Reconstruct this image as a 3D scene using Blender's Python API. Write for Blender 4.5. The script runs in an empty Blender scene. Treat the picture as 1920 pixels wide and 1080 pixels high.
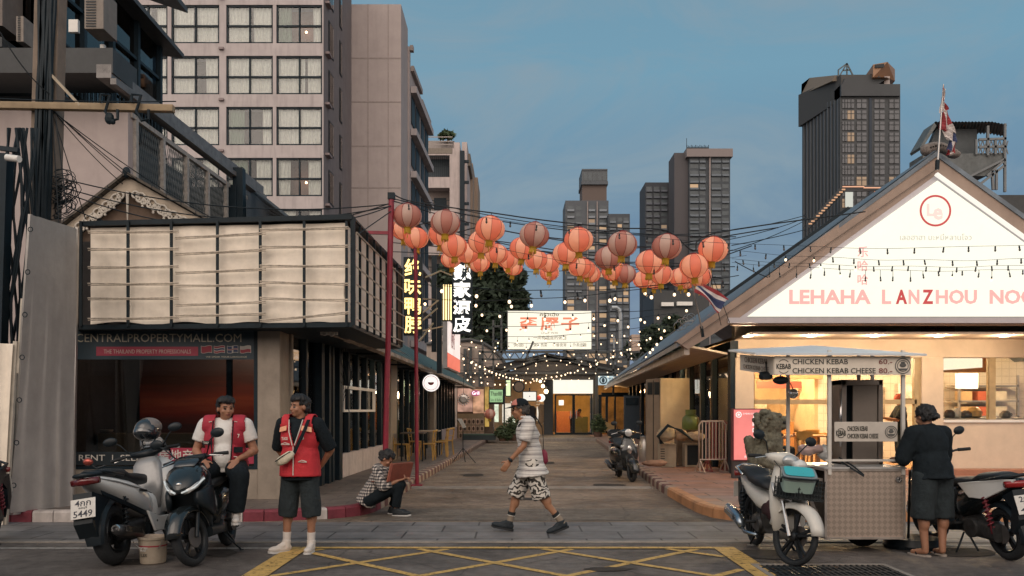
import bpy,bmesh,math,random
from mathutils import Vector,Matrix,noise,Euler
random.seed(7)
SC = bpy.context.scene
COL = SC.collection
PI = math.pi
R = math.radians
# ---------------------------------------------------------------- camera
EYE,FPX,CX,CY = 1.5,1600.0,960.0,768.0
cd = bpy.data.cameras.new('camera');cam = bpy.data.objects.new('camera',cd);COL.objects.link(cam)
cam.location = (0,0,EYE);cam.rotation_euler = (PI/2,0,0)
cd.lens = 30;cd.sensor_width = 36;cd.shift_y = 228/1920;cd.clip_start = .1;cd.clip_end = 5000
SC.camera = cam
# ---------------------------------------------------------------- dusk sky: blue in front, the afterglow behind the camera
W = bpy.data.worlds.new('World');SC.world = W;W.use_nodes = True
nt = W.node_tree;nt.nodes.clear();L = nt.links.new
def WN(t,**k):
    n = nt.nodes.new(t)
    for a,b in k.items(): setattr(n,a,b)
    return n
out = WN('ShaderNodeOutputWorld');bg = WN('ShaderNodeBackground');L(bg.outputs[0],out.inputs[0])
tc = WN('ShaderNodeTexCoord');sx = WN('ShaderNodeSeparateXYZ');L(tc.outputs['Generated'],sx.inputs[0])
rz = WN('ShaderNodeValToRGB');L(sx.outputs[2],rz.inputs[0]);cr = rz.color_ramp
cr.elements[0].position = 0.0;cr.elements[0].color = (.185,.205,.30,1)
cr.elements[1].position = .62;cr.elements[1].color = (.122,.235,.325,1)
for p_,c_ in ((.10,(.145,.20,.30,1)),(.20,(.130,.212,.31,1)),(.36,(.150,.288,.385,1))):
    e = cr.elements.new(p_);e.color = c_
mp = WN('ShaderNodeMapping');mp.inputs['Scale'].default_value = (1.6,1.6,3.4);L(tc.outputs['Generated'],mp.inputs[0])
nz = WN('ShaderNodeTexNoise');nz.inputs['Scale'].default_value = 2.6;nz.inputs['Detail'].default_value = 10;nz.inputs['Roughness'].default_value = .62
nz.inputs['Distortion'].default_value = 1.1;L(mp.outputs[0],nz.inputs[0])
cl = WN('ShaderNodeValToRGB');cl.color_ramp.elements[0].position = .40;cl.color_ramp.elements[1].position = .66
cl.color_ramp.elements[0].color = (0,0,0,1);cl.color_ramp.elements[1].color = (.85,.85,.85,1);L(nz.outputs[0],cl.inputs[0])
mc = WN('ShaderNodeMixRGB');mc.inputs[2].default_value = (.205,.285,.345,1);L(cl.outputs[0],mc.inputs[0]);L(rz.outputs[0],mc.inputs[1])
# afterglow: the part of the sky that lies behind the photographer
neg = WN('ShaderNodeMath',operation='MULTIPLY');neg.inputs[1].default_value = -1;L(sx.outputs[1],neg.inputs[0])
gl = WN('ShaderNodeMapRange');gl.inputs['From Min'].default_value = -.05;gl.inputs['From Max'].default_value = .95
gl.interpolation_type = 'SMOOTHSTEP';L(neg.outputs[0],gl.inputs[0])
gc = WN('ShaderNodeMixRGB');gc.inputs[2].default_value = (1.66,1.41,1.23,1);L(gl.outputs[0],gc.inputs[0]);L(mc.outputs[0],gc.inputs[1])
L(gc.outputs[0],bg.inputs[0]);bg.inputs[1].default_value = 1.18
sd = bpy.data.lights.new('sun','SUN');sun = bpy.data.objects.new('sun',sd);COL.objects.link(sun)
sd.energy = .6;sd.angle = R(45);sd.color = (1,.86,.74)
sun.rotation_euler = (R(52),0,R(-22))
SC.view_settings.view_transform = 'Standard';SC.view_settings.look = 'None'
SC.view_settings.exposure = 0;SC.view_settings.gamma = 1
SC.cycles.use_denoising = True;SC.cycles.max_bounces = 7;SC.cycles.diffuse_bounces = 3;SC.cycles.glossy_bounces = 3
SC.cycles.transmission_bounces = 4;SC.cycles.transparent_max_bounces = 12;SC.cycles.caustics_reflective = False;SC.cycles.caustics_refractive = False
SC.cycles.sample_clamp_indirect = 4;SC.cycles.use_adaptive_sampling = True;SC.cycles.adaptive_threshold = .015
# ---------------------------------------------------------------- helpers
def P(px,py,D): return Vector(((px-CX)/FPX*D,D,EYE-(py-CY)/FPX*D))
def GD(py,z=0): return (EYE-z)*FPX/(py-CY)
def G(px,py,z=0): return P(px,py,GD(py,z))
def V(*a): return Vector(a)

MATS = {}
def mat(name,col=(.5,.5,.5),rough=.6,metal=0,var=.15,scale=6,bump=.0,bscale=None,spec=.5,emit=None,es=0,stain=0,coat=0):
    """procedural paint / stone / metal with noise variation, optional bump and streaky stain"""
    if name in MATS: return MATS[name]
    m = bpy.data.materials.new(name);m.use_nodes = True;t = m.node_tree;N = t.nodes.new;K = t.links.new
    b = t.nodes['Principled BSDF'];b.inputs['Roughness'].default_value = rough;b.inputs['Metallic'].default_value = metal
    b.inputs['Specular IOR Level'].default_value = spec;b.inputs['Coat Weight'].default_value = coat
    c = N('ShaderNodeTexCoord');n = N('ShaderNodeTexNoise');n.inputs['Scale'].default_value = scale;n.inputs['Detail'].default_value = 6
    n.inputs['Roughness'].default_value = .65;K(c.outputs['Object'],n.inputs[0])
    r = N('ShaderNodeValToRGB');r.color_ramp.elements[0].position = .3;r.color_ramp.elements[1].position = .7
    r.color_ramp.elements[0].color = tuple(x*(1-var) for x in col)+(1,);r.color_ramp.elements[1].color = tuple(min(1,x*(1+var)) for x in col)+(1,)
    K(n.outputs[0],r.inputs[0]);src = r.outputs[0]
    if stain:
        mp = N('ShaderNodeMapping');mp.inputs['Scale'].default_value = (1.7,1.7,.22);K(c.outputs['Object'],mp.inputs[0])
        n2 = N('ShaderNodeTexNoise');n2.inputs['Scale'].default_value = 2.3;n2.inputs['Detail'].default_value = 8;K(mp.outputs[0],n2.inputs[0])
        r2 = N('ShaderNodeValToRGB');r2.color_ramp.elements[0].position = .48;r2.color_ramp.elements[1].position = .75
        r2.color_ramp.elements[0].color = (0,0,0,1);r2.color_ramp.elements[1].color = (stain,)*3+(1,);K(n2.outputs[0],r2.inputs[0])
        mx = N('ShaderNodeMixRGB');mx.blend_type = 'MIX';mx.inputs[2].default_value = tuple(x*.35 for x in col)+(1,)
        K(r2.outputs[0],mx.inputs[0]);K(src,mx.inputs[1]);src = mx.outputs[0]
    K(src,b.inputs['Base Color'])
    if bump:
        n3 = N('ShaderNodeTexNoise');n3.inputs['Scale'].default_value = bscale or scale*8;n3.inputs['Detail'].default_value = 5;K(c.outputs['Object'],n3.inputs[0])
        bp = N('ShaderNodeBump');bp.inputs['Strength'].default_value = bump;bp.inputs['Distance'].default_value = .02;K(n3.outputs[0],bp.inputs['Height']);K(bp.outputs[0],b.inputs['Normal'])
    if emit:
        b.inputs['Emission Color'].default_value = tuple(emit)+(1,);b.inputs['Emission Strength'].default_value = es
    MATS[name] = m;return m
def glow(name,col,s,var=0,scale=3):
    if name in MATS: return MATS[name]
    m = mat(name,tuple(.15*c for c in col),.5,emit=col,es=s)
    if var:
        t = m.node_tree;b = t.nodes['Principled BSDF'];c = t.nodes.new('ShaderNodeTexCoord');n = t.nodes.new('ShaderNodeTexNoise');n.inputs['Scale'].default_value = scale
        t.links.new(c.outputs['Object'],n.inputs[0]);r = t.nodes.new('ShaderNodeMapRange');r.inputs['From Min'].default_value = .3;r.inputs['From Max'].default_value = .7
        r.inputs['To Min'].default_value = s*(1-var);r.inputs['To Max'].default_value = s*(1+var)
        t.links.new(n.outputs[0],r.inputs[0]);t.links.new(r.outputs[0],b.inputs['Emission Strength'])
    return m
def glass(name,tint=(.8,.85,.85),refl=.5,rough=.02):
    if name in MATS: return MATS[name]
    m = bpy.data.materials.new(name);m.use_nodes = True;t = m.node_tree;t.nodes.clear();N = t.nodes.new;K = t.links.new
    o = N('ShaderNodeOutputMaterial');mx = N('ShaderNodeMixShader');tr = N('ShaderNodeBsdfTransparent');g = N('ShaderNodeBsdfGlossy')
    tr.inputs[0].default_value = tint+(1,);g.inputs['Roughness'].default_value = rough;g.inputs[0].default_value = (1,1,1,1)
    lw = N('ShaderNodeFresnel');lw.inputs[0].default_value = 1.3+refl*.5;ml = N('ShaderNodeMapRange');ml.inputs['To Min'].default_value = 0;ml.inputs['To Max'].default_value = 1
    K(lw.outputs[0],ml.inputs[0]);K(ml.outputs[0],mx.inputs[0]);K(tr.outputs[0],mx.inputs[1]);K(g.outputs[0],mx.inputs[2])
    c = N('ShaderNodeTexCoord');n = N('ShaderNodeTexNoise');n.inputs['Scale'].default_value = 1.3;bp = N('ShaderNodeBump');bp.inputs['Strength'].default_value = .06
    K(c.outputs['Object'],n.inputs[0]);K(n.outputs[0],bp.inputs['Height']);K(bp.outputs[0],g.inputs['Normal'])
    K(mx.outputs[0],o.inputs[0]);MATS[name] = m;return m
def tiles(name,c1,c2,mortar,w,h,scale=1,msize=.01,rough=.5,bump=.3,axis=None,offset=.5,noisy=.35):
    if name in MATS: return MATS[name]
    m = bpy.data.materials.new(name);m.use_nodes = True;t = m.node_tree;N = t.nodes.new;K = t.links.new
    b = t.nodes['Principled BSDF'];b.inputs['Roughness'].default_value = rough
    c = N('ShaderNodeTexCoord');mp = N('ShaderNodeMapping');K(c.outputs['Object'],mp.inputs[0])
    if axis == 'xz': mp.inputs['Rotation'].default_value = (PI/2,0,0)
    if axis == 'yz': mp.inputs['Rotation'].default_value = (PI/2,0,PI/2)
    br = N('ShaderNodeTexBrick');br.inputs['Color1'].default_value = c1+(1,);br.inputs['Color2'].default_value = c2+(1,);br.inputs['Mortar'].default_value = mortar+(1,)
    br.inputs['Scale'].default_value = scale;br.inputs['Mortar Size'].default_value = msize;br.inputs['Brick Width'].default_value = w;br.inputs['Row Height'].default_value = h;br.offset = offset
    K(mp.outputs[0],br.inputs[0]);n = N('ShaderNodeTexNoise');n.inputs['Scale'].default_value = 2.2;n.inputs['Detail'].default_value = 9;n.inputs['Roughness'].default_value = .7;K(c.outputs['Object'],n.inputs[0])
    r = N('ShaderNodeMapRange');r.inputs['From Min'].default_value = .3;r.inputs['From Max'].default_value = .7;r.inputs['To Min'].default_value = 1-noisy;r.inputs['To Max'].default_value = 1+noisy;K(n.outputs[0],r.inputs[0])
    mx = N('ShaderNodeVectorMath');mx.operation = 'SCALE';K(br.outputs[0],mx.inputs[0]);K(r.outputs[0],mx.inputs['Scale']);K(mx.outputs[0],b.inputs['Base Color'])
    bp = N('ShaderNodeBump');bp.inputs['Strength'].default_value = bump;bp.inputs['Distance'].default_value = .01;bp.invert = True;K(br.outputs[1],bp.inputs['Height']);K(bp.outputs[0],b.inputs['Normal'])
    MATS[name] = m;return m
def road_mat(name,col,wear=(.1,.1,.1),patch=.35,speck=.5):
    if name in MATS: return MATS[name]
    m = bpy.data.materials.new(name);m.use_nodes = True;t = m.node_tree;N = t.nodes.new;K = t.links.new;b = t.nodes['Principled BSDF']
    c = N('ShaderNodeTexCoord')
    def nz(s,d=6,dist=0,ro=.6,mpv=None):
        n = N('ShaderNodeTexNoise');n.inputs['Scale'].default_value = s;n.inputs['Detail'].default_value = d;n.inputs['Distortion'].default_value = dist;n.inputs['Roughness'].default_value = ro
        if mpv:
            mm = N('ShaderNodeMapping');mm.inputs['Scale'].default_value = mpv;K(c.outputs['Object'],mm.inputs[0]);K(mm.outputs[0],n.inputs[0])
        else: K(c.outputs['Object'],n.inputs[0])
        return n.outputs[0]
    def mr(src,a,bb,lo,hi):
        r = N('ShaderNodeMapRange');r.inputs['From Min'].default_value = a;r.inputs['From Max'].default_value = bb;r.inputs['To Min'].default_value = lo;r.inputs['To Max'].default_value = hi;K(src,r.inputs[0]);return r.outputs[0]
    def mul(a,bb):
        q = N('ShaderNodeMath');q.operation = 'MULTIPLY';K(a,q.inputs[0]);K(bb,q.inputs[1]);return q.outputs[0]
    k = mul(mr(nz(.55,8,.8),.35,.68,1-patch,1+patch),mr(nz(150,2,0,.8),.3,.7,1-speck,1+speck))
    k = mul(k,mr(nz(9,5),.4,.62,.78,1.1));k = mul(k,mr(nz(1.1,6,.3,.6,(.25,2.2,1)),.55,.72,1,.62))
    vo = N('ShaderNodeTexVoronoi');vo.feature = 'DISTANCE_TO_EDGE';vo.inputs['Scale'].default_value = .7
    wv = N('ShaderNodeMixRGB');wv.inputs[0].default_value = .16;K(c.outputs['Object'],wv.inputs[1])
    nn = N('ShaderNodeTexNoise');nn.inputs['Scale'].default_value = 3;nn.inputs['Detail'].default_value = 8;K(c.outputs['Object'],nn.inputs[0]);K(nn.outputs[1],wv.inputs[2]);K(wv.outputs[0],vo.inputs[0])
    k = mul(k,mr(vo.outputs[0],.0,.006,.45,1))
    v = N('ShaderNodeVectorMath');v.operation = 'SCALE';v.inputs[0].default_value = col;K(k,v.inputs['Scale']);K(v.outputs[0],b.inputs['Base Color'])
    K(mr(nz(2.5),.35,.65,.55,.9),b.inputs['Roughness']);b.inputs['Specular IOR Level'].default_value = .35
    bp = N('ShaderNodeBump');bp.inputs['Strength'].default_value = .5;bp.inputs['Distance'].default_value = .01;K(nz(110,3),bp.inputs['Height']);K(bp.outputs[0],b.inputs['Normal'])
    MATS[name] = m;return m

class MB:
    """collects geometry and links it as ONE mesh object"""
    def __init__(s): s.v = [];s.f = [];s.m = [];s.cur = 0;s.T = None
    def mat(s,i): s.cur = i;return s
    def add(s,vs,fs):
        o = len(s.v)
        s.v += [tuple(s.T @ Vector(p)) if s.T is not None else tuple(p) for p in vs]
        s.f += [tuple(i+o for i in f) for f in fs];s.m += [s.cur]*len(fs);return s
    def box(s,c,size,rot=None):
        hx,hy,hz = size[0]/2,size[1]/2,size[2]/2;c = Vector(c)
        vs = [Vector((x,y,z)) for z in (-hz,hz) for y in (-hy,hy) for x in (-hx,hx)]
        if rot is not None:
            M = rot if isinstance(rot,Matrix) else Euler(rot).to_matrix()
            vs = [M @ v for v in vs]
        return s.add([v+c for v in vs],[(0,2,3,1),(4,5,7,6),(0,1,5,4),(2,6,7,3),(0,4,6,2),(1,3,7,5)])
    def b2(s,a,b): a = Vector(a);b = Vector(b);return s.box((a+b)/2,[abs(x) for x in (b-a)])
    def quad(s,*p): return s.add(p,[tuple(range(len(p)))])
    def bar(s,a,b,w,h=None,up=(0,0,1)):
        a = Vector(a);b = Vector(b);d = b-a;l = d.length
        if l < 1e-6: return s
        z = d.normalized();u = Vector(up)
        if abs(z.dot(u)) > .98: u = Vector((0,1,0))
        x = u.cross(z).normalized();y = z.cross(x)
        return s.box((a+b)/2,(w,h or w,l),Matrix((x,y,z)).transposed())
    def prism(s,poly,d):
        """poly: 3D points of one planar face; d: extrusion vector"""
        n = len(poly);d = Vector(d);a = [Vector(p) for p in poly];b = [p+d for p in a]
        return s.add(a+b,[tuple(range(n))[::-1],tuple(range(n,2*n))]+[(i,(i+1) % n,n+(i+1) % n,n+i) for i in range(n)])
    def tube(s,pts,r,n=8,cap=True):
        pts = [Vector(p) for p in pts];rs = r if isinstance(r,(list,tuple)) else [r]*len(pts);vs = [];fs = [];u = None
        for i,p in enumerate(pts):
            t = (pts[min(i+1,len(pts)-1)]-pts[max(i-1,0)]).normalized()
            if u is None:
                u = t.cross(Vector((0,0,1)));
                if u.length < .1: u = t.cross(Vector((0,1,0)))
            u = (u-t*u.dot(t)).normalized();w = t.cross(u)
            vs += [p+(u*math.cos(2*PI*k/n)+w*math.sin(2*PI*k/n))*rs[i] for k in range(n)]
        for i in range(len(pts)-1):
            for k in range(n): fs.append((i*n+k,i*n+(k+1) % n,(i+1)*n+(k+1) % n,(i+1)*n+k))
        if cap: fs += [tuple(range(n))[::-1],tuple(range((len(pts)-1)*n,len(pts)*n))]
        return s.add(vs,fs)
    def lathe(s,prof,c=(0,0,0),n=20,axis='z',rot=None):
        """prof: (radius, height) pairs"""
        vs = [];fs = [];c = Vector(c)
        for r,h in prof:
            for k in range(n):
                a = 2*PI*k/n;p = Vector((r*math.cos(a),r*math.sin(a),h))
                if axis == 'y': p = Vector((p.x,p.z,p.y))
                if axis == 'x': p = Vector((p.z,p.x,p.y))
                if rot is not None: p = rot @ p
                vs.append(p+c)
        for i in range(len(prof)-1):
            for k in range(n): fs.append((i*n+k,i*n+(k+1) % n,(i+1)*n+(k+1) % n,(i+1)*n+k))
        fs += [tuple(range(n))[::-1],tuple(range((len(prof)-1)*n,len(prof)*n))]
        return s.add(vs,fs)
    def ell(s,c,r,rot=None,n=14,m=9):
        if not isinstance(r,(tuple,list)): r = (r,r,r)
        vs = [];fs = [];c = Vector(c)
        for i in range(m+1):
            t = PI*i/m;q = max(math.sin(t),.002)
            for k in range(n):
                a = 2*PI*k/n;p = Vector((r[0]*q*math.cos(a),r[1]*q*math.sin(a),-r[2]*math.cos(t)))
                if rot is not None: p = rot @ p
                vs.append(p+c)
        for i in range(m):
            for k in range(n): fs.append((i*n+k,i*n+(k+1) % n,(i+1)*n+(k+1) % n,(i+1)*n+k))
        fs += [tuple(range(n))[::-1],tuple(range(m*n,m*n+n))]
        return s.add(vs,fs)
    def loft(s,secs,axis='x',e=2.6,n=20):
        """superellipse sections (position, c1, c2, r1, r2): axis x -> (y,z), axis z -> (x,y), axis y -> (x,z)"""
        vs = [];fs = []
        for q in secs:
            p,c1,c2,r1,r2 = q[:5];ee = q[5] if len(q) > 5 else e
            for k in range(n):
                a = 2*PI*k/n;ca,sa = math.cos(a),math.sin(a)
                u = c1+r1*math.copysign(abs(ca)**(2/ee),ca);w = c2+r2*math.copysign(abs(sa)**(2/ee),sa)
                vs.append((p,u,w) if axis == 'x' else ((u,w,p) if axis == 'z' else (u,p,w)))
        m = len(secs)
        for i in range(m-1):
            for k in range(n): fs.append((i*n+k,i*n+(k+1) % n,(i+1)*n+(k+1) % n,(i+1)*n+k))
        fs += [tuple(range(n))[::-1],tuple(range((m-1)*n,m*n))]
        return s.add(vs,fs)
    def torus(s,c,R_,r,axis='y',n=36,m=10,sq=1.0):
        vs = [];fs = [];c = Vector(c)
        for i in range(n):
            a = 2*PI*i/n
            for k in range(m):
                b = 2*PI*k/m;q = R_+r*math.cos(b);h = r*sq*math.sin(b)
                p = Vector((q*math.cos(a),h,q*math.sin(a))) if axis == 'y' else (Vector((h,q*math.cos(a),q*math.sin(a))) if axis == 'x' else Vector((q*math.cos(a),q*math.sin(a),h)))
                vs.append(p+c)
        for i in range(n):
            for k in range(m): fs.append((i*m+k,((i+1) % n)*m+k,((i+1) % n)*m+(k+1) % m,i*m+(k+1) % m))
        return s.add(vs,fs)
    def mesh(s,name,mats,smooth=None):
        me = bpy.data.meshes.new(name);me.from_pydata(s.v,[],s.f)
        if not isinstance(mats,(list,tuple)): mats = [mats]
        for m in mats: me.materials.append(m)
        me.polygons.foreach_set('material_index',s.m)
        bm = bmesh.new();bm.from_mesh(me);bmesh.ops.recalc_face_normals(bm,faces=bm.faces)
        if smooth is not None:
            for f in bm.faces: f.smooth = True
            for e in bm.edges:
                if len(e.link_faces) == 2 and e.calc_face_angle(0) > smooth: e.smooth = False
        bm.to_mesh(me);bm.free();return me
    def build(s,name,mats,parent=None,local=False,smooth=None,bevel=0,kind=None):
        o = bpy.data.objects.new(name,s.mesh(name,mats,smooth));COL.objects.link(o)
        if bevel:
            b = o.modifiers.new('bevel','BEVEL');b.width = bevel;b.segments = 2;b.limit_method = 'ANGLE';b.angle_limit = R(40)
        attach(o,parent,local)
        if kind: o['kind'] = kind
        return o
def attach(o,parent,local=False):
    if parent is not None:
        o.parent = parent
        if not local and parent.type == 'EMPTY': o.matrix_parent_inverse = (Matrix.LocRotScale(parent.location,parent.rotation_euler,parent.scale)).inverted()
def thing(name,label,cat,loc=(0,0,0),rz=0,group=None,s=1):
    o = bpy.data.objects.new(name,None);COL.objects.link(o);o.location = loc;o.rotation_euler = (0,0,rz);o.scale = (s,s,s);o.empty_display_size = .2
    o['label'] = label;o['category'] = cat
    if group: o['group'] = group
    return o
def tag(o,label,cat,group=None):
    o['label'] = label;o['category'] = cat
    if group: o['group'] = group
    return o
def setting(o): o['kind'] = 'structure';return o
def dup(root,loc=None,rz=None,label=None,s=None):
    def rec(o,par):
        c = o.copy();COL.objects.link(c)
        if par is not None: c.parent = par
        for ch in o.children: rec(ch,c)
        return c
    r = rec(root,None)
    if loc is not None: r.location = loc
    if rz is not None: r.rotation_euler = (0,0,rz)
    if s is not None: r.scale = (s,s,s)
    if label: r['label'] = label
    return r
def share(name,me,parent,loc=(0,0,0),local=True,rot=None,s=None):
    o = bpy.data.objects.new(name,me);COL.objects.link(o)
    attach(o,parent,local);o.location = loc
    if rot: o.rotation_euler = rot
    if s: o.scale = s
    return o
def text_mesh(txt,size,depth=.003,bold=0,align='CENTER',space=1.0,vertical=False,sx=1.0):
    """returns verts, faces of the lettering lying in the xy plane (x right, y up)"""
    c = bpy.data.curves.new('t','FONT');c.body = '\n'.join(txt) if vertical else txt;c.size = size;c.extrude = depth;c.offset = bold;c.resolution_u = 2
    c.align_x = align;c.align_y = 'CENTER';c.space_character = space
    if vertical: c.space_line = space
    o = bpy.data.objects.new('t',c);COL.objects.link(o);dg = bpy.context.evaluated_depsgraph_get();dg.update()
    me = bpy.data.meshes.new_from_object(o.evaluated_get(dg));vs = [(v.co.x*sx,v.co.y,v.co.z) for v in me.vertices];fs = [tuple(p.vertices) for p in me.polygons]
    bpy.data.objects.remove(o);bpy.data.curves.remove(c);bpy.data.meshes.remove(me);return vs,fs
def frame_mat(origin,xdir,ydir):
    x = Vector(xdir).normalized();y = Vector(ydir).normalized();z = x.cross(y);M = Matrix((x,y,z)).transposed().to_4x4();M.translation = Vector(origin);return M
def lettering(txt,size,origin,m,parent=None,xdir=(1,0,0),ydir=(0,0,1),name='lettering',local=False,build=True,mb=None,**k):
    vs,fs = text_mesh(txt,size,**k);b = mb or MB();old = b.T;b.T = frame_mat(origin,xdir,ydir);b.add(vs,fs);b.T = old
    if mb is None: return b.build(name,m,parent,local=local)
def fit_text(txt,width,height,origin,m,parent=None,bold=0,depth=.003,xdir=(1,0,0),ydir=(0,0,1),name='lettering',local=False,mb=None,vertical=False,space=1.0):
    vs,fs = text_mesh(txt,1.0,depth=0.0,bold=bold,vertical=vertical,space=space)
    xs = [v[0] for v in vs];ys = [v[1] for v in vs];x0,x1,y0,y1 = min(xs),max(xs),min(ys),max(ys)
    kx = width/(x1-x0);ky = height/(y1-y0);vs = [((v[0]-(x0+x1)/2)*kx,(v[1]-(y0+y1)/2)*ky,0) for v in vs]
    n = len(vs);ed = {}
    for f in fs:
        for i in range(len(f)):
            a,b_ = f[i],f[(i+1) % len(f)];ed[(a,b_)] = 1
    side = [(a,b_,b_+n,a+n) for (a,b_) in ed if (b_,a) not in ed]
    allv = vs+[(v[0],v[1],-depth) for v in vs];allf = fs+[tuple(i+n for i in f)[::-1] for f in fs]+side
    b = mb or MB();old = b.T;b.T = frame_mat(origin,xdir,ydir) if old is None else old @ frame_mat(origin,xdir,ydir);b.add(allv,allf);b.T = old
    if mb is None: return b.build(name,m,parent,local=local)
def lamp(name,loc,energy,col=(1,.75,.45),parent=None,size=.1,kind='POINT',sy=None,rot=None):
    d = bpy.data.lights.new(name,kind);d.energy = energy;d.color = col
    if kind == 'POINT': d.shadow_soft_size = size
    else:
        d.shape = 'RECTANGLE';d.size = size;d.size_y = sy or size
    o = bpy.data.objects.new(name,d);COL.objects.link(o);o.location = loc
    if rot: o.rotation_euler = rot
    if parent:
        attach(o,parent)
    return o
# ---------------------------------------------------------------- shared materials
M_ = {}
blackmetal = mat('black_metal',(.008,.016,.022),.5,.1,.3,spec=.25)
darkframe = mat('dark_frame',(.007,.017,.025),.5,0,.25,spec=.25)
plaster = mat('plaster',(.44,.36,.36),.85,0,.10,2,.15,60,stain=.35)
cream = mat('cream_paint',(.62,.50,.38),.7,0,.08,3,.05,80)
whitep = mat('white_paint',(.72,.70,.66),.45,0,.06,5)
redp = mat('red_paint',(.22,.012,.03),.45,0,.2,8,stain=.2)
steel = mat('steel',(.42,.40,.38),.35,.8,.15)
rubber = mat('rubber',(.012,.014,.016),.75,0,.3,30,.2)
blackpl = mat('black_plastic',(.008,.013,.017),.42,0,.2,spec=.35)
skin = mat('skin',(.33,.16,.095),.55,0,.12,18,.05)
wood = mat('wood',(.30,.16,.07),.5,0,.3,12)
# ================================================================ ground, road, kerbs, markings
def XL(D): return -3.97+.0335*D
def XR(D): return 4.70+.052*(D-18)
M_['asphalt'] = road_mat('asphalt',(.125,.110,.100),patch=.5,speck=.8)
M_['alley'] = road_mat('alley_asphalt',(.22,.165,.12),patch=.42,speck=1.0)
M_['coarse'] = road_mat('coarse_asphalt',(.15,.125,.10),patch=.3,speck=1.0)
M_['strip'] = tiles('granite_slabs',(.135,.130,.13),(.165,.158,.155),(.03,.03,.03),.86,.55,msize=.012,rough=.6,bump=.15,noisy=.45)
M_['pavL'] = tiles('brown_pavers',(.13,.105,.09),(.16,.13,.11),(.05,.045,.04),.6,.3,msize=.008,rough=.7,noisy=.4)
M_['pavR'] = tiles('orange_pavers',(.34,.17,.11),(.24,.17,.15),(.07,.05,.045),1.25,.42,msize=.014,rough=.6,noisy=.35)
M_['kr'] = mat('kerb_red_paint',(.19,.03,.045),.7,0,.3,6,.2,60,stain=.5)
M_['kw'] = mat('kerb_white_paint',(.50,.45,.42),.7,0,.2,6,.2,60,stain=.7)
M_['kd'] = mat('kerb_dark_red',(.12,.045,.04),.7,0,.3,6,.2,60,stain=.5)
M_['kc'] = mat('kerb_cream',(.34,.27,.21),.7,0,.3,6,.2,60,stain=.7)
M_['ko'] = mat('kerb_orange_lit_paint',(.46,.22,.10),.6,0,.15,5,.2,60,stain=.6)  # orange paint with the restaurant's warm light mixed into its colour
M_['concrete'] = mat('concrete',(.26,.23,.20),.8,0,.2,5,.3,60,stain=.5)
yel = mat('road_yellow',(.52,.33,.10),.7,0,.3,9,.2,120)
wht = mat('road_white',(.42,.40,.37),.7,0,.3,9,.2,120)
for m_ in (yel,wht):    # worn paint: the asphalt shows through in specks
    t = m_.node_tree;N = t.nodes.new;K = t.links.new;o = t.nodes['Material Output'];b = t.nodes['Principled BSDF']
    c = N('ShaderNodeTexCoord');n = N('ShaderNodeTexNoise');n.inputs['Scale'].default_value = 16;n.inputs['Detail'].default_value = 9;n.inputs['Roughness'].default_value = .75;K(c.outputs['Object'],n.inputs[0])
    r = N('ShaderNodeValToRGB');r.color_ramp.elements[0].position = .36;r.color_ramp.elements[1].position = .46;K(n.outputs[0],r.inputs[0])
    tr = N('ShaderNodeBsdfTransparent');mx = N('ShaderNodeMixShader');K(r.outputs[0],mx.inputs[0]);K(tr.outputs[0],mx.inputs[1]);K(b.outputs[0],mx.inputs[2]);K(mx.outputs[0],o.inputs[0])
def sheet(name,x0,y0,x1,y1,z,m,n=1):
    b = MB();b.quad((x0,y0,z),(x1,y0,z),(x1,y1,z),(x0,y1,z));return setting(b.build(name,m))
sheet('ground',-1600,-200,1600,2600,-.02,mat('far_ground',(.10,.09,.08),.9))
sheet('road',-60,-30,60,9.6,0,M_['asphalt'])
sheet('alley_road',-60,9.6,60,44,0,M_['alley'])
sheet('crossing_pavement',-14,9.72,14,11.35,.004,M_['strip'])
sheet('asphalt_patch',-2.0,11.5,2.75,12.9,.004,M_['coarse'])
b = MB();b.box((-11.5,9.66,.0),(95,.11,.024));b.build('gutter_edge',M_['concrete'],bevel=.008,kind='structure')
b = MB();b.box((.36,16.3,.0),(4.6,.34,.05));b.build('speed_ridge',M_['concrete'],bevel=.02,kind='structure')
# -- kerbs
def resample(pts,step):
    pts = [Vector(p+(0,) if len(p) == 2 else p) for p in pts];out_ = [pts[0]];acc = 0
    for a,b_ in zip(pts,pts[1:]):
        l = (b_-a).length;d = step-acc
        while d < l: out_.append(a+(b_-a)*(d/l));d += step
        acc = l-(d-step)
    out_.append(pts[-1]);return out_
def kerb(name,pts,inner,mats,step,pattern,h=.15,w=.17):
    """pts: foot of the kerb; inner: +1 if the pavement lies left of the walking direction"""
    b = MB();q = resample(pts,step)
    nrm = []
    for i in range(len(q)):
        t = (q[min(i+1,len(q)-1)]-q[max(i-1,0)]).normalized();nrm.append(Vector((-t.y,t.x,0))*inner)
    prof = [(0,-.03),(0.006,h-.028),(.03,h),(w,h),(w,-.03)]
    for i in range(len(q)-1):
        b.mat(pattern(i,(q[i]+q[i+1])/2));t = (q[i+1]-q[i]).normalized()*.006;vs = []
        for k,(p,s_) in enumerate(((q[i],1),(q[i+1],-1))):
            for u,z in prof: vs.append(p+nrm[i+k]*u+t*s_+Vector((0,0,z)))
        b.add(vs,[(j,j+1,j+6,j+5) for j in range(4)]+[(0,1,2,3,4),(9,8,7,6,5)])
    return b.build(name,mats,kind='structure')
KL = [(-40,10.9),(-3.4,11.42),(-2.5,11.7),(-2.16,12.0),(-2.0,12.5),(-1.95,13.4),(-1.92,15.5),(-1.87,18),(-1.23,35.8),(-1.1,40)]
KR = [(40,11.3),(5.2,11.42),(3.3,11.42),(2.95,11.55),(2.74,11.9),(2.68,12.5),(2.69,14),(2.72,15.8),(3.87,38.7),(3.94,40)]
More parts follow.
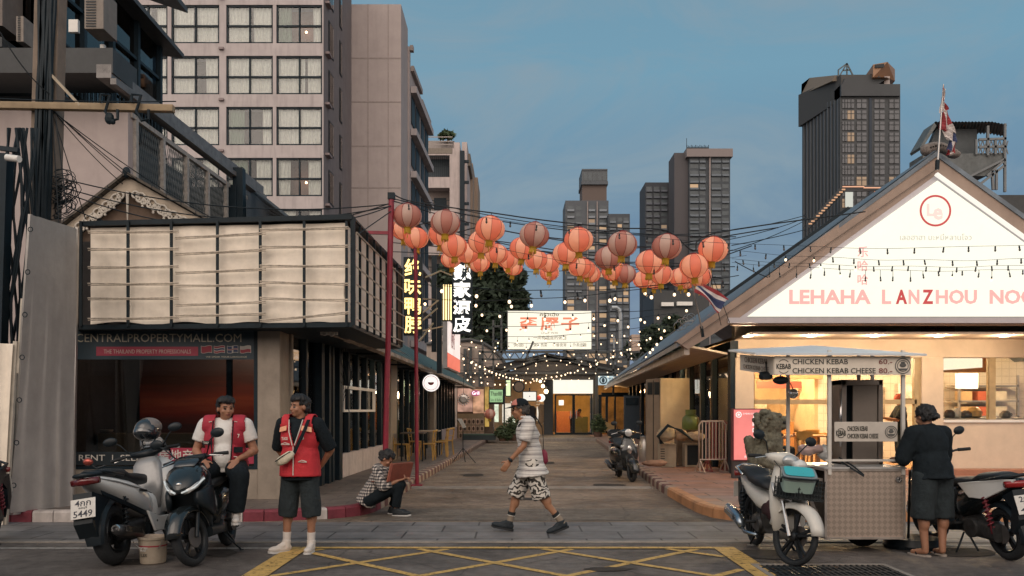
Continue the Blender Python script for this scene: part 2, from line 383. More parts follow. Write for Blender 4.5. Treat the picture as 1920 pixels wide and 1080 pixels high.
def pl(i,p):
    if p.y < 13: return 1 if (-2.83 < p.x < -2.5 or -3.9 < p.x < -3.65 or int(p.x*1.1) % 3 == 0 and p.x < -4.2) else 0
    return (2,3)[i % 2]
kerb('kerb',KL,1,[M_['kr'],M_['kw'],M_['kd'],M_['kc']],.28,pl)
def pr(i,p):
    if p.y < 14.8: return 1 if 4.05 < p.x < 4.9 else 0
    return (2,3)[i % 2]
kerb('kerb',KR,-1,[M_['ko'],mat('kerb_fresh_white',(.62,.64,.66),.6,stain=.3),M_['kd'],M_['kc']],.34,pr)
def slab(name,pts,m,z=.146,h=.2):
    b = MB();b.prism([(p[0],p[1],z) for p in pts],(0,0,-h));return setting(b.build(name,m))
slab('pavement',[(-40,11.05),(-3.4,11.57),(-2.6,11.8),(-2.3,12.1),(-2.15,12.5),(-2.1,13.4),(-2.07,15.5),(-2.02,18),(-1.38,35.8),(-1.25,40),(-1.25,60),(-40,60)],M_['pavL'])
slab('pavement',[(40,11.45),(5.2,11.57),(3.4,11.57),(3.1,11.7),(2.89,12),(2.83,12.5),(2.84,14),(2.87,15.8),(4.02,38.7),(4.09,40),(4.09,60),(40,60)],M_['pavR'])
b = MB();b.b2((-1.24,40,-.05),(4.08,40.3,.16));b.build('kerb',M_['concrete'],bevel=.02,kind='structure')
b = MB();b.b2((-1.24,40.3,-.05),(4.08,60,.145));setting(b.build('raised_pavement',M_['coarse']))
# -- painted markings
b = MB()
def stripe(b,a,c,w,z=.004):
    a = Vector(a);c = Vector(c);d = (c-a).normalized();n_ = Vector((-d.y,d.x))*w/2
    b.quad((a.x+n_.x,a.y+n_.y,z),(a.x-n_.x,a.y-n_.y,z),(c.x-n_.x,c.y-n_.y,z),(c.x+n_.x,c.y+n_.y,z))
X0,X1,Y0,Y1 = -2.18,2.16,5.0,9.17
def clipbox(p,d):
    t0,t1 = -99,99
    for o_,dd,lo,hi in ((p[0],d[0],X0+.01,X1-.01),(p[1],d[1],Y0,Y1-.01)):
        a_,b_ = (lo-o_)/dd,(hi-o_)/dd
        if a_ > b_: a_,b_ = b_,a_
        t0,t1 = max(t0,a_),min(t1,b_)
    return (t0,t1) if t1 > t0 else None
for k in range(-5,6):
    for j,s_ in enumerate((1,-1)):
        p = (-.18+k*1.335,9.0-.665);r_ = clipbox(p,(s_,1))
        if r_: bb = (p[0]+s_*r_[0],p[1]+r_[0]);cc = (p[0]+s_*r_[1],p[1]+r_[1]);stripe(b,bb,cc,.085,.004+.003*j)
setting(b.build('yellow_box_marking',yel))
b = MB();stripe(b,(X0-.13,Y0),(X0-.13,9.27),.23,.010);stripe(b,(X1+.13,Y0),(X1+.13,9.27),.23,.010);stripe(b,(X0-.01,9.22),(X1+.01,9.22),.11,.010)
setting(b.build('yellow_border_marking',yel))
b = MB();stripe(b,(-40,9.22),(-2.6,9.22),.06);stripe(b,(2.6,9.42),(40,9.42),.06);setting(b.build('white_edge_line',wht))
# -- drain grate
gr = thing('drain_grate','black iron drain grate set in the road in front of the white motorbike','drain grate',(2.95,7.9,0))
b = MB()
for x0,x1,y0,y1 in ((2.3,3.6,8.18,8.24),(2.3,3.6,7.45,7.5),(2.3,2.35,7.5,8.18),(3.55,3.6,7.5,8.18)): b.b2((x0,y0,0),(x1,y1,.014))
b.build('frame',M_['concrete'],gr)
b = MB();b.b2((2.35,7.5,-.006),(3.55,8.18,.006));b.build('pit',mat('pit_black',(.004,.005,.006),.9),gr)
b = MB()
for i in range(22): b.box((2.39+i*.0535,7.84,.012),(.018,.66,.008))
for i in range(3): b.box((2.95,7.62+i*.21,.013),(1.19,.03,.009))
b.build('grille',mat('grate_iron',(.035,.045,.05),.5,.6),gr)
# the far side of the street, behind the photographer: what the windows mirror
op = thing('shophouse_row','dim row of shophouses on the photographer\'s side of the street','building',(0,-18,0));b = MB();b.b2((-40,-26,0),(40,-18,7.5));b.build('wall',mat('opposite_wall',(.16,.13,.11),.8,0,.3,.4),op)
b = MB();b.b2((-40,-18.1,3.2),(40,-16.4,3.4));b.build('canopy',mat('opposite_canopy',(.05,.05,.05),.8),op)
for k in range(9): b = MB();b.b2((-36+8.3*k,-18.05,.4),(-31+8.3*k,-18.01,2.8));b.build('window',mat('opposite_window',(.02,.025,.03),.3),op)
# ================================================================ LEFT BLOCK
def zy(y,D): return EYE-(y-CY)/FPX*D
def xp(x,D): return (x-CX)/FPX*D
stone = mat('stone_cladding',(.27,.225,.18),.55,0,.22,3,.1,50,stain=.3)
gl_dark = glass('dark_glass',(.62,.66,.68),.42)
gl_clear = glass('clear_glass',(.92,.93,.92),.25)
# ---- property shop on the corner
D0 = 12.9
sh = thing('corner_shop','dark glazed corner office with pale lettering under the bare billboard frame','shop',(-5,D0,.15))
b = MB();b.b2((-3.84,D0-.03,.14),(-3.5,D0+.5,2.72));b.b2((-3.62,D0+.5,.14),(-3.46,D0+.62,2.72));b.build('pillar',stone,sh,bevel=.01)
b = MB();b.b2((-6.75,D0,.14),(-3.84,D0+.18,.60));b.build('base_wall',stone,sh,bevel=.01)
b = MB();b.b2((-6.85,D0+.02,.14),(-6.70,17,4.1));b.b2((-6.70,16.8,.14),(-3.6,17,4.1));b.b2((-6.70,D0+.3,2.74),(-3.56,16.8,4.1));b.build('wall',mat('shop_wall',(.08,.075,.075),.8,stain=.2),sh)
b = MB();b.b2((-6.75,D0+.0,2.69),(-3.84,D0+.1,2.74))
for x in (-6.71,-3.87): b.b2((x-.03,D0-.01,.60),(x+.03,D0+.08,2.69))
b.b2((-6.68,D0-.01,.60),(-3.9,D0+.08,.64));b.build('window_frame',darkframe,sh)
b = MB();b.b2((-6.68,D0+.03,.64),(-3.9,D0+.036,2.69));b.build('window',gl_dark,sh)
b = MB();b.b2((-6.68,D0+.015,2.26),(-3.9,D0+.022,2.69));fas = b.build('sign_band',mat('navy_band',(.015,.035,.05),.4),sh)
tl = mat('dull_gold_lettering',(.50,.45,.34),.5)
fit_text('WWW.CENTRALPROPERTYMALL.COM',xp(452,D0)-xp(66,D0),.125,(xp(259,D0),D0+.012,2.585),tl,fas,depth=.004)
b = MB();b.b2((xp(180,D0),D0+.008,zy(667,D0)),(xp(371,D0),D0+.014,zy(650,D0)));rb = b.build('red_strip',mat('crimson_strip',(.30,.03,.06),.5),sh)
fit_text('THE THAILAND PROPERTY PROFESSIONALS',1.32,.062,(xp(276,D0),D0+.004,zy(659,D0)),mat('pale_lettering',(.5,.38,.34),.5),rb)
fm = [mat('flag_red',(.28,.03,.05)),mat('flag_white',(.45,.42,.38)),mat('flag_navy',(.03,.05,.12))]
for i,x in enumerate((387,411,436,460)):
    b = MB();xx = xp(x,D0);z0 = zy(655,D0)
    def cell(x0,x1,z_0,z_1,m,dy=0):
        b.mat(m);n = 6;vs = []
        for k in range(n+1):
            u = x0+(x1-x0)*k/n;w = .008*math.sin(2*PI*u/.17);vs += [(xx+u,D0+.006-dy,z0+z_0+w),(xx+u,D0+.006-dy,z0+z_1+w)]
        b.add(vs,[(2*k,2*k+2,2*k+3,2*k+1) for k in range(n)])
    cell(-.085,.085,-.055,.055,1)
    if i == 0: cell(-.078,.078,-.048,.048,0,.001)
    if i == 1: cell(-.078,.078,.024,.048,0,.001);cell(-.078,.078,-.048,-.024,0,.001);cell(-.078,.078,-.012,.012,2,.001)
    if i == 2: cell(-.078,.078,-.048,.048,2,.001);cell(-.078,.078,-.01,.01,1,.002);cell(-.012,.012,-.048,.048,1,.002);cell(-.078,.078,-.005,.005,0,.003)
    if i == 3: cell(-.078,.078,-.048,0,0,.001)
    b.build('flag_emblem',fm,sh)
fit_text('WE SPEAK YOUR LANGUAGE',.62,.024,(xp(424,D0),D0+.008,zy(669,D0)),tl,fas)
b = MB();b.b2((-6.68,D0+.010,.66),(xp(296,D0),D0+.018,.86));lb = b.build('lower_band',mat('black_band',(.012,.02,.026),.4),sh)
b = MB();b.b2((xp(296,D0),D0+.010,.68),(-3.9,D0+.018,.92));lr = b.build('lower_red_band',mat('crimson_band',(.34,.025,.06),.5),sh)
wl = mat('white_lettering',(.62,.58,.52),.5)
fit_text('| RENT  |  SELL |',1.10,.12,(xp(205,D0),D0+.006,.757),wl,lb)
fit_text('房地产',.52,.17,(xp(329,D0),D0+.006,.81),wl,lr,bold=.01)
# inside the office
b = MB();b.b2((-6.68,16.5,.15),(-3.6,16.55,2.7));b.build('back_wall',mat('office_wall',(.11,.10,.10),.8),sh)
b = MB();b.b2((-6.68,D0+.2,.15),(-3.6,16.5,.17));b.build('floor',mat('office_floor',(.07,.06,.05),.5),sh)
b = MB();b.b2((-6.6,13.6,.15),(-4.0,14.0,1.12));b.build('counter',mat('counter_brown',(.16,.10,.05),.5,stain=.2),sh)
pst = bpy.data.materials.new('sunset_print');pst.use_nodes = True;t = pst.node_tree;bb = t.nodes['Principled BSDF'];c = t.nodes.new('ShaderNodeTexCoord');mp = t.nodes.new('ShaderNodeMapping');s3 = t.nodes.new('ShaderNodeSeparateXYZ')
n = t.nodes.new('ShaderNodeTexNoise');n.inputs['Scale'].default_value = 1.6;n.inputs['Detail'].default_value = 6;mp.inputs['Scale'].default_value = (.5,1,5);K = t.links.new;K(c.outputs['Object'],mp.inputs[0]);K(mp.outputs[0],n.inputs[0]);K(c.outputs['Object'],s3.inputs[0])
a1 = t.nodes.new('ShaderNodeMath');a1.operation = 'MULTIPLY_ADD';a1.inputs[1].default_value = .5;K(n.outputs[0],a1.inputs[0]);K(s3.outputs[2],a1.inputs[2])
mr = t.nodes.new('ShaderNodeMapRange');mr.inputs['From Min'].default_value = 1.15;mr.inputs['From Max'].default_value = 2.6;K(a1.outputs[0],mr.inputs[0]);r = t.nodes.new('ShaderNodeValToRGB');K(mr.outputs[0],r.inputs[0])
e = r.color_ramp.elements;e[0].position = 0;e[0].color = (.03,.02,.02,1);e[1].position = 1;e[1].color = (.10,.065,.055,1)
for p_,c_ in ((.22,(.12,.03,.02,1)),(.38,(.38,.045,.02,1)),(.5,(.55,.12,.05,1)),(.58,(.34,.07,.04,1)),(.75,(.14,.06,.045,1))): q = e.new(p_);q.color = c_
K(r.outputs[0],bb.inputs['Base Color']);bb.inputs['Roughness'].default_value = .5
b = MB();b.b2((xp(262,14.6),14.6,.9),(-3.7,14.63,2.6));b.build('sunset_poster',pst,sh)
b = MB();b.b2((xp(420,D0),D0+.1,1.0),(xp(430,D0),D0+.16,2.69));b.build('mullion',darkframe,sh)
lamp('office_light',(-5.4,13.4,2.6),14,(1,.66,.46),sh,.3);lamp('office_light',(-4.5,13.9,2.5),22,(1,.6,.42),sh,.3)
for k,(x,z) in enumerate(((395,0),(412,0),(423,0),(200,0))):
    b = MB();b.lathe([(.03,0),(.04,.04),(.045,.09),(.04,.09),(.028,.02)] if k < 3 else [(.02,0),(.09,.03),(.10,.06),(.08,.06),(.01,.02)],(xp(x,13.7),13.7,1.12),14)
    tag(b.build('cup' if k < 3 else 'bowl',mat('beige_ceramic',(.4,.33,.27),.4),smooth=.7),('small beige cup left of two others on the office counter','small beige cup in the middle of three on the office counter','small beige cup rightmost on the office counter','shallow pale dish alone on the office counter, far left')[k],'cup' if k < 3 else 'dish')
# ---- the box billboard
DL,DR = 12.62,12.2
bbd = thing('billboard','box billboard with pale canvas and bare rods above the corner office','billboard',(-4.3,12.4,2.7))
def fp(x,y,off=0):
    D = DL+(DR-DL)*(x-155)/(655-155);p = P(x,y,D);p.y -= off;return p
def sp(u,z,off=0): return Vector((-2.33+.0335*u*4.4/1+off,12.2+4.4*u,z))
fr = MB();d_ = lambda a,c,w: fr.bar(a,c,w)
ZT,ZB = zy(407,DR),zy(609,DR)
for a,c in ((fp(155,420),fp(662,407)),(fp(153,614),fp(662,609))): d_(a,c,.07)
for x in (155,243,324,410,490,572,651): d_(fp(x,416,.05),fp(x,613,.05),.035)
d_(fp(663,407),fp(663,610),.05)
d_(sp(0,ZT),sp(1,ZT),.06);d_(sp(0,ZB),sp(1,ZB),.06)
for i in range(9): d_(sp(i/8,ZB,.04),sp(i/8,ZT,.04),.035)
fr.build('frame',blackmetal,bbd)
canv = mat('canvas',(.88,.79,.67),.75,0,.12,3.5,.25,5,stain=.22)
b = MB();n,m = 60,22;vs = []
for i in range(n+1):
    for j in range(m+1):
        x = 166+(648-166)*i/n;y0 = 426-(x-166)*.02;y = y0+(607-y0)*j/m
        if j == m: y += 2.5*math.sin(x*.05)-2
        p = fp(x,y);w = noise.noise(Vector((p.x*1.6,p.z*2.2,3)))*.05+noise.noise(Vector((p.x*5+p.z*3,p.z*6,9)))*.016
        p.y += .06+w;vs.append(p)
b.add(vs,[(i*(m+1)+j,(i+1)*(m+1)+j,(i+1)*(m+1)+j+1,i*(m+1)+j+1) for i in range(n) for j in range(m)])
b.build('canvas',canv,bbd,smooth=3)
b = MB();n = 36;vs = []
for i in range(n+1):
    for j in range(m+1):
        p = sp(i/n,ZB+.04+(ZT-ZB-.12)*j/m,-.06);p.x += noise.noise(Vector((p.y*2,p.z*2.5,5)))*.035;vs.append(p)
b.add(vs,[(i*(m+1)+j,(i+1)*(m+1)+j,(i+1)*(m+1)+j+1,i*(m+1)+j+1) for i in range(n) for j in range(m)])
b.build('canvas',canv,bbd,smooth=3)
rodm = mat('weathered_rod',(.50,.43,.35),.6,0,.35,14)
rods = [((171,340),[(438,437),(470,469),(504,502),(535,534),(562,561),(600,597)]),
        ((334,502),[(449,440),(479,471),(514,507),(538,536),(574,568),(594,590)]),
        ((491,656),[(434,430),(466,464),(501,501),(531,535),(561,565),(603,588)])]
for (x0,x1),ys in rods:
    for y0,y1 in ys:
        b = MB();b.tube([fp(x0,y0-1.6,.1),fp((x0+x1)/2,(y0+y1)/2-.6,.1),fp(x1,y1-1.6,.1)],.011,6);b.tube([fp(x0,y0+1.6,.09),fp(x1,y1+1.6,.09)],.008,6);b.build('rod',rodm,bbd)
for k in range(6):
    z = ZT-.2-k*.25;b = MB();b.tube([sp(.02,z,.09),sp(.5,z-.02,.09),sp(1,z+.01,.09)],.012,6);b.build('rod',rodm,bbd)
b = MB();b.quad(sp(0,ZB-.03,-.02)+V(-4.2,.4,0),sp(0,ZB-.03,-.02),sp(1,ZB-.03,-.02),sp(1,ZB-.03,-.02)+V(-4.2,.1,0));b.prism([fp(155,614)+V(0,.1,0),fp(660,610)+V(0,.1,0),V(-2.4,16.4,ZB),V(-6,16.4,ZB)],(0,0,.02));b.build('underside',darkframe,bbd)
b = MB();b.prism([fp(155,420)+V(0,.02,0),fp(662,408)+V(0,.02,0),sp(1,ZT),V(-6.2,16.6,ZT)],(0,0,.03));b.build('top_sheet',mat('dark_sheet',(.09,.085,.08),.7,stain=.4),bbd)
b = MB();b.b2((-6.35,12.95,ZB),(-6.30,16.5,ZT));b.build('back_panel',mat('rust_brown',(.12,.085,.06),.8,stain=.4),bbd);b = MB();b.b2((-2.9,16.55,ZB),(-2.15,16.62,ZT-.02));b.build('back_panel',mat('rust_brown',(.12,.085,.06),.8,stain=.4),bbd)
# ---- side facade along the alley: dark doors, window, brick pillars
fa = thing('alley_shopfront','long glazed shopfront with dark posts and white sill under the left awning','shopfront',(XL(20),20,.15))
def fx(D,z,o=0): return Vector((XL(D)+o,D,z))
def facebox(b,D1,D2,z1,z2,o1=-.05,o2=.03): b.prism([fx(D1,z1,o1),fx(D1,z1,o2),fx(D2,z1,o2),fx(D2,z1,o1)],(0,0,z2-z1))
for D1,D2,o in ((13.5,13.62,.02),(14.3,14.42,.04),(15.1,15.3,.10),(15.55,15.7,.12),(15.9,16.05,.10),(16.35,16.6,.12)):
    b = MB();facebox(b,D1,D2,.15,2.75,-.06,o);b.build('post',darkframe,fa)
b = MB();facebox(b,13.5,16.6,.2,2.7,-.03,-.022);b.build('window',gl_dark,fa)
b = MB();facebox(b,16.6,22.0,.15,.62,-.1,.05);b.build('sill_wall',mat('dirty_white_wall',(.50,.44,.42),.8,stain=.5),fa)
b = MB();facebox(b,16.6,22.0,.62,2.75,-.04,-.03);b.build('window',gl_clear,fa)
for D1 in (16.7,17.5,18.4,19.3,20.2,21.1,21.7):
    b = MB();facebox(b,D1,D1+.16,.62,2.75,-.06,.03);b.build('post',darkframe,fa)
b = MB();facebox(b,17.0,20.2,1.45,1.5,0,.06);facebox(b,17.0,20.2,1.92,1.98,0,.06);facebox(b,17.0,17.06,1.5,1.92,0,.06);facebox(b,18.5,18.56,1.5,1.92,0,.06);facebox(b,20.14,20.2,1.5,1.92,0,.06)
b.build('sash_frame',whitep,fa)
for D1,w in ((22.1,.9),(31,.7)):
    b = MB();facebox(b,D1,D1+w,.15,2.9,-.3,.10);b.build('pillar',stone,fa,bevel=.01)
for i in range(16):
    D1 = 23.4+i*1.05
    if abs(D1-31.3) < .6: continue
    b = MB();facebox(b,D1,D1+.12,.15,2.7,-.05,.03);b.build('post',darkframe,fa)
b = MB();facebox(b,23.1,40,.4,2.7,-.04,-.03);b.build('window',gl_clear,fa)
b = MB();facebox(b,34,40,.15,.7,-.1,.04);b.build('sill_wall',plaster,fa)
b = MB();facebox(b,13.4,40,2.68,3.1,-.1,.02);b.build('fascia',darkframe,fa)
# interior behind it
b = MB();b.b2((-7.4,17.1,.15),(-7.3,41,2.9));b.b2((-7.3,17.0,.15),(-3.6,17.1,2.9));b.b2((-7.3,22.4,.15),(-3.6,22.5,2.9));b.b2((-7.3,30.4,.15),(-3.2,30.5,2.9));b.b2((-7.4,41,.15),(-2.8,41.1,2.9))
b.build('inner_wall',mat('inner_beige',(.42,.34,.26),.8),fa)
b = MB();b.b2((-7.3,17.1,2.9),(-2.75,41,2.95));b.build('ceiling',mat('inner_ceiling',(.3,.27,.24),.8),fa)
b = MB();b.b2((-7.3,17.1,.15),(-3.6,22.4,.16));b.b2((-7.3,22.5,.15),(-3.3,41,.16));b.build('floor',mat('inner_floor',(.14,.10,.07),.5),fa)
for y,x in ((19,-5.6),(21,-5.2),(24.5,-5.5),(27.5,-5.5),(33,-5),(37,-5)):
    b = MB();b.b2((x-.6,y-.1,2.84),(x+.6,y+.1,2.88));b.build('ceiling_lamp',glow('tube_white',(1,.9,.75),6),fa)
for y,e_ in ((19.5,170),(26,110),(35,80)): lamp('shop_light',(-5.3,y,2.6),e_,(1,.72,.45),fa,.3)
b = MB();b.b2((-4.75,22.3,1.45),(-3.62,22.33,2.15));b.build('added_glow_panel',glow('added_glow_white',(1,.98,.88),2.6,.35,6),fa)  # glowing panel added so the shop interior looks bright through the glass
for y,z,h in ((24.2,1.1,.9),(28.5,1.2,.8),(33,1.3,.7)):
    b = MB();b.b2((-7.25,y,z),(-7.2,y+1.6,z+h));b.build('wall_picture',glow('warm_picture',(.9,.45,.3),.7,.6,3),fa)
# awning roof
aw = thing('awning_roof','long green tin awning with a stained white gutter over the left shops','awning',(-2.5,26,2.6))
A = P(629,622,13.5);B_ = P(891,729,40)
def ap(t,u,v): q = A.lerp(B_,t);return Vector((q.x-u,q.y,q.z+v))
b = MB();n = 260;vs = []
for i in range(n+1):
    w = .018*math.sin(i*PI/1.0*.9)
    for u,v in ((.0,.05),(.55,.46),(1.25,.98)): p = ap(i/n,u,v+w);vs.append(p)
o_ = len(vs);b.add(vs+[(p[0],p[1],p[2]-.012) for p in vs],[(i*3+j,i*3+3+j,i*3+4+j,i*3+1+j) for i in range(n) for j in range(2)]+[(o_+i*3+j,o_+i*3+1+j,o_+i*3+4+j,o_+i*3+3+j) for i in range(n) for j in range(2)])
b.build('roof_sheet',mat('green_tin',(.05,.085,.075),.5,.2,.3,3,stain=.4),aw)
b = MB()
for i in range(60):
    t0,t1 = i/60,(i+.97)/60;j = noise.noise(Vector((i*.7,0,0)))*.02
    b.prism([ap(t0,-.02,j-.03),ap(t0,.0,j+.06),ap(t1,.0,j+.06),ap(t1,-.02,j-.03)],(-.10,0,-.03))
b.build('gutter',mat('stained_gutter',(.42,.35,.28),.7,0,.35,6,stain=.8),aw)
b = MB();b.prism([ap(0,.06,-.02),ap(1,.06,-.02),ap(1,.7,.3),ap(0,.7,.3)],(0,0,.015));b.build('soffit',mat('awning_soffit',(.14,.12,.10),.8),aw)
b = MB()
for i in range(14): t = (i+.5)/14;b.bar(ap(t,.02,.0),ap(t,1.2,.02),.04)
b.build('rafter',blackmetal,aw)
# vertical lit signs
def vsign(name,label,x0,x1,y0,y1,D,chars,col,s,bold,backm=None):
    t_ = thing(name,label,'sign',P((x0+x1)/2,y1,D));b = MB();a,c = P(x0,y0,D),P(x1,y1,D)
    b.b2((a.x-.02,D+.02,c.z-.03),(c.x+.02,D+.12,a.z+.03));b.build('back_box',backm or blackmetal,t_)
    n_ = len(chars);h = (a.z-c.z)/n_;mm = glow(name+'_light',col,s)
    for i,ch in enumerate(chars): fit_text(ch,(c.x-a.x)*.96,h*.93,((a.x+c.x)/2,D-.02,a.z-h*(i+.5)),mm,t_,bold=bold,depth=.04,name='character')
    return t_
vsign('neon_sign','upright sign with four amber lit characters behind the red posts',758,790,484,626,18.5,'绝味鸭脖',(1,.66,.22),2.6,.012)
vsign('character_sign','upright sign with four white block characters over the left awning',849,884,494,624,21.5,'魏家凉皮',(1,.97,.88),1.7,.03)
tb = thing('tube_sign','short upright light box of amber tubes beside the white characters','sign',P(840,600,22.4));b = MB();a,c = P(829,532,22.4),P(849,602,22.4);b.b2((a.x,22.42,c.z),(c.x,22.5,a.z));b.build('back_box',blackmetal,tb)
for i in range(4): b = MB();x = a.x+.04+i*.065;b.tube([(x,22.38,c.z+.03),(x,22.38,a.z-.03)],.014,6);b.build('tube',glow('amber_tube',(1,.7,.3),3),tb)
ps = thing('banner_sign','tall lit white and pink food banner facing the alley below the characters','sign',(-1.75,24.5,2.7))
def bp_(D,z,o=0): return Vector((-1.75+.0335*(D-23)+o,D,z))
b = MB();b.prism([bp_(23,2.62),bp_(26.6,2.62),bp_(26.6,3.95),bp_(23,3.99)],(-.12,0,0));b.build('light_box',mat('box_edge',(.3,.3,.3)),ps)
for n_,z0,z1,c_,s_ in (('panel',3.05,3.93,(1,.86,.80),.85),('red_panel',2.66,3.04,(1,.18,.12),.75)):
    b = MB();b.prism([bp_(23.03,z0,.004),bp_(26.57,z0,.004),bp_(26.57,z1,.004),bp_(23.03,z1,.004)],(.01,0,0));b.build(n_,glow('banner_'+n_,c_,s_,.15),ps)
fit_text('陕西小吃',.9,.55,(bp_(24.4,3.5).x+.02,24.4,3.5),mat('banner_ink',(.35,.12,.12)),ps,xdir=(.0335,1,0))
# struts holding the signs
st = thing('sign_bracket','tangle of pale angle-iron struts bracing the upright signs','bracket',P(800,620,20))
for k,(x0,y0,x1,y1,D) in enumerate(((788,590,822,563,20),(788,604,820,578,20),(786,640,812,606,20),(790,560,818,562,20),(784,622,830,612,20),(798,520,826,508,20),(826,508,846,516,20.5))):
    b = MB();b.bar(P(x0,y0,D),P(x1,y1,D+.6),.03);b.build('strut',mat('pale_angle',(.34,.28,.18),.6),st)
for x,y0,y1,D in ((824,540,700,20.8),(814,480,660,21)): b = MB();b.bar(P(x,y0,D),P(x,y1,D),.12);b.build('post',blackmetal,st)
# round bowl sign, oval neon, sun ornament
rs = thing('round_sign','round white lit sign with a red bowl under the left awning','sign',P(808,718,25))
c = P(808,718,25);b = MB();b.lathe([(.24,0),(.25,.03),(.25,.1),(.24,.12)],(c.x,c.y,c.z),32,'y');b.build('disc',glow('disc_white',(1,.93,.88),1.05),rs,smooth=.5)
b = MB();pts = [(-.09,0)]+[(.09*math.cos(-a_*PI/10),.085*math.sin(-a_*PI/10)) for a_ in range(10,-1,-1)];pts = [(.09*math.cos(PI+PI*k/10),.085*math.sin(PI+PI*k/10)) for k in range(11)]
b.prism([(c.x+x,c.y-.012,c.z+.02+z) for x,z in pts],(0,.01,0));b.build('bowl_emblem',mat('bowl_red',(.45,.02,.02)),rs)
fit_text('面',.05,.05,(c.x,c.y-.015,c.z-.005),wl,rs);b = MB();b.torus((c.x,c.y-.005,c.z),.205,.006,'y',32,6);b.build('ring',mat('bowl_ring',(.5,.2,.15)),rs)
b = MB();b.bar((c.x,c.y+.06,c.z+.25),(c.x,c.y+.06,2.75),.02);b.build('hanger',blackmetal,rs)
nv = thing('oval_sign','small pink oval neon sign at the far end of the left awning','sign',P(892,737,36));c = P(892,737,36)
b = MB();b.loft([(c.y,c.x,c.z,.2,.13,2),(c.y+.05,c.x,c.z,.2,.13,2)],'y');b.build('plate',glow('neon_plate',(.6,.12,.25),.6),nv)
fit_text('Grill',.3,.14,(c.x,c.y-.01,c.z),glow('neon_white',(1,.8,.85),2.5),nv)
c = P(869,749,30);so = thing('sun_ornament','round grey metal ornament with a scalloped rim hanging by the shopfront','ornament',c);b = MB();b.lathe([(.1,0),(.16,.02),(.16,.04),(.1,.05)],c,24,'y');b.build('disc',steel,so)
for k in range(14): a_ = k*2*PI/14;b = MB();b.ell((c.x+.19*math.cos(a_),c.y+.02,c.z+.19*math.sin(a_)),.03,n=8,m=6);b.build('scallop',steel,so)
b = MB();b.bar((c.x,c.y,c.z+.2),(c.x,c.y,2.7),.015);b.build('hanger',blackmetal,so)
# ---- red posts
for (xb,yb,xt,yt,D,r_,lab) in ((721,0,734,368,13.6,.045,'thick dark red post carrying the lantern wire, left of the pair'),(782,913,779,456,15.2,.034,'thin dark red post on the kerb, right of the pair')):
    t_ = thing('post',lab,'post',(xp(xb,D),D,.15));b = MB();top = P(xt,yt,D);b.tube([(xp(xb,D),D,.15),top],r_,12);b.build('shaft',redp,t_,smooth=.6)
    b = MB();b.box((xp(xb,D),D,.16),(.2,.2,.02));b.build('base_plate',redp,t_)
    if D < 14:
        b = MB();b.bar(P(690,436,D),P(735,437,D),.05);b.build('cross_bar',redp,t_);b = MB();b.box(top,(.11,.11,.1));b.build('cap',blackmetal,t_)
# ---- utility pole
up = thing('utility_pole','square concrete utility pole wrapped in black cables at the left edge','utility pole',(-6.9,12.7,0));Dp = 12.7
conc = mat('pole_concrete',(.20,.155,.12),.8,0,.2,4,.2,40,stain=.4)
b = MB();b.prism([(xp(48,Dp),Dp-.13,.1),(xp(94,Dp),Dp-.13,.1),(xp(94,Dp),Dp+.13,.1),(xp(48,Dp),Dp+.13,.1)],(.22,0,8.5));b.build('shaft',conc,up,bevel=.02)
b = MB();b.bar(P(-120,196,Dp-.2),P(326,204,Dp-.2),.11,.10);b.build('cross_arm',mat('arm_concrete',(.32,.24,.15),.8,stain=.4),up,bevel=.008)
b = MB();b.bar(P(96,140,Dp-.2),P(150,198,Dp-.24),.035);b.build('brace',mat('brace_pale',(.36,.30,.22),.7),up)
for k in range(16):
    x = 62+(k*37 % 30);b = MB();pts = [Vector((xp(x,Dp)+.22*i/14+.02*math.sin(i*1.3+k),Dp-.17-.015*(k % 3),.3+8.2*i/14)) for i in range(15)];b.tube(pts,.018+.008*(k % 3),6,False);b.build('cable',blackmetal,up)
for (x,y) in ((200,190),(258,190)):   # cable loops on the arm
    b = MB();c = P(x,y,Dp-.3);b.tube([c+V(-.1,0,-.02),c+V(-.08,0,.1),c+V(.05,0,.09),c+V(-.02,0,-.15),c+V(.06,0,-.28),c+V(.16,0,-.26),c+V(.16,0,-.12)],.022,7);b.build('cable_loop',blackmetal,up)
b = MB();c = P(205,222,Dp-.3);b.ell(c,(.07,.05,.09),n=8,m=6);b.ell(c+V(.05,0,-.05),.04,n=8,m=6);b.build('splice_box',blackmetal,up)
rng = random.Random(3)
for k in range(26):     # loose coils and sagging drops
    b = MB();c = P(100+rng.random()*22,335+rng.random()*60,Dp-.1);r0 = .10+rng.random()*.14;a0 = rng.random()*6;tl_ = rng.random()*.8
    b.tube([c+V(r0*math.cos(a0+i*.42),tl_*.1*math.sin(i),r0*.8*math.sin(a0+i*.42+tl_)) for i in range(15)],.006,5,False);b.build('cable_coil',blackmetal,up)
bx = thing('mesh_panel_post','second dark steel post thick with black cables at the far left edge','post',(-6.9,11.8,0));b = MB();b.bar(P(8,290,11.8),P(-14,1000,11.8),.17);b.bar(P(0,278,11.8),P(35,282,11.8),.06);b.build('shaft',darkframe,bx)
for k in range(14):
    b = MB();x0 = 20+rng.random()*40;b.tube([P(x0+18*math.sin(i*.5+k)-i*2.2,240+i*55,11.9+.05*k % .4) for i in range(12)],.014+.012*rng.random(),6,False);b.build('cable',blackmetal,bx)
cc = thing('security_camera','white bullet security camera on a short arm by the utility pole','camera',P(35,298,11.4));b = MB();c = P(30,298,11.4);b.tube([c+V(-.12,0,.02),c+V(.08,-.06,-.02)],.045,12);b.build('housing',whitep,cc,smooth=.6);b = MB();b.bar(c+V(-.1,0,0),c+V(-.2,.2,.08),.03);b.build('arm',whitep,cc)
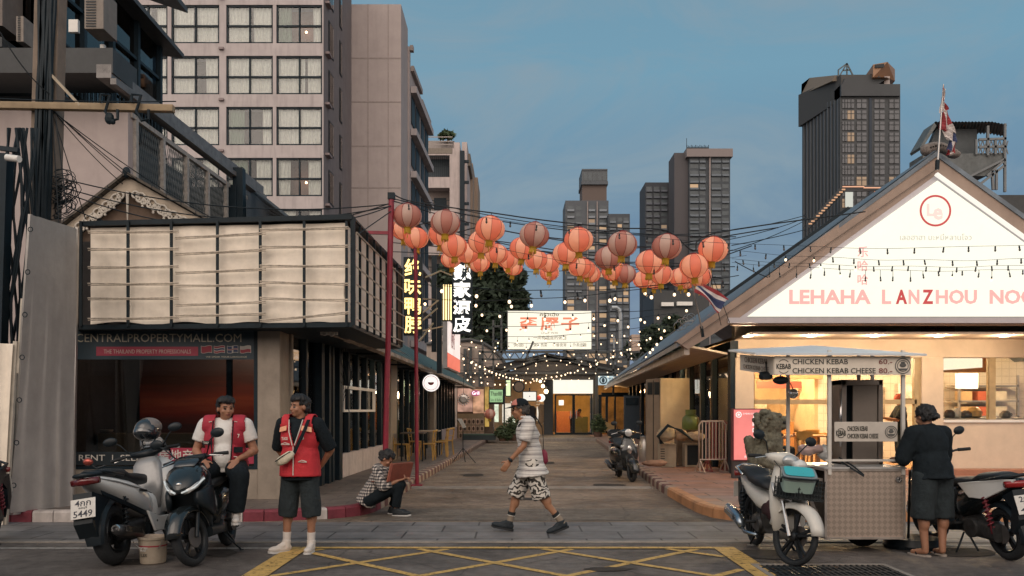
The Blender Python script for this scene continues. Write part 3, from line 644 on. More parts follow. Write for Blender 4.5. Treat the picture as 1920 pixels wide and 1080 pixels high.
# ---- tarpaulins
def tarp(name,lab,cs,m,n=24,k=40,amp=.05,seed=0):
    t_ = thing(name,lab,'tarpaulin',(cs[3].x,cs[3].y,.15));b = MB();vs = []
    for i in range(n+1):
        for j in range(k+1):
            a_ = cs[0].lerp(cs[1],i/n);c_ = cs[3].lerp(cs[2],i/n);p = a_.lerp(c_,j/k);p = p+V(0,noise.noise(Vector((i*.28+seed,j*.06,seed)))*amp+.03*math.sin(i*.9),0);vs.append(p)
    o_ = len(vs);q = lambda i,j: i*(k+1)+j
    b.add(vs+[v+V(0,.012,0) for v in vs],[(q(i,j),q(i+1,j),q(i+1,j+1),q(i,j+1)) for i in range(n) for j in range(k)]+[(o_+q(i,j),o_+q(i,j+1),o_+q(i+1,j+1),o_+q(i+1,j)) for i in range(n) for j in range(k)])
    b.build('sheet',m,t_,smooth=3);return t_
tg = mat('grey_tarp',(.34,.315,.295),.7,0,.12,3,.4,7,stain=.25)
t_ = tarp('tarpaulin','tall grey tarpaulin stretched between the pole and the corner office',[P(57,402,11.0),P(143,428,12.3),P(134,950,12.0),P(18,962,11.2)],tg)
b = MB();b.bar(P(57,402,11.05),P(20,965,11.25),.04);b.bar(P(144,428,12.35),P(136,955,12.1),.05);b.bar(P(20,962,11.28),P(136,950,12.1),.05);b.build('frame',steel,t_)
for k in range(7): b = MB();b.torus(P(57-5.2*k,430+80*k,10.98),.03,.006,'y',12,5);b.build('eyelet',blackmetal,t_)
t2 = tarp('tarpaulin','pale canvas sheet low at the far left edge behind the dark scooter',[P(-60,640,10.9),P(28,645,11.1),P(8,985,11.1),P(-60,985,10.9)],canv,12,20,.04,4)
b = MB();b.bar(P(30,640,11.12),P(10,985,11.12),.05);b.bar(P(42,560,11.14),P(34,700,11.14),.03);b.build('frame',mat('pale_stake',(.5,.45,.38)),t2)
# ================================================================ LEFT BACK: gabled roof, terrace house, hotel and neighbours
# ---- gable with carved trim
gb = thing('gabled_roof','small old gable with a pale carved bargeboard rising behind the billboard','roof',P(240,420,14.6));Dg = 14.6
gp = mat('old_gable_paint',(.50,.42,.33),.7,0,.15,6,stain=.5);apx,lf,rt = P(240,332,Dg),P(112,432,Dg),P(392,418,Dg)
b = MB()
for e_ in (lf,rt):
    w = V(0,0,-.21);b.prism([apx,e_,e_+w,apx+w*1.15],(0,.05,0))
b.build('bargeboard',gp,gb)
b = MB()
for s_,e_ in ((-1,lf),(1,rt)):
    for k in range(13):
        t_ = .10+.066*k;p = apx.lerp(e_,t_)+V(0,-.03,-.20);r_ = .055+.025*(k % 2)
        b.torus(p+V(0,0,-.03),r_,.018,'y',12,6);b.torus(p+V(.045*s_,0,-.10),r_*.55,.016,'y',10,5);b.ell(p+V(.03*s_,0,-.15*(k % 2)-.03),.024,n=8,m=5)
b.tube([apx+V(0,-.02,-.25),apx+V(0,-.02,-.8)],[.03,.008],8);b.build('carved_trim',mat('trim_paint',(.60,.55,.48),.7),gb)
b = MB();b.prism([apx+V(0,.1,-.3),lf+V(0,.1,-.3),rt+V(0,.1,-.3)],(0,.05,0));b.build('gable_wall',mat('gable_brown',(.16,.11,.08),.8,0,.3,5),gb)
b = MB()
for e_ in (lf,rt): b.prism([apx+V(0,-.1,.03),e_+V(0,-.1,.03),e_+V(.12 if e_ is rt else 0,4,.03),apx+V(.13,4,.03)],(0,0,.05))
b.build('tile_roof',tiles('roof_tiles',(.10,.085,.07),(.13,.11,.09),(.03,.03,.03),.25,.12,rough=.8,noisy=.4),gb)
b = MB();b.ell(apx+V(0,-.06,.06),(.07,.05,.10));b.build('finial',blackmetal,gb)
# ---- terrace house
Dh = 18.0;th = thing('terrace_house','dark glazed terrace house with a pale wall and a meshed side veranda, top left','house',(-12,Dh,0))
def hp(D,z,X0=-8.1): return Vector((X0+.0335*(D-Dh),D,z))
pw = mat('pale_render',(.40,.34,.325),.85,0,.08,2,.2,70,stain=.2)
b = MB();b.b2((-22,Dh,0),(-8.1,Dh+.25,7.9));b.prism([hp(18.25,0),hp(25,0),hp(25,5.0),hp(18.25,5.9)],(-.2,0,0));b.build('wall',pw,th)
b = MB();b.prism([hp(18.3,4.9,-9.6),hp(25,4.9,-9.6),hp(25,8.2,-9.6),hp(18.3,8.2,-9.6)],(-.2,0,0));b.b2((-9.6,24.9,4.5),(-7.9,25,8));b.build('veranda_back_wall',mat('veranda_dark',(.035,.045,.05),.7),th)
b = MB();b.bar(hp(18.1,7.75),hp(25.2,7.75),.10);b.bar(hp(18.1,5.95),hp(25.2,5.1),.12);b.build('rail',mat('pale_steel_frame',(.34,.31,.28),.6,0,.3,10),th)
for k in range(6):
    D = 18.3+1.32*k;b = MB();b.bar(hp(D,5.8-.1*k),hp(D,7.75),.12);b.build('veranda_post',MATS['pale_steel_frame'],th)
    if k < 5:
        b = MB()
        for q in range(14):
            for s_ in (0,1):
                u0,u1 = q/14,(q+5)/14;z0,z1 = (5.9,7.7) if s_ else (7.7,5.9)
                if u1 > 1: z1 = z0+(z1-z0)*(1-u0)/(u1-u0);u1 = 1
                b.bar(hp(D+1.32*u0,z0,-8.12),hp(D+1.32*u1,z1,-8.12),.012)
        b.build('mesh_panel',mat('mesh_wire',(.12,.13,.13),.5,.3),th)
fasc = mat('dark_fascia',(.035,.038,.04),.6,0,.2,4)
b = MB();b.b2((-22,Dh-.9,8.25),(-8.0,Dh+.2,8.75));b.build('slab',fasc,th)
b = MB();b.prism([hp(17.1,8.15,-8.0),hp(26.5,8.15,-8.0),hp(26.5,8.42,-8.0),hp(17.1,8.42,-8.0)],(-.3,0,0));b.prism([hp(17.1,8.02,-7.9),hp(26.5,8.02,-7.9),hp(26.5,8.14,-7.9),hp(17.1,8.14,-7.9)],(-.12,0,0));b.build('gutter',mat('zinc_gutter',(.17,.16,.155),.5,.3,.3,4),th)
b = MB();b.b2((-22,Dh-.6,8.9),(-10.4,Dh+.1,9.1));b.quad((-22,Dh-.62,9.5),(-11,Dh-.62,9.05),(-11,Dh,9.05),(-22,Dh,9.5));b.build('canopy',fasc,th)
# upper storey: window wall, roof
b = MB();b.b2((-22,18.8,8.7),(-10.6,18.9,12.4));b.prism([hp(18.9,8.7,-10.3),hp(24.4,8.7,-10.3),hp(24.4,12.3,-10.3),hp(18.9,12.3,-10.3)],(-.1,0,0));b.build('window',glass('night_glass',(.10,.13,.15),.5),th)
b = MB();b.b2((-22,19.6,8.7),(-10.6,24.3,12.3));b.build('dark_core',mat('core_dark',(.02,.028,.032),.8),th)
for k in range(5): D = 18.9+1.35*k;b = MB();b.bar(hp(D,8.7,-10.25),hp(D,12.3,-10.25),.13);b.build('mullion',darkframe,th)
for X in (-12.2,-13.6,-15,-17): b = MB();b.bar((X,18.75,8.7),(X,18.75,12.4),.12);b.build('mullion',darkframe,th)
b = MB();b.bar(hp(18.8,10.9,-10.25),hp(24.3,10.9,-10.25),.08)
for k in range(28): b.bar(hp(18.9+.2*k,8.75,-10.1),hp(18.9+.2*k,9.7,-10.1),.03)
b.bar(hp(18.8,9.72,-10.1),hp(24.4,9.72,-10.1),.05);b.build('balcony_rail',darkframe,th)
b = MB();b.prism([hp(17.6,12.25,-9.8),hp(24.9,11.75,-9.8),hp(24.9,11.87,-9.8),hp(17.6,12.4,-9.8)],(-2.6,0,.3));b.prism([hp(19.5,13.6,-9.9),hp(25.4,13.3,-9.9),hp(25.4,13.45,-9.9),hp(19.5,13.8,-9.9)],(-3.5,0,1.2));b.build('roof',mat('roof_dark',(.05,.055,.06),.6,0,.3,5),th)
b = MB();b.b2((-14.2,18.0,9.6),(-10.75,18.75,13.5));b.build('service_wall',mat('service_grey',(.15,.125,.11),.8,stain=.4),th)
# AC units and boxes
def acbox(lab,x0,x1,y0,y1,D,depth,m,top=True):
    t_ = thing('air_conditioner',lab,'air conditioner',P((x0+x1)/2,y1,D));a,c = P(x0,y0,D),P(x1,y1,D);b = MB();b.b2((a.x,D,c.z),(c.x,D+depth,a.z));b.build('casing',m,t_,bevel=.01)
    b = MB();n_ = 14
    for k in range(n_): z = c.z+(a.z-c.z)*(k+.7)/(n_+.5);b.b2((a.x+.04,D-.012,z),(a.x+(c.x-a.x)*.62,D-.004,z+(a.z-c.z)/n_*.45))
    b.build('louvre',blackpl,t_);return t_
acg = mat('ac_beige',(.20,.17,.145),.6,stain=.3)
acbox('beige outdoor air conditioner high on the dark terrace house, the larger of two',158,194,-20,54,17.3,.6,acg)
acbox('smaller beige air conditioner beside the utility pole top',30,44,30,78,17.5,.5,acg)
mb_ = thing('meter_box','small pale meter box on the grey service wall at top left','box',P(137,60,17.9));b = MB();a,c = P(128,36,17.9),P(146,60,17.9);b.b2((a.x,17.9,c.z),(c.x,17.99,a.z));b.build('box',whitep,mb_,bevel=.01)
wl_ = thing('wall_light','white wall lantern unit fixed by the dark windows of the terrace house','light',P(194,110,18));b = MB();b.bar(P(193,84,17.9),P(194,108,17.9),.10);b.build('housing',whitep,wl_,bevel=.02);b = MB();b.bar(P(197,92,17.95),P(206,98,18.6),.04);b.build('bracket',blackmetal,wl_)
# lean-to roofs between terrace and hotel
lr_ = thing('lean_to_roof','dark corrugated lean-to roof sloping down behind the gable and billboard','roof',(-9.5,27,4));b = MB()
for k in range(5): b.bar(P(462+4*k,345+14*k,27),P(540-2*k,408+3*k,22),.12,.05)
b.build('sheet',fasc,lr_);b = MB();b.prism([P(455,340,27.5),P(545,415,22),P(545,430,22),P(455,430,27.5)],(-.1,.1,0));b.build('side',mat('lean_side',(.10,.10,.10),.7,stain=.3),lr_)
b = MB();b.bar(P(448,316,24),P(450,430,24),.28);b.bar(P(434,350,24),P(434,430,24),.4);b.build('post',darkframe,lr_)
# ---- hotel
Dt = 54.0;ht = thing('hotel','pinkish concrete hotel with rows of curtained square windows, left','hotel',(-20,Dt,0))
hx = lambda x: xp(x,Dt);hz = lambda y: zy(y,Dt)
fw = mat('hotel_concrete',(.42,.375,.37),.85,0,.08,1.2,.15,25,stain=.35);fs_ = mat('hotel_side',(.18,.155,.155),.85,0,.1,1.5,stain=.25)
wcols = [(140,230),(240,314),(321,411),(424,511.5),(518,604)];pitch = 95.6;wrows = [(9+pitch*k,81+pitch*k) for k in range(-1,6)]
b = MB();ys = [-180]+[v for r_ in wrows for v in r_]+[790]
for k in range(0,len(ys),2): b.b2((hx(100),Dt,hz(ys[k+1])),(hx(606.5),Dt+.35,hz(ys[k])))
xs = [100]+[v for c_ in wcols for v in c_]+[606.5]
for r_ in wrows:
    for k in range(0,len(xs),2): b.b2((hx(xs[k]),Dt+.002,hz(r_[1])),(hx(xs[k+1]),Dt+.352,hz(r_[0])))
b.build('wall',fw,ht)
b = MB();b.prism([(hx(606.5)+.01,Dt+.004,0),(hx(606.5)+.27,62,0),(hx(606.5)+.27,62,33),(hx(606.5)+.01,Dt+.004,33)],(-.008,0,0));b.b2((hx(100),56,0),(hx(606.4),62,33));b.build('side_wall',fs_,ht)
for r_ in wrows:
    b = MB();b.box((hx(411+5),Dt-.1,hz(r_[1]+11)),(.3,.2,.14));b.build('ledge',mat('ledge_grey',(.25,.2,.2),.8),ht)
    b = MB();b.box((hx(611),Dt+.8,hz(r_[1]+13)),(.3,.9,.14));b.build('ledge',MATS['ledge_grey'],ht)
curt = mat('curtain_cream',(.80,.76,.68),.9,0,.15,5);curg = mat('curtain_green',(.22,.28,.20),.9,0,.15,5)
room = mat('hotel_room',(.06,.045,.04),.9);lit = mat('hotel_room_warm',(.20,.10,.07),.9)
hgl = glass('hotel_glass',(.92,.95,.96),.35)
def curtain(x0,x1,z0,z1,y,seed):
    b = MB();n_ = max(8,int((x1-x0)/.045));vs = []
    for i in range(n_+1):
        u = x0+(x1-x0)*i/n_;ph = noise.noise(Vector((u*1.3,seed,0)))*5
        for j,z in enumerate((z1,(z0+z1)/2,z0)):
            w = .11*math.sin(i*1.25+ph+j*.6)*(.6+.4*j)+.06*noise.noise(Vector((u*2,j,seed)));vs.append((u+.03*j*noise.noise(Vector((u*3,7,seed))),y+w,z))
    b.add(vs,[(i*3+j,i*3+3+j,i*3+4+j,i*3+1+j) for i in range(n_) for j in range(2)]);return b
gaps = {(1,1): (.55,.70,1),(2,4): (.30,.62,0),(3,1): (.47,.55,1),(4,2): (.60,.66,1),(2,1): (.44,.50,1),(4,5): (.4,.7,1),(4,1): (.30,.78,2),(2,2): (.48,.68,1),(3,3): (.36,.76,0),(3,4): (.42,.62,0),(4,4): (.28,.68,3)}
for ri,r_ in enumerate(wrows):
    for ci,(x0,x1) in enumerate(wcols):
        a0,a1,z0,z1 = hx(x0),hx(x1),hz(r_[1]),hz(r_[0]);W_ = a1-a0
        fb = MB();t_ = .10
        for p,q in (((a0,z0),(a0+t_,z1)),((a1-t_,z0),(a1,z1)),((a0,z0),(a1,z0+t_)),((a0,z1-t_),(a1,z1)),(((a0+a1)/2-.05,z0),((a0+a1)/2+.05,z1)),((a0,z0+(z1-z0)*.44),(a1,z0+(z1-z0)*.44+.11))):
            fb.b2((p[0],Dt+.06,p[1]),(q[0],Dt+.2,q[1]))
        f = fb.build('window',darkframe,ht)
        g_ = MB();g_.b2((a0,Dt+.14,z0),(a1,Dt+.15,z1));g_.build('pane',hgl,f)
        gp_ = gaps.get((ci,ri));bk = MB();bk.b2((a0-.1,Dt+1.2,z0-.1),(a1+.1,Dt+1.25,z1+.1));bk.build('room',lit if gp_ and gp_[2] >= 2 else room,f)
        if gp_:
            curtain(a0+.05,a0+W_*gp_[0],z0,z1,Dt+.35,ci+ri*7).build('curtain',curg if gp_[2] == 0 and ci == 3 or gp_[2] == 2 else curt,f,smooth=3);curtain(a0+W_*gp_[1],a1-.05,z0,z1,Dt+.35,ci+ri*7+3).build('curtain',curt,f,smooth=3)
            if gp_[2] >= 2: q = MB();q.ell((a0+W_*.58,Dt+.9,z0+(z1-z0)*.45),.07,n=10,m=7);q.build('room_lamp',glow('room_lamp',(1,.6,.3),12),f)
        else: curtain(a0+.05,a1-.05,z0,z1,Dt+.35,ci+ri*7).build('curtain',curt,f,smooth=3)
    for D1,D2,w_ in ((55.2,56.5,1),(58.2,58.9,0)):
        xx = lambda D: hx(606.5)+.0335*(D-Dt)+.03
        za,zb = hz(r_[1]+ (4 if w_ else 8)),hz(r_[0]+12)
        q = MB();q.prism([(xx(D1),D1,za),(xx(D2),D2,za),(xx(D2),D2,zb),(xx(D1),D1,zb)],(.03,0,0));f = q.build('side_window',darkframe,ht)
        q = MB();q.prism([(xx(D1+.1)+.035,D1+.12,za+.1),(xx(D2)+.035,D2-.12,za+.1),(xx(D2)+.035,D2-.12,zb-.1),(xx(D1)+.035,D1+.12,zb-.1)],(.01,0,0));q.build('pane',hgl,f)
# ---- plain apartment slab with stepped side
D2_ = 62.0;ap2 = thing('apartment_block','tall blank-fronted pale block with stepped roof beside the hotel','building',(-10,D2_,0));p2 = lambda x,y: (xp(x,D2_),zy(y,D2_))
x0,z1 = p2(650,8);x1,_ = p2(752,8)
pb = mat('blank_plaster',(.39,.335,.32),.9,0,.07,1.1,.15,30,stain=.12)
b = MB();b.b2((x0,D2_,0),(x1,D2_+4,z1));b.build('wall',pb,ap2)
jn = mat('joint',(.31,.265,.25),.9)
b = MB()
for y in (109,191,274,352): b.b2((x0,D2_-.02,zy(y,D2_)-.05),(x1,D2_+.01,zy(y,D2_)+.05))
for x in (690,728): b.b2((xp(x,D2_)-.04,D2_-.018,0),(xp(x,D2_)+.04,D2_+.01,z1))
b.build('panel_joint',jn,ap2)
def sx2(D): return x1+.034*(D-D2_)
steps = [(D2_+4,66.5,29.6),(66.5,71.5,28.2),(71.5,77,27.4)]
for i,(da,db,zt) in enumerate(steps):
    b = MB();b.prism([(sx2(da),da,0),(sx2(db),db,0),(sx2(db),db,zt),(sx2(da),da,zt)],(-6,0,0));b.build('wing',pb,ap2)
    b = MB();b.prism([(sx2(da)+.02,da,zt-.3),(sx2(db)+.02,db,zt-.3),(sx2(db)+.02,db,zt+.1),(sx2(da)+.02,da,zt+.1)],(.25,0,0));b.build('cornice',jn,ap2)
for k in range(8):
    zt = 26-k*3.3
    for (da,db) in ((66.7,68.4),(69,71),(72,73.6),(74.4,76.4)):
        b = MB();b.prism([(sx2(da)+.03,da,zt-2.1),(sx2(db)+.03,db,zt-2.1),(sx2(db)+.03,db,zt),(sx2(da)+.03,da,zt)],(.05,0,0));b.build('window',darkframe,ap2)
    b = MB();b.prism([(sx2(66.5)+.03,66.5,zt+.2),(sx2(77)+.03,77,zt+.2),(sx2(77)+.03,77,zt+.7),(sx2(66.5)+.03,66.5,zt+.7)],(.45,0,0));b.build('ledge',fw,ap2)
# ---- white balcony building
D3 = 96.0;a3 = thing('balcony_building','narrow white building with dark balconies and a rooftop plant behind the lanterns','building',(xp(830,D3),D3,0));q3 = lambda x,y: (xp(x,D3),zy(y,D3))
wb = mat('off_white_wall',(.47,.40,.38),.85,0,.1,1,stain=.4)
b = MB();ws = [(798,843,291,332),(798,843,352,395),(798,843,415,458),(798,843,478,520)]
yy = [278]+[v for w in ws for v in (w[2],w[3])]+[700]
for k in range(0,len(yy),2): b.b2((xp(797,D3),D3,zy(yy[k+1],D3)),(xp(851,D3),D3+3,zy(yy[k],D3)))
b.b2((xp(843,D3),D3+.01,5),(xp(851,D3),D3+3,zy(278,D3)-.01));b.b2((xp(851,D3),D3,5),(xp(862,D3),D3+9,zy(267,D3)));b.b2((xp(862,D3),D3+4,5),(xp(872,D3),D3+14,zy(262,D3)+1));b.build('wall',wb,a3)
b = MB();b.b2((xp(797,D3),D3-.05,zy(288,D3)),(xp(848,D3),D3-.01,zy(278,D3)));b.build('roof_band',mat('band_brown',(.20,.17,.14),.8),a3);b = MB();b.b2((xp(857,D3),D3+6,zy(282,D3)),(xp(877,D3),D3+12,zy(258,D3)));b.build('roof_band',mat('band_brown',(.20,.17,.14),.8),a3)
for i,w in enumerate(ws):
    a_,z_ = q3(w[0],w[3]);c_,zt = q3(w[1],w[2]);b = MB();b.b2((a_,D3+1.6,z_),(c_,D3+1.7,zt));f = b.build('balcony',mat('balcony_dark',(.03,.045,.055),.6) if i == 0 else mat('balcony_wall',(.22,.18,.16),.8),a3)
    if i: b = MB();b.b2((a_+.8,D3+1.5,z_),(a_+2.2,D3+1.58,z_+(zt-z_)*.7));b.build('door',darkframe,f)
    b = MB();h_ = .45 if i else .95
    for k in range(12): x = a_+(c_-a_)*(k+.5)/12;b.b2((x-.02,D3+.1,z_),(x+.02,D3+.14,z_+(zt-z_)*h_))
    b.b2((a_,D3+.08,z_+(zt-z_)*h_),(c_,D3+.16,z_+(zt-z_)*h_+.06));b.b2((a_,D3+.09,z_+(zt-z_)*h_*.5),(c_,D3+.15,z_+(zt-z_)*h_*.5+.05));b.build('railing',blackmetal,f)
b = MB()
for y in (256,264,270): b.b2((xp(800,D3),D3+.3,zy(y,D3)),(xp(848,D3),D3+.36,zy(y,D3)+.1))
b.b2((xp(798,D3),D3+2,zy(272,D3)),(xp(850,D3),D3+2.1,zy(254,D3)));b.build('roof_rail',mat('roof_rail',(.3,.26,.24)),a3)
b = MB();b.b2((xp(873,D3)-.5,D3+12,5),(xp(884,D3)-.4,D3+30,zy(290,D3)+2.5));b.b2((xp(874,D3),D3+16,5),(xp(885,D3),D3+24,zy(310,D3)+3));b.build('rear_wing',mat('tan_wall',(.30,.23,.18),.85,stain=.3),a3)
b = MB();b.bar((xp(867,D3),D3-.1,5),(xp(867,D3),D3-.1,zy(284,D3)),.5)
for y in (303,342,382,420): b.box((xp(871,D3),D3,zy(y,D3)),(1.0,.3,.3))
b.build('downpipe',darkframe,a3)
# ---- foliage helper
def leaf_cloud(b,blobs,n,size,rng,flat=.5):
    for _ in range(n):
        c,r = rng.choice(blobs)
        while True:
            v = Vector((rng.uniform(-1,1),rng.uniform(-1,1),rng.uniform(-1,1)))
            if .25 < v.length < 1: break
        v = v*(rng.random()**.3/max(v.length,.3))*.9 if rng.random() < .6 else v
        p = Vector(c)+Vector((v.x*r[0],v.y*r[1],v.z*r[2]));s_ = size*rng.uniform(.6,1.4)
        a_ = Vector((rng.gauss(0,1),rng.gauss(0,1),rng.gauss(0,.6))).normalized();u = a_.cross(Vector((rng.gauss(0,1),rng.gauss(0,1),rng.gauss(0,1)))).normalized()
        b.add([p-a_*s_,p+u*s_*.45,p+a_*s_,p-u*s_*.45],[(0,1,2,3)])
leafm = mat('dark_leaves',(.030,.048,.028),.7,0,.5,2.5);leaf2 = mat('green_leaves',(.06,.09,.04),.7,0,.45,5);bark = mat('bark',(.09,.065,.045),.9,0,.3,8,.4,30)
def tree(lab,base,blobs,n,size,m,trunk_r=.25,seed=1,name='tree',cat='tree'):
    t_ = thing(name,lab,cat,base);rng = random.Random(seed);b = MB();c0 = Vector(blobs[0][0]);b.tube([base,Vector(base)+V(.1,0,(c0.z-base[2])*.5),c0],[trunk_r,trunk_r*.7,trunk_r*.3],9)
    for c,r in blobs: b.tube([Vector(base)+V(0,0,(c0.z-base[2])*.55),(c0+Vector(c))/2,c],[trunk_r*.5,trunk_r*.3,trunk_r*.1],6)
    b.build('trunk',bark,t_,smooth=3);b = MB();leaf_cloud(b,blobs,n,size,rng);b.build('crown',m,t_);return t_
def tb_(x,y,D,r,k=1): p = P(x,y,D);q = r*D/FPX;return (tuple(p),(q,q*1.1,q*k))
tree('large dark leafy tree behind the white characters and lanterns',(xp(905,58),58,0),[tb_(x,y,58,r,k) for x,y,r,k in ((905,560,60,.9),(880,520,45,.9),(940,545,42,.9),(965,520,24,.8),(925,505,34,.7),(860,580,50,1),(970,560,22,.9),(905,620,70,.7),(950,600,45,.9),(845,530,36,1.1),(978,590,18,.8))],15000,.26,leafm,.4,2)
tree('dark low tree between the two central towers and the alley roofs',(xp(1240,75),75,0),[tb_(x,y,75,r,k) for x,y,r,k in ((1235,640,42,.8),(1200,655,30,.8),(1280,640,30,.8),(1262,610,22,.9))],5000,.3,leafm,.3,3)
pod = thing('podium','dark low podium block with two pale slabs under the central towers','building',(xp(1275,120),120,0));b = MB();b.b2((xp(1226,120),120,0),(xp(1330,120),130,zy(545,120)));b.build('wall',fasc,pod)
for x0,x1,y in ((1240,1263,571),(1269,1298,570)): b = MB();b.b2((xp(x0,119.5),119.3,zy(y+3,119.5)),(xp(x1,119.5),120,zy(y-4,119.5)));b.build('slab',whitep,pod)
tree('small potted tree on the roof terrace of the white building',(xp(838,97),97,zy(272,97)),[tb_(x,y,97,r,k) for x,y,r,k in ((836,252,9,.8),(843,254,8,.8),(829,256,6,.7))],500,.35,leaf2,.12,5)
# ================================================================ RIGHT RESTAURANT
rt_ = thing('noodle_restaurant','gabled noodle restaurant with a glowing triangular sign and warm lit windows','restaurant',(8,18,.15));DF = 18.0
def rx(D,z,o=0): return Vector((XR(D)+o,D,z))
# gable front
DG = 16.5;ax = P(1755,290,DG);tipL = P(1268,640,DG);botL = P(1290,655,DG)
k_ = (ax.z-tipL.z)/(ax.x-tipL.x);tipR = V(2*ax.x-tipL.x,DG,tipL.z)
barge = mat('tan_bargeboard',(.33,.245,.195),.7,0,.1,3,.1,60,stain=.25)
w_ = .86
b = MB()
inn = V(ax.x,DG,ax.z-w_);iL = P(1374,604,DG);iR = V(2*ax.x-iL.x,DG,iL.z)
b.prism([ax,tipL,botL,iL,inn],(0,.25,0));b.build('bargeboard',barge,rt_)
b = MB();b.prism([ax,inn,iR,V(2*ax.x-botL.x,DG,botL.z),tipR],(0,.25,0));b.build('bargeboard',barge,rt_)
b = MB()
for s_ in (1,):
    b.bar(P(1755,318,DG-.03),P(1262,660,DG-.03)+V(.1,0,.1),.012)
b.build('board_joint',mat('joint_dark',(.12,.09,.07)),rt_)
# grey trim + lit face
def gp_(x,y,o): return P(x,y,DG-o)
trim = mat('aluminium_trim',(.48,.45,.47),.4,.2,.06);lum = bpy.data.materials.get('x')
inL,inR,inT = P(1385,597,DG),V(2*ax.x-P(1385,597,DG).x,DG,zy(597,DG)),P(1755,328,DG)
b = MB();b.prism([inT+V(0,-.02,0),inL+V(0,-.02,0),inR+V(0,-.02,0)],(0,.1,0));b.build('trim',trim,rt_)
gsign = glow('gable_light_box',(1,.985,.83),.97,.02,.9)
fT,fL_ = P(1755,340,DG),P(1400,594,DG);fR = V(2*fT.x-fL_.x,DG,fL_.z)
b = MB();b.prism([fT+V(0,-.06,0),fL_+V(0,-.06,0),fR+V(0,-.06,0)],(0,.03,0));face = b.build('light_box',gsign,rt_)
b = MB();b.bar(P(1755,326,DG-.1),P(1755,326,DG-.1)+V(4,0,-4*k_),.09,.05);b.build('lit_edge',glow('edge_white',(1,.95,.85),.9),rt_)
b = MB();b.b2((iL.x-.1,DG-.04,zy(606,DG)),(iR.x,DG+.2,zy(596,DG)));b.build('base_trim',trim,rt_)
pink = glow('pink_lettering',(1,.52,.47),.84);red_ = glow('red_lettering',(.85,.10,.10),.6);pale = glow('faint_pink_lettering',(1,.74,.66),.9);darkred = mat('dark_lettering',(.12,.02,.02))
yt = DG-.075
def gtext(txt,x0,x1,y0,y1,m,bold=.02): a,c = P(x0,y0,yt),P(x1,y1,yt);fit_text(txt,c.x-a.x,a.z-c.z,((a.x+c.x)/2,yt,(a.z+c.z)/2),m,face,bold=bold,depth=.012)
gtext('LEHAHA',1480,1633,543,570,pink,.03);gtext('L',1654,1671,543,570,pink,.03);gtext('A',1680,1701,543,570,red_,.03);gtext('N',1704,1724,543,570,pink,.03);gtext('Z',1730,1750,543,570,red_,.03);gtext('HOU',1755,1832,543,570,pink,.03);gtext('NOODLE',1856,2010,543,570,pink,.03)
for i,ch in enumerate('乐哈哈'): gtext(ch,1608,1628,462+i*26,482+i*26,pink,.01)
gtext('เลอฮาฮา บะหมี่หลานโจว',1688,1822,438,450,glow('faint_lettering',(.72,.68,.56),.85),0)
c = P(1754,395,yt);b = MB();b.torus(c,.285,.02,'y',40,6,.5);b.build('logo_ring',red_,face);gtext('L',1738,1752,382,405,pale,.03);gtext('e',1750,1768,390,412,pale,.03)
# roof
b = MB();rfm = mat('blue_metal_roof',(.14,.17,.20),.5,.3,.25,2,stain=.3)
far = P(1134,722,45.6);nearE = V(tipL.x+.02,DG,tipL.z-.02);ridN = V(ax.x+.0,DG-.03,ax.z+.06);ridF = V(ax.x+1.52,45.6,ax.z+.0)
n = 200;vs = []
for i in range(n+1):
    e_ = nearE.lerp(far,i/n);r_ = ridN.lerp(ridF,i/n);w = .025*(i % 2)
    vs += [e_+V(0,0,w+.02),r_+V(0,0,w+.02)]
b.add(vs,[(2*i,2*i+2,2*i+3,2*i+1) for i in range(n)]);b.prism([nearE+V(0,.05,.0),far,ridF,ridN],(0,0,-.10))
b.prism([ridN,ridF,ridF+V(5,0,-5*k_),ridN+V(5,0,-5*k_)],(0,0,-.1));b.build('roof',rfm,rt_)
b = MB();b.bar(botL+V(.0,.1,-.02),P(1134,727,45.6),.10,.16);b.build('gutter',mat('pale_gutter',(.52,.46,.40),.6,0,.2,3,stain=.3),rt_)
b = MB();b.prism([botL+V(.1,.2,.05),P(1136,722,45.6),rx(45.6,2.66),rx(18,2.66,-.15)],(0,0,.04));b.build('soffit',mat('soffit_cream',(.45,.38,.30),.8),rt_)
b = MB();b.bar(P(1352,560,DG+.1),P(1591,390,DG+.1),.06);b.build('roof_pipe',blackmetal,rt_)
# front wall
b = MB();b.b2((XR(DF)-.0,DF,2.6),(13.6,DF+.25,3.5));b.build('beam',cream,rt_)
for x0,x1 in ((1378,1413),(1727,1768)): b = MB();b.b2((xp(x0,DF),DF-.03,.14),(xp(x1,DF),DF+.4,2.6));b.build('pillar',cream,rt_,bevel=.01)
b = MB();b.b2((xp(1378,DF),DG+.2,2.98),(13.6,DF,3.02));b.build('porch_ceiling',cream,rt_)
b = MB();b.b2((xp(1374,DG),DG+.06,zy(609,DG)),(13.6,DG+.2,zy(604,DG)));b.build('porch_edge',cream,rt_)
for x in (1397,1515,1632,1751,1872):
    c = P(x,607,17.2);b = MB();b.lathe([(.09,0),(.10,.012),(.05,.02)],(c.x,17.0,2.955),16);dl = b.build('downlight',glow('downlight',(1,.82,.6),14),rt_);lamp('downlight_lamp',(c.x,17.0,2.85),34,(1,.76,.5),rt_,.06)
b = MB();b.b2((xp(1768,DF),DF,.14),(13.6,DF+.2,zy(790,DF)));b.build('low_wall',cream,rt_);b = MB();b.b2((xp(1768,DF),DF-.04,zy(792,DF)),(13.6,DF+.2,zy(787,DF)));b.build('sill',whitep,rt_)
b = MB();b.b2((xp(1430,DF),DF-.5,.14),(13.6,DF-.02,.26));b.build('step',mat('step_terracotta',(.34,.15,.09),.6,0,.15,4,.1),rt_)
wf = mat('gold_frame',(.38,.28,.15),.5);b = MB()
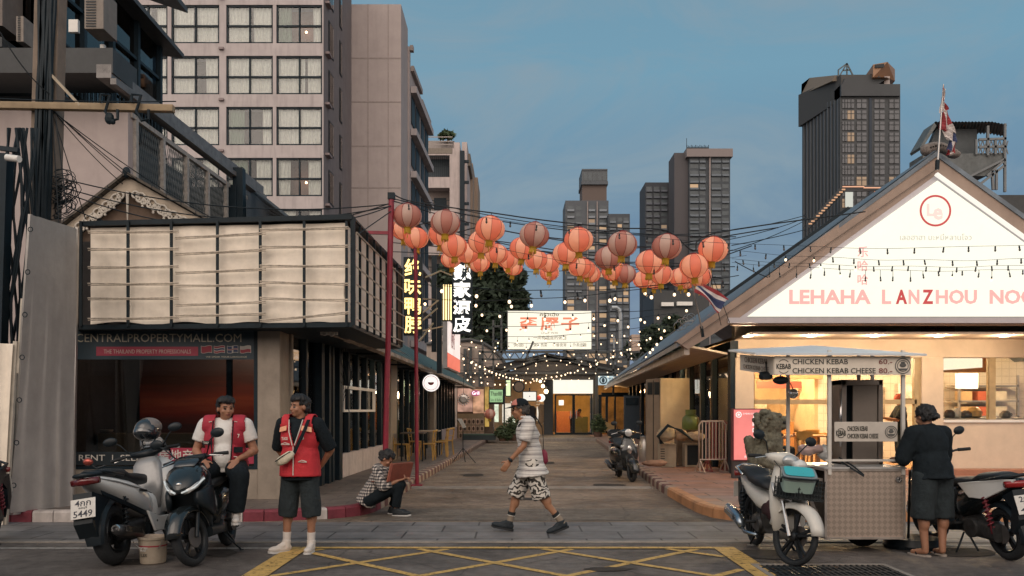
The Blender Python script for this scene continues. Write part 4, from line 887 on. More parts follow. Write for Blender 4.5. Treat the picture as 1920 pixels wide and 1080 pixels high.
for x0,x1,y0,y1 in ((1413,1416,634,878),(1716,1727,632,800),(1768,1770,632,790),(1856,1868,632,788),(1415,1727,632,636),(1415,1720,749,758),(1768,1920,631,634)):
    a,c = P(x0,y0,DF),P(x1,y1,DF);b.b2((a.x,DF+.02,c.z),(c.x,DF+.14,a.z))
b.build('window_frame',wf,rt_)
for x0,x1,y1 in ((1413,1727,878),(1768,2060,790)): a,c = P(x0,632,DF),P(x1,y1,DF);b = MB();b.b2((a.x,DF+.06,c.z),(c.x,DF+.07,a.z));b.build('window',gl_clear,rt_)
# alley side: slim dark posts with full-height glass
for k,D1 in enumerate((18.0,20.1,21.7,23.5,25.3,27.2,29,31,33,35,37,39,41,43)):
    b = MB();w = .3 if k == 0 else .2;b.prism([rx(D1,.15,-.09),rx(D1+w,.15,-.09),rx(D1+w,.15,.04),rx(D1,.15,.04)],(0,0,2.56));b.build('post',darkframe,rt_)
b = MB();b.prism([rx(18.2,.15,-.02),rx(28,.15,-.02),rx(28,.15,-.01),rx(18.2,.15,-.01)],(0,0,2.56));b.build('window',gl_clear,rt_)
b = MB();b.prism([rx(28,.15,-.02),rx(44,.15,-.02),rx(44,.15,.06),rx(28,.15,.06)],(0,0,2.56));b.build('window',gl_dark,rt_)
b = MB();b.prism([rx(17.95,2.7,-.1),rx(45,2.7,-.1),rx(45,2.7,.06),rx(17.95,2.7,.06)],(0,0,.25));b.build('fascia',darkframe,rt_)
# interior shell
iw = mat('inner_warm_wall',(.58,.43,.26),.8,0,.15,2);ic = mat('inner_ceiling_wood',(.46,.26,.12),.6,0,.25,4);tilew = tiles('kitchen_tiles',(.66,.60,.52),(.68,.62,.54),(.54,.49,.42),.2,.2,axis='xz',offset=0,noisy=.1)
b = MB();b.b2((XR(26),26,.15),(8.2,26.1,3.1));b.b2((8.15,23.0,.15),(8.25,26,3.1));b.build('inner_wall',iw,rt_)
b = MB();b.b2((8.25,23.0,.15),(14,23.1,3.1));b.build('kitchen_wall',tilew,rt_)
b = MB();b.b2((XR(18)+.05,18.3,3.0),(14,26,3.06));b.build('ceiling',ic,rt_);b = MB();b.b2((XR(18)+.2,18.3,.15),(14,26,.17));b.build('floor',mat('amber_floor',(.36,.20,.08),.4),rt_)
b = MB();b.b2((5.2,22.2,2.3),(8.1,22.4,2.9));b.b2((9.3,19.6,2.36),(11.0,19.75,2.95));b.build('wood_bulkhead',mat('orange_wood',(.42,.20,.08),.5,0,.2,5),rt_)
# lit menu band, hanging slips, menu screens
b = MB();a,c = P(1768,684,18.9),P(1842,664,18.9);b.prism([P(1769,672,18.9),P(1842,663,19.2),P(1842,689,19.2),P(1769,694,18.9)],(0,.05,0));b.build('lit_menu',glow('menu_warm_white',(1,.9,.66),1.25),rt_)
fit_text('招牌牛肉',.9,.26,(P(1700,660,21).x,20.95,zy(660,21)),glow('hang_white',(1,.9,.7),1.8),rt_,bold=.02);fit_text('乐哈哈兰州',1.15,.3,(P(1806,650,19.5).x,19.45,zy(648,19.5)),MATS['hang_white'],rt_,bold=.02)
for x0,x1,D in ((1578,1628,21.5),):
    a,c = P(x0,638,D),P(x1,656,D);b = MB();b.b2((a.x-.05,D,c.z-.05),(c.x+.05,D+.06,a.z+.05));o = b.build('screen',blackpl,rt_)
    for i in range(3): b = MB();z = a.z-.04-i*.09;b.b2((a.x,D-.01,z-.05),(c.x,D-.005,z));b.build('screen_line',glow('screen_blue',(.25,.38,.95),1.1),o)
b = MB();a,c = P(1795,700,20.5),P(1834,729,20.5);b.b2((a.x,20.5,c.z),(c.x,20.6,a.z));b.build('white_board',mat('cool_white',(.6,.66,.68),.5,emit=(.7,.85,.9),es=.35),rt_)
b = MB();a,c = P(1420,715,24),P(1700,728,24);b.b2((a.x,24,c.z),(c.x,24.05,a.z));b.build('neon_band',glow('neon_red',(1,.2,.1),1.0),rt_)
b = MB();b.tube([P(1768,642,20),P(1920,640,20)],.02,6);b.build('tube_lamp',glow('tube_white',(1,.9,.75),6),rt_)
for x,y,z,e_ in ((6.2,20,2.8,400),(7.6,20.5,2.8,400),(9.6,19.8,2.7,360),(11.6,20,2.8,360),(6.8,23.5,2.8,400),(5.8,24.5,2.8,240)): lamp('ceiling_lamp',(x,y,z),e_,(1,.70,.38),rt_,.15)
for k in range(6):
    b = MB();p = P(1440+k*48,700,20.5+.4*(k % 2));b.lathe([(.02,.18),(.05,.12),(.13,.0),(.125,-.01)],p,14);f = b.build('pendant_shade',mat('pendant_black',(.03,.02,.015)),rt_);b = MB();b.ell(p+V(0,0,.01),.05,n=10,m=7);b.build('bulb',glow('pendant_bulb',(1,.7,.35),15),f);b = MB();b.bar(p+V(0,0,.15),V(p.x,p.y,3),.012);b.build('cord',blackmetal,f)
for k,(x,y0,w,h,c_) in enumerate(((1500,690,.5,.35,(.8,.5,.1)),(1560,695,.3,.3,(.7,.3,.1)),(1600,700,.4,.25,(.6,.15,.08)),(1660,690,.35,.4,(.7,.55,.3)))):
    b = MB();p = P(x,y0,25.9);b.b2((p.x-w,25.9,p.z-h),(p.x+w,25.95,p.z+h));b.build('wall_poster',mat('poster_%02d' % k,c_,.6,0,.4,4),rt_)
# counter, tables, stools
def dining_table(lab,x,y,w=.6,l=1.2):
    t_ = thing('dining_table',lab,'table',(x,y,.17));b = MB();b.box((0,0,.74),(l,w,.04));b.build('tabletop',mat('table_amber',(.50,.26,.09),.4,0,.15,5),t_,local=True,bevel=.008)
    for sx_ in (-1,1):
        for sy_ in (-1,1): b = MB();b.bar((sx_*(l/2-.06),sy_*(w/2-.06),0),(sx_*(l/2-.06),sy_*(w/2-.06),.72),.05);b.build('leg',mat('table_leg_wood',(.28,.15,.06),.5),t_,local=True)
    return t_
t1 = dining_table('amber dining table just inside the front window behind the stone lion',6.3,19.3,.7,1.6)
t3 = dining_table('amber dining table deeper in the restaurant behind the cart',7.6,21.0);
def stool(lab,x,y):
    t_ = thing('stool',lab,'stool',(x,y,.17));b = MB();b.box((0,0,.45),(.36,.36,.04));b.build('seat',mat('stool_yellow',(.55,.32,.08),.5),t_,local=True,bevel=.01)
    for sx_ in (-1,1):
        for sy_ in (-1,1): b = MB();b.bar((sx_*.17,sy_*.17,0),(sx_*.14,sy_*.14,.43),.03);b.build('leg',MATS['table_leg_wood'],t_,local=True)
    b = MB();b.box((0,.17,.75),(.36,.03,.2));b.bar((-.15,.17,.45),(-.15,.17,.7),.03);b.bar((.15,.17,.45),(.15,.17,.7),.03);b.build('backrest',MATS['stool_yellow'],t_,local=True);return t_
s0 = stool('yellow chair at the left end of the window table',5.75,18.75)
for x,y,rz_,l_ in ((6.5,18.75,.1,'yellow chair in front of the middle of the window table'),(6.9,19.9,PI,'yellow chair on the far side of the window table'),(7.3,20.4,.3,'yellow chair in front of the deeper dining table')): dup(s0,(x,y,.17),rz_,l_)
ctr = thing('kitchen_counter','pale serving counter with glass screen inside the right window','counter',(10.3,18.9,.15));b = MB();b.b2((9.15,18.5,.15),(13.4,19.1,1.28));b.build('body',mat('counter_pale',(.55,.42,.24),.5),ctr);b = MB();b.b2((9.1,18.45,1.28),(13.4,19.15,1.32));b.build('top',steel,ctr)
for k,(x,w,h,c_,l_) in enumerate(((1780,.12,.16,(.05,.04,.04),'small dark pot on the kitchen counter, leftmost'),(1793,.10,.20,(.55,.52,.45),'white jug on the kitchen counter beside the dark pot'),(1812,.14,.14,(.06,.06,.07),'black pan on the kitchen counter'),(1826,.16,.22,(.45,.28,.10),'tan paper bag on the kitchen counter'),(1885,.12,.14,(.1,.1,.1),'dark pot on the right end of the kitchen counter'))):
    p = P(x,770,18.7);t_ = thing('kitchen_pot' if c_[0] < .2 else 'container',l_,'pot' if c_[0] < .2 else 'container',(p.x,18.7,1.32));b = MB();b.lathe([(w*.7,0),(w,.03),(w*.95,h*.7),(w*.6,h),(w*.4,h+.02)],(p.x,18.7,1.32),14);b.build('body',mat('ct_%02d' % k,c_,.4),t_,smooth=.6);b = MB();b.torus((p.x+w,18.7,1.32+h*.5),.03,.008,'y',12,5);b.build('handle',blackpl,t_)
sf = thing('kitchen_shelf','steel kitchen rack with boxes against the tiled wall, far right','shelf',(12.2,22.4,.15));b = MB()
for z in (.9,1.3,1.7,2.1): b.b2((11.6,22.2,z),(13.2,22.8,z+.04))
for x in (11.62,13.15): b.b2((x,22.2,.15),(x+.05,22.26,2.4))
b.build('frame',steel,sf)
for k in range(9): x,z = 11.75+.45*(k % 3),(.94,1.34,1.74)[k//3];tag(MB().box((x+.1,22.4,z+.12),(.3,.3,.24)).build('box',mat('shelf_box_%02d' % (k % 3),((.5,.35,.2),(.4,.1,.06),(.5,.48,.44))[k % 3],.7)),('brown','red','white')[k % 3]+' box on the '+('lowest','middle','upper')[k//3]+' level of the steel kitchen rack','box')
# plaque, lamp dome
pq = thing('plaque','small pink address plaque above the restaurant doorway','plaque',P(1759,618,DF-.04));a,c = P(1727,609,DF-.05),P(1790,629,DF-.05);b = MB();b.b2((a.x,DF-.05,c.z),(c.x,DF-.03,a.z));b.build('board',mat('plaque_pink',(.42,.22,.17),.5),pq)
fit_text('บริษัท จิ้งหมู่ ฟู้ดแอนด์ จำกัด',.60,.085,((a.x+c.x)/2,DF-.055,zy(615,DF)),mat('plaque_ink',(.16,.02,.02)),pq);fit_text('210/1-3 ซอย ซ. C',.42,.05,((a.x+c.x)/2,DF-.055,zy(625,DF)),MATS['plaque_ink'],pq)
cd_ = thing('dome_camera','small beige dome camera on the cream beam of the restaurant','camera',P(1658,618,DF));c = P(1658,619,DF-.05);b = MB();b.lathe([(.06,0),(.06,.03),(.03,.04)],c,14);b.build('mount',cream,cd_);b = MB();b.ell(c,(.05,.05,.045));b.build('dome',mat('dome_dark',(.12,.1,.08),.2),cd_)
# pink light box sign
lb = thing('lightbox_sign','pink lit pavement sign with white Chinese lettering beside the stone lion','sign',P(1404,885,16.8));D = 16.8;a,c = P(1376,768,D),P(1432,862,D)
b = MB();b.b2((a.x-.02,D,c.z-.02),(c.x+.02,D+.16,a.z+.02));b.build('case',mat('case_dark_red',(.15,.03,.04),.5),lb);b = MB();b.b2((a.x,D-.012,c.z),(c.x,D-.002,a.z));f = b.build('face',glow('pink_face',(1,.27,.24),.82,.08,3),lb)
ww = glow('sign_white',(1,.9,.85),1.0)
for i,ch in enumerate('乐哈哈兰州拉面'): s_ = .115 if i < 3 else .085;z_ = a.z-.19-i*.125 if i < 3 else a.z-.19-3*.125-(i-3)*.1;fit_text(ch,s_,s_*.95,(a.x+.42,D-.02,z_+.03),ww,f,bold=.03)
b = MB();b.torus((a.x+.09,D-.02,a.z-.1),.05,.01,'y',18,5,.5);b.ell((a.x+.09,D-.02,a.z-.1),(.025,.006,.025),n=10,m=6);b.build('logo',ww,f)
fit_text('乐哈哈兰州牛肉面',.38,.035,(a.x+.36,D-.02,a.z-.08),ww,f);fit_text('咨询电话',.2,.05,(a.x+.3,D-.02,c.z+.06),ww,f)
b = MB();b.b2((a.x-.02,D+.02,.15),(c.x+.02,D+.14,c.z-.02));b.build('base',mat('base_dark',(.05,.04,.04),.6),lb)
# ridge ornament and tall flag
def flagwave(b,o,uvec,vvec,n,m,amp,seed,mats=3,droop=0,tw=0):
    vs = []
    for i in range(n+1):
        for j in range(m+1):
            u,v = i/n,j/m;p = Vector(o)+Vector(uvec)*u+Vector(vvec)*v+Vector((0,amp*math.sin(u*7+v*2+seed)+amp*.6*noise.noise(Vector((u*4,v*4,seed))),-droop*u*u+.05*math.sin(v*5+u*4)))
            p.x += tw*math.sin(v*4.2+seed)*(1-u)
            vs.append(p)
    for i in range(n):
        for j in range(m):
            k = j/m;b.mat((0 if k < 1/6 else 1 if k < 2/6 else 2 if k < 4/6 else 1 if k < 5/6 else 0));o_ = len(b.v)
            b.add([vs[i*(m+1)+j],vs[(i+1)*(m+1)+j],vs[(i+1)*(m+1)+j+1],vs[i*(m+1)+j+1]],[(0,1,2,3)])
fmt = [mat('flag_cloth_red',(.28,.035,.04),.8),mat('flag_cloth_white',(.55,.50,.48),.8),mat('flag_cloth_navy',(.04,.055,.13),.8)]
f1 = thing('flag','faded red and white flag hanging limp from the pole on the gable peak','flag',P(1757,320,DG-.2));b = MB();b.tube([P(1757,318,DG-.2),P(1769,158,DG-.2)],[.02,.012],8);b.build('pole',steel,f1);b = MB();b.bar(P(1757,318,DG-.2),P(1758,300,DG-.2),.06);b.build('holder',blackmetal,f1)
b = MB();pts = [((1768,160),(1772,168),0),((1765,188),(1772,190),1),((1762,212),(1778,206),0),((1762,240),(1784,232),0),((1764,244),(1794,250),1),((1778,262),(1793,268),2),((1776,280),(1790,288),0),((1774,290),(1783,292),1)]
for (p,q,m0),(r_,s_,m1) in zip(pts,pts[1:]):
    n_ = 5
    for i in range(n_):
        for j in range(4):
            def pt(u,v): a_ = P(*p,DG-.2).lerp(P(*r_,DG-.2),u);c_ = P(*q,DG-.2).lerp(P(*s_,DG-.2),u);w = a_.lerp(c_,v);w.y += .04*math.sin(v*9+u*3+p[1]);return w
            b.mat((m0,m0,1,m1)[j]);b.add([pt(i/n_,j/4),pt(i/n_,(j+1)/4),pt((i+1)/n_,(j+1)/4),pt((i+1)/n_,j/4)],[(0,1,2,3)])
b.build('cloth',fmt,f1)
orn = thing('roof_ornament','grey scaly curled ornament on the peak of the restaurant roof','ornament',P(1762,290,DG+.3));b = MB()
for k in range(12): b.ell(P(1738+4.6*k,281-9*math.sin(k/11*PI)+k*.8,DG+.3),(.13,.12,.12-.004*k),n=10,m=7)
b.build('body',mat('ornament_stone',(.20,.17,.15),.8,0,.35,14,.5,30),orn,smooth=3)
f2 = thing('flag','Thai tricolour flag on a slanted pole over the alley eave of the restaurant','flag',P(1318,630,15.9));b = MB();b.tube([P(1318,625,15.9),P(1297,530,15.6)],.014,8);b.build('pole',steel,f2);b = MB();b.bar(P(1318,632,15.9),P(1315,612,15.88),.05);b.build('holder',blackmetal,f2)
b = MB();flagwave(b,P(1301,547,15.6),P(1347,585,15.6)-P(1301,547,15.6),P(1320,528,15.6)-P(1301,547,15.6),16,12,.05,1,droop=-.02);b.build('cloth',fmt,f2,smooth=3)
# watchtower behind
wt = thing('water_tank_tower','corrugated steel lookout tower with railing behind the restaurant roof','tower',P(1820,400,27));D = 27
ct = mat('tin_grey',(.11,.12,.12),.6,.2,.25,5,stain=.4);b = MB();n = 44;vs = []
for i in range(n+1):
    w = .03*(i % 2);x = 1752+(1888-1752)*i/n;p = P(x,229+max(0,(x-1860)*.2),D);p.z += w;q = P(x-6,235,D+.9);q.z = p.z-.1+w;vs += [p,q]
b.add(vs,[(2*i,2*i+2,2*i+3,2*i+1) for i in range(n)]);b.prism([P(1752,230,D),P(1725,276,D),P(1728,280,D),P(1756,236,D)],(0,.7,0));b.build('roof',ct,wt)
b = MB();b.prism([P(1758,236,D+.5),P(1832,236,D+.5),P(1832,292,D+.5),P(1735,292,D+.5)],(0,.2,0));b.build('cabin',mat('cabin_dark',(.07,.08,.085),.7,stain=.2),wt)
b = MB();b.prism([P(1730,290,D),P(1886,286,D),P(1886,296,D),P(1730,300,D)],(0,.9,0));b.prism([P(1740,300,D),P(1884,296,D),P(1884,301,D),P(1850,330,D),P(1800,330,D)],(0,.8,0));b.build('platform',ct,wt)
for k,(x0,y0,x1,y1) in enumerate(((1884,232,1884,360),(1852,236,1852,292),(1866,262,1866,290),(1830,262,1830,290),(1835,262,1886,260),(1835,276,1886,275),(1850,330,1884,300),(1810,335,1884,298),(1860,320,1862,356),(1868,318,1868,356),(1838,345,1884,310))): b = MB();b.bar(P(x0,y0,D-.05),P(x1,y1,D-.05),.07);b.build('strut',mat('strut_grey',(.14,.15,.155),.5,.3),wt)
b = MB()
for k in range(7): b.bar(P(1835+8*k,264,D-.05),P(1842+8*k,289,D-.05),.025);b.bar(P(1842+8*k,264,D-.05),P(1835+8*k,289,D-.05),.025)
b.build('railing',MATS['strut_grey'],wt);b = MB();b.b2((xp(1868,D),D+.5,5),(xp(2000,D),D+4,zy(358,D)));b.build('base_block',fasc,wt)
# ================================================================ TOWERS on the skyline
def tower(lab,x0,x1,ytop,D,cols,rows,yfirst,ypitch,wallc,side=None,extra=None,name='tower',litp=.12,sidec=None,balc=True,seed=1,wfrac=.62):
    rng = random.Random(seed);t_ = thing(name,lab,'tower',(xp((x0+x1)/2,D),D,0));a,c,zt = xp(x0,D),xp(x1,D),zy(ytop,D);wm = mat('tower_wall_%02d' % seed,wallc,.85,0,.12,.08,stain=.1)
    b = MB();b.b2((a,D,0),(c,D+18,zt));b.build('wall',wm,t_)
    if side:
        for (sa,sb,st,sm) in side: b = MB();b.b2((xp(sa,D),D+2,0),(xp(sb,D),D+16,zy(st,D)));b.build('wing',sm,t_)
    dk = mat('tower_glass',(.05,.065,.075),.35,0,.3,.3);lt = glow('tower_window_lit',(1,.66,.38),.42);lt2 = glow('tower_window_dim',(.8,.55,.35),.28)
    rects = []
    for k in range(rows):
        y = yfirst+k*ypitch
        for (ca,cb) in cols: rects.append((ca,cb,y,y+ypitch*wfrac))
    for lst,part_ in ((rects[:100],True),(rects[100:],False)):
        if not lst: continue
        if part_:
            for r_ in lst: b = MB();b.b2((xp(r_[0],D),D-.06,zy(r_[3],D)),(xp(r_[1],D),D-.01,zy(r_[2],D)));u = rng.random()*(1.9 if r_[2] < 470 else .75);b.build('window',lt if u < litp*.75 else lt2 if u < litp else dk,t_)
        else:
            b = MB()
            for r_ in lst:
                u = rng.random();b.mat(1 if u < litp*.5 else 2 if u < litp else 0);b.b2((xp(r_[0],D),D-.06,zy(r_[3],D)),(xp(r_[1],D),D-.01,zy(r_[2],D)))
            o = b.build('window_rows',[dk,lt,lt2],t_);o['kind'] = 'stuff'
    if balc:
        for i,r_ in enumerate(rects[:100]):
            if rng.random() < .75: b = MB();b.b2((xp(r_[0],D)-.1,D-.9,zy(r_[3],D)-.7),(xp(r_[1],D)+.1,D,zy(r_[3],D)+.15));b.build('balcony',mat('balcony_pale_%02d' % seed,tuple(min(.6,q*2.3) for q in wallc),.8),t_)
    if extra: extra(t_,D,wm,dk)
    return t_
def ex1(t_,D,wm,dk):
    b = MB();b.b2((xp(1092,D),D+1,zy(377,D)),(xp(1138,D),D+14,zy(345,D)));b.build('lift_tower',mat('lift_brown',(.11,.085,.075),.85),t_)
    b = MB();b.b2((xp(1091,D),D,zy(345,D)),(xp(1139,D),D+15,zy(318,D)));b.build('crown_box',mat('crown_dark',(.07,.08,.09),.6),t_)
    b = MB();b.b2((xp(1090,D),D-.3,zy(346,D)),(xp(1140,D),D+15,zy(340,D)));b.b2((xp(1091,D),D-.3,zy(320,D)),(xp(1139,D),D+15,zy(317,D)));b.build('cornice',wm,t_)
    b = MB()
    for x in (1101.5,1119.5): b.b2((xp(x-1,D),D-.5,0),(xp(x+1,D),D-.3,zy(378,D)))
    b.build('rib',mat('rib_pale',(.25,.21,.2),.8),t_)
    for k in range(5): b = MB();b.b2((xp(1094+9*k,D),D-.1,zy(339,D)),(xp(1101+9*k,D),D-.02,zy(324,D)));b.build('crown_window',dk,t_)
tower('brown residential tower with a box on its roof, left of the skyline group',1060,1141,376,350,[(1064,1076),(1080,1090),(1104,1115),(1124,1137)],30,386,12.6,(.088,.098,.110),None,ex1,litp=.22,seed=11)
tower('low brown tower wing in front of the left residential tower',1141,1181,401,342,[(1144,1154),(1158,1166),(1169,1178)],28,408,12.6,(.062,.070,.080),None,None,litp=.22,seed=12)
def ex2(t_,D,wm,dk):
    b = MB()
    for k in range(16): b.bar((xp(1288+2.7*k,D),D,zy(280,D)),(xp(1288+2.7*k,D),D,zy(272+(k % 3),D)),.25)
    b.bar((xp(1290,D),D+3,zy(275,D)),(xp(1290,D),D+3,zy(255,D)),.2);b.build('antenna',blackmetal,t_)
    b = MB();b.b2((xp(1286,D),D-2,zy(296,D)),(xp(1372,D),D+12,zy(281,D)));b.build('cornice',mat('cornice_grey',(.2,.17,.165),.8),t_)
    b = MB();b.b2((xp(1289,D),D+1,zy(284,D)),(xp(1330,D),D+10,zy(275,D)));b.build('roof_house',wm,t_)
    b = MB();b.b2((xp(1329,D),D-1,0),(xp(1331.5,D),D-.1,zy(282,D)));b.build('rib',mat('rib_pale',(.25,.21,.2),.8),t_)
tower('dark apartment tower with white balcony bands and rooftop antennas, centre right',1292,1369,280,380,[(1294,1309),(1312,1322),(1334,1351),(1354,1366)],36,295,12.6,(.055,.064,.074),[(1266,1293,284,mat('tower_side_dark',(.075,.07,.075),.85))],ex2,litp=.14,seed=13)
tower('short dark tower block left of the balcony tower',1210,1266,342,400,[(1212,1222),(1226,1236),(1240,1250),(1254,1263)],34,350,12,(.05,.055,.065),None,None,litp=.16,seed=14)
# the big dark hotel tower
Dk = 250.0;T4 = thing('tower','big dark glass tower with ribbed left face and a cantilevered roof box, right','tower',(xp(1600,Dk),Dk,0))
dkw = mat('dark_tower_wall',(.042,.046,.050),.7,0,.15,.1);dkg = mat('dark_tower_glass',(.085,.09,.10),.25,0,.3,.3)
q4 = lambda x,y,o=0: Vector((xp(x,Dk)*(Dk+o)/Dk,Dk+o,EYE+(CY-y)/FPX*(Dk+o)))
b = MB();b.b2((xp(1575,Dk),Dk,0),(xp(1688,Dk),Dk+22,zy(160,Dk)));b.build('wall',dkw,T4)
b = MB();b.prism([q4(1504,700,28),q4(1575,700,1),q4(1575,175,1),q4(1504,200,28)],(14,0,0));b.build('ribbed_face',mat('ribbed_dark',(.04,.042,.045),.7),T4)
b = MB()
for k in range(11):
    t = (k+.5)/11;x = 1504+71*t;o = 28-27*t;a_ = q4(x,760,o-.8);c_ = q4(x,205-20*t,o-.8);b.bar(a_,c_,.5)
b.build('rib',mat('rib_steel',(.10,.11,.12),.5,.3),T4)
b = MB();b.prism([q4(1497,238,28),q4(1577,186,.4),q4(1577,140,.4),q4(1497,178,28)],(10,0,0));b.build('crown_band',mat('crown_brown',(.055,.054,.052),.75),T4)
b = MB();b.prism([q4(1502,178,27),q4(1560,152,3),q4(1566,141,3),q4(1518,146,27),q4(1503,158,27)],(12,0,0));b.build('roof_terrace',mat('terrace_tan',(.16,.13,.10),.8),T4)
b = MB();b.b2((xp(1575,Dk),Dk-1,zy(182,Dk)),(xp(1685,Dk),Dk+20,zy(160,Dk)));b.prism([q4(1577,162,-.7),q4(1640,162,-.7),q4(1660,149,-.7),q4(1638,138,-.7),q4(1585,146,-.7)],(0,14,0));b.build('parapet',dkw,T4)
b = MB();b.bar(q4(1661,160,2),q4(1661,145,2),1.6);b.build('column',mat('col_pale',(.35,.3,.28)),T4)
b = MB();b.prism([q4(1637,145,-2),q4(1663,145,-2),q4(1678,152,6),q4(1678,130,6),q4(1664,116,-2),q4(1637,121,-2)],(2,14,0));b.build('roof_box',mat('box_bronze',(.26,.14,.075),.5,stain=.2),T4);b = MB();b.prism([q4(1641,127,-2.4),q4(1658,126,-2.4),q4(1658,119,-2.4),q4(1641,121,-2.4)],(0,.3,0));b.build('box_opening',blackpl,T4)
b = MB()
for p,q in (((1572,146),(1588,119)),((1588,119),(1600,143)),((1572,146),(1600,143)),((1588,119),(1588,144)),((1572,131),(1588,119)),((1572,131),(1572,146)),((1580,132),(1594,131))): b.bar(q4(*p,2),q4(*q,2),.35)
b.build('roof_pyramid',mat('frame_steel_blue',(.06,.08,.09),.5),T4)
rng = random.Random(5)
lt = glow('tower_window_lit',(1,.66,.38),.42);lt2 = glow('tower_window_dim',(.8,.55,.35),.28);orange = glow('orange_room',(1,.35,.15),.7)
for k in range(11):
    y = 187+k*20.7
    for ci,(a_,c_) in enumerate(((1579,1588),(1589,1601),(1606,1624),(1639,1658),(1667,1685))):
        if y > 175+ (1700-1579)*2: continue
        m_ = dkg;u = rng.random()
        if u < .10: m_ = lt2
        if (k,ci) in ((8,3),(7,2),(7,4)): m_ = orange if (k,ci) == (8,3) else lt2
        b = MB();b.b2((xp(a_,Dk),Dk-.25,zy(y+16,Dk)),(xp(c_,Dk),Dk-.05,zy(y,Dk)));w = b.build('window',m_,T4)
        b = MB();xm = (xp(a_,Dk)+xp(c_,Dk))/2;b.b2((xm-.1,Dk-.4,zy(y+16,Dk)),(xm+.1,Dk-.26,zy(y,Dk)));b.b2((xp(a_,Dk),Dk-.38,zy(y+6,Dk)-.08),(xp(c_,Dk),Dk-.27,zy(y+6,Dk)+.08));b.build('glazing_bar',dkw,w)
b = MB();b.b2((xp(1629,Dk),Dk-.3,0),(xp(1634,Dk),Dk-.05,zy(184,Dk)));b.build('recess',mat('navy_recess',(.01,.02,.035)),T4)
# podium lights
b = MB();b.bar(q4(1515,425,-6),q4(1580,355,-12),.6,1.5);b.bar(q4(1580,355,-12),q4(1665,352,-12),.6,1.5);b.build('podium_edge',dkw,T4)
for k in range(14): t = k/13;b = MB();b.box(q4(1517+62*t,421-64*t,-7-5*t)+V(0,-1,0),(.9,.3,.35));b.build('podium_light',glow('podium_warm',(1,.55,.3),.55),T4)
b = MB();b.box(q4(1600,350,-13),(6,.3,.25));b.box(q4(1650,352,-13),(9,.3,.25));b.build('podium_strip',glow('podium_strip',(1,.5,.3),.8),T4)
b = MB();b.b2((xp(1584,Dk)*.95,Dk-13,zy(388,237)),(xp(1598,Dk)*.95,Dk-12.8,zy(360,237)));b.build('bright_window',glow('bright_pane',(.75,.78,.7),.65),T4)
# ================================================================ LANTERNS, STRING LIGHTS, END OF THE ALLEY
# ---- paper lanterns: unit radius 1, hung from (0,0,1)
def lantern_silk(name,lo,hi,s):
    m = bpy.data.materials.new(name);m.use_nodes = True;t = m.node_tree;N = t.nodes.new;K = t.links.new;b = t.nodes['Principled BSDF'];o = t.nodes['Material Output']
    c = N('ShaderNodeTexCoord');n = N('ShaderNodeTexNoise');n.inputs['Scale'].default_value = 1.2;K(c.outputs['Object'],n.inputs[0])
    # silk gores in two dyes of red
    sx_ = N('ShaderNodeSeparateXYZ');K(c.outputs['Object'],sx_.inputs[0]);at = N('ShaderNodeMath');at.operation = 'ARCTAN2';K(sx_.outputs[1],at.inputs[0]);K(sx_.outputs[0],at.inputs[1])
    ml = N('ShaderNodeMath');ml.operation = 'MULTIPLY';ml.inputs[1].default_value = 4;K(at.outputs[0],ml.inputs[0]);sn = N('ShaderNodeMath');sn.operation = 'SINE';K(ml.outputs[0],sn.inputs[0])
    r = N('ShaderNodeMapRange');r.inputs['From Min'].default_value = -.15;r.inputs['From Max'].default_value = .15;K(sn.outputs[0],r.inputs[0])
    wv = N('ShaderNodeTexWave');wv.bands_direction = 'Z';wv.inputs['Scale'].default_value = 6;K(c.outputs['Object'],wv.inputs[0])
    mx = N('ShaderNodeMixRGB');mx.inputs[1].default_value = lo+(1,);mx.inputs[2].default_value = hi+(1,);K(r.outputs[0],mx.inputs[0])
    m2 = N('ShaderNodeMixRGB');m2.blend_type = 'MULTIPLY';m2.inputs[0].default_value = .22;K(mx.outputs[0],m2.inputs[1]);K(wv.outputs[0],m2.inputs[2])
    K(m2.outputs[0],b.inputs['Base Color']);b.inputs['Roughness'].default_value = .55
    tl = N('ShaderNodeBsdfTranslucent');K(m2.outputs[0],tl.inputs[0]);ms = N('ShaderNodeMixShader');ms.inputs[0].default_value = .5;K(b.outputs[0],ms.inputs[1]);K(tl.outputs[0],ms.inputs[2]);K(ms.outputs[0],o.inputs[0])
    if s: b.inputs['Emission Color'].default_value = (1,.30,.18,1);b.inputs['Emission Strength'].default_value = s
    return m
silk_lit = lantern_silk('lantern_silk_lit',(.80,.29,.21),(.90,.58,.45),.15);silk_off = lantern_silk('lantern_silk_faded',(.74,.36,.29),(.88,.68,.58),.05)
ribm = mat('lantern_rib',(.30,.035,.03),.6);fring = mat('gold_fringe',(.50,.30,.02),.7,0,.3,20)
b = MB();prof = []
for i in range(25):
    a_ = -PI/2+.26+(PI-.52)*i/24;prof.append((1.0*math.cos(a_)*(1-.012*(i % 2)),.84*math.sin(a_)))
vs = [];nn = 32
for r_,z in prof:
    for k in range(nn):
        a_ = 2*PI*k/nn;q = r_*(1-.035*(1-abs(math.sin(a_*4)))**3);vs.append((q*math.cos(a_),q*math.sin(a_),z))
b.add(vs,[(i*nn+k,i*nn+(k+1) % nn,(i+1)*nn+(k+1) % nn,(i+1)*nn+k) for i in range(24) for k in range(nn)]);me_s = b.mesh('shade',silk_lit,3);me_s2 = b.mesh('shade',silk_off,3)
b = MB()
for k in range(8): a_ = 2*PI*k/8;b.tube([(r_*.985*math.cos(a_),r_*.985*math.sin(a_),z) for r_,z in prof[::2]],.016,5)
me_r = b.mesh('ribs',ribm,3)
b = MB();b.lathe([(.27,.80),(.28,.86),(.20,.90)],n=16);me_c = b.mesh('cap',mat('cap_pale',(.55,.45,.35),.5),.6)
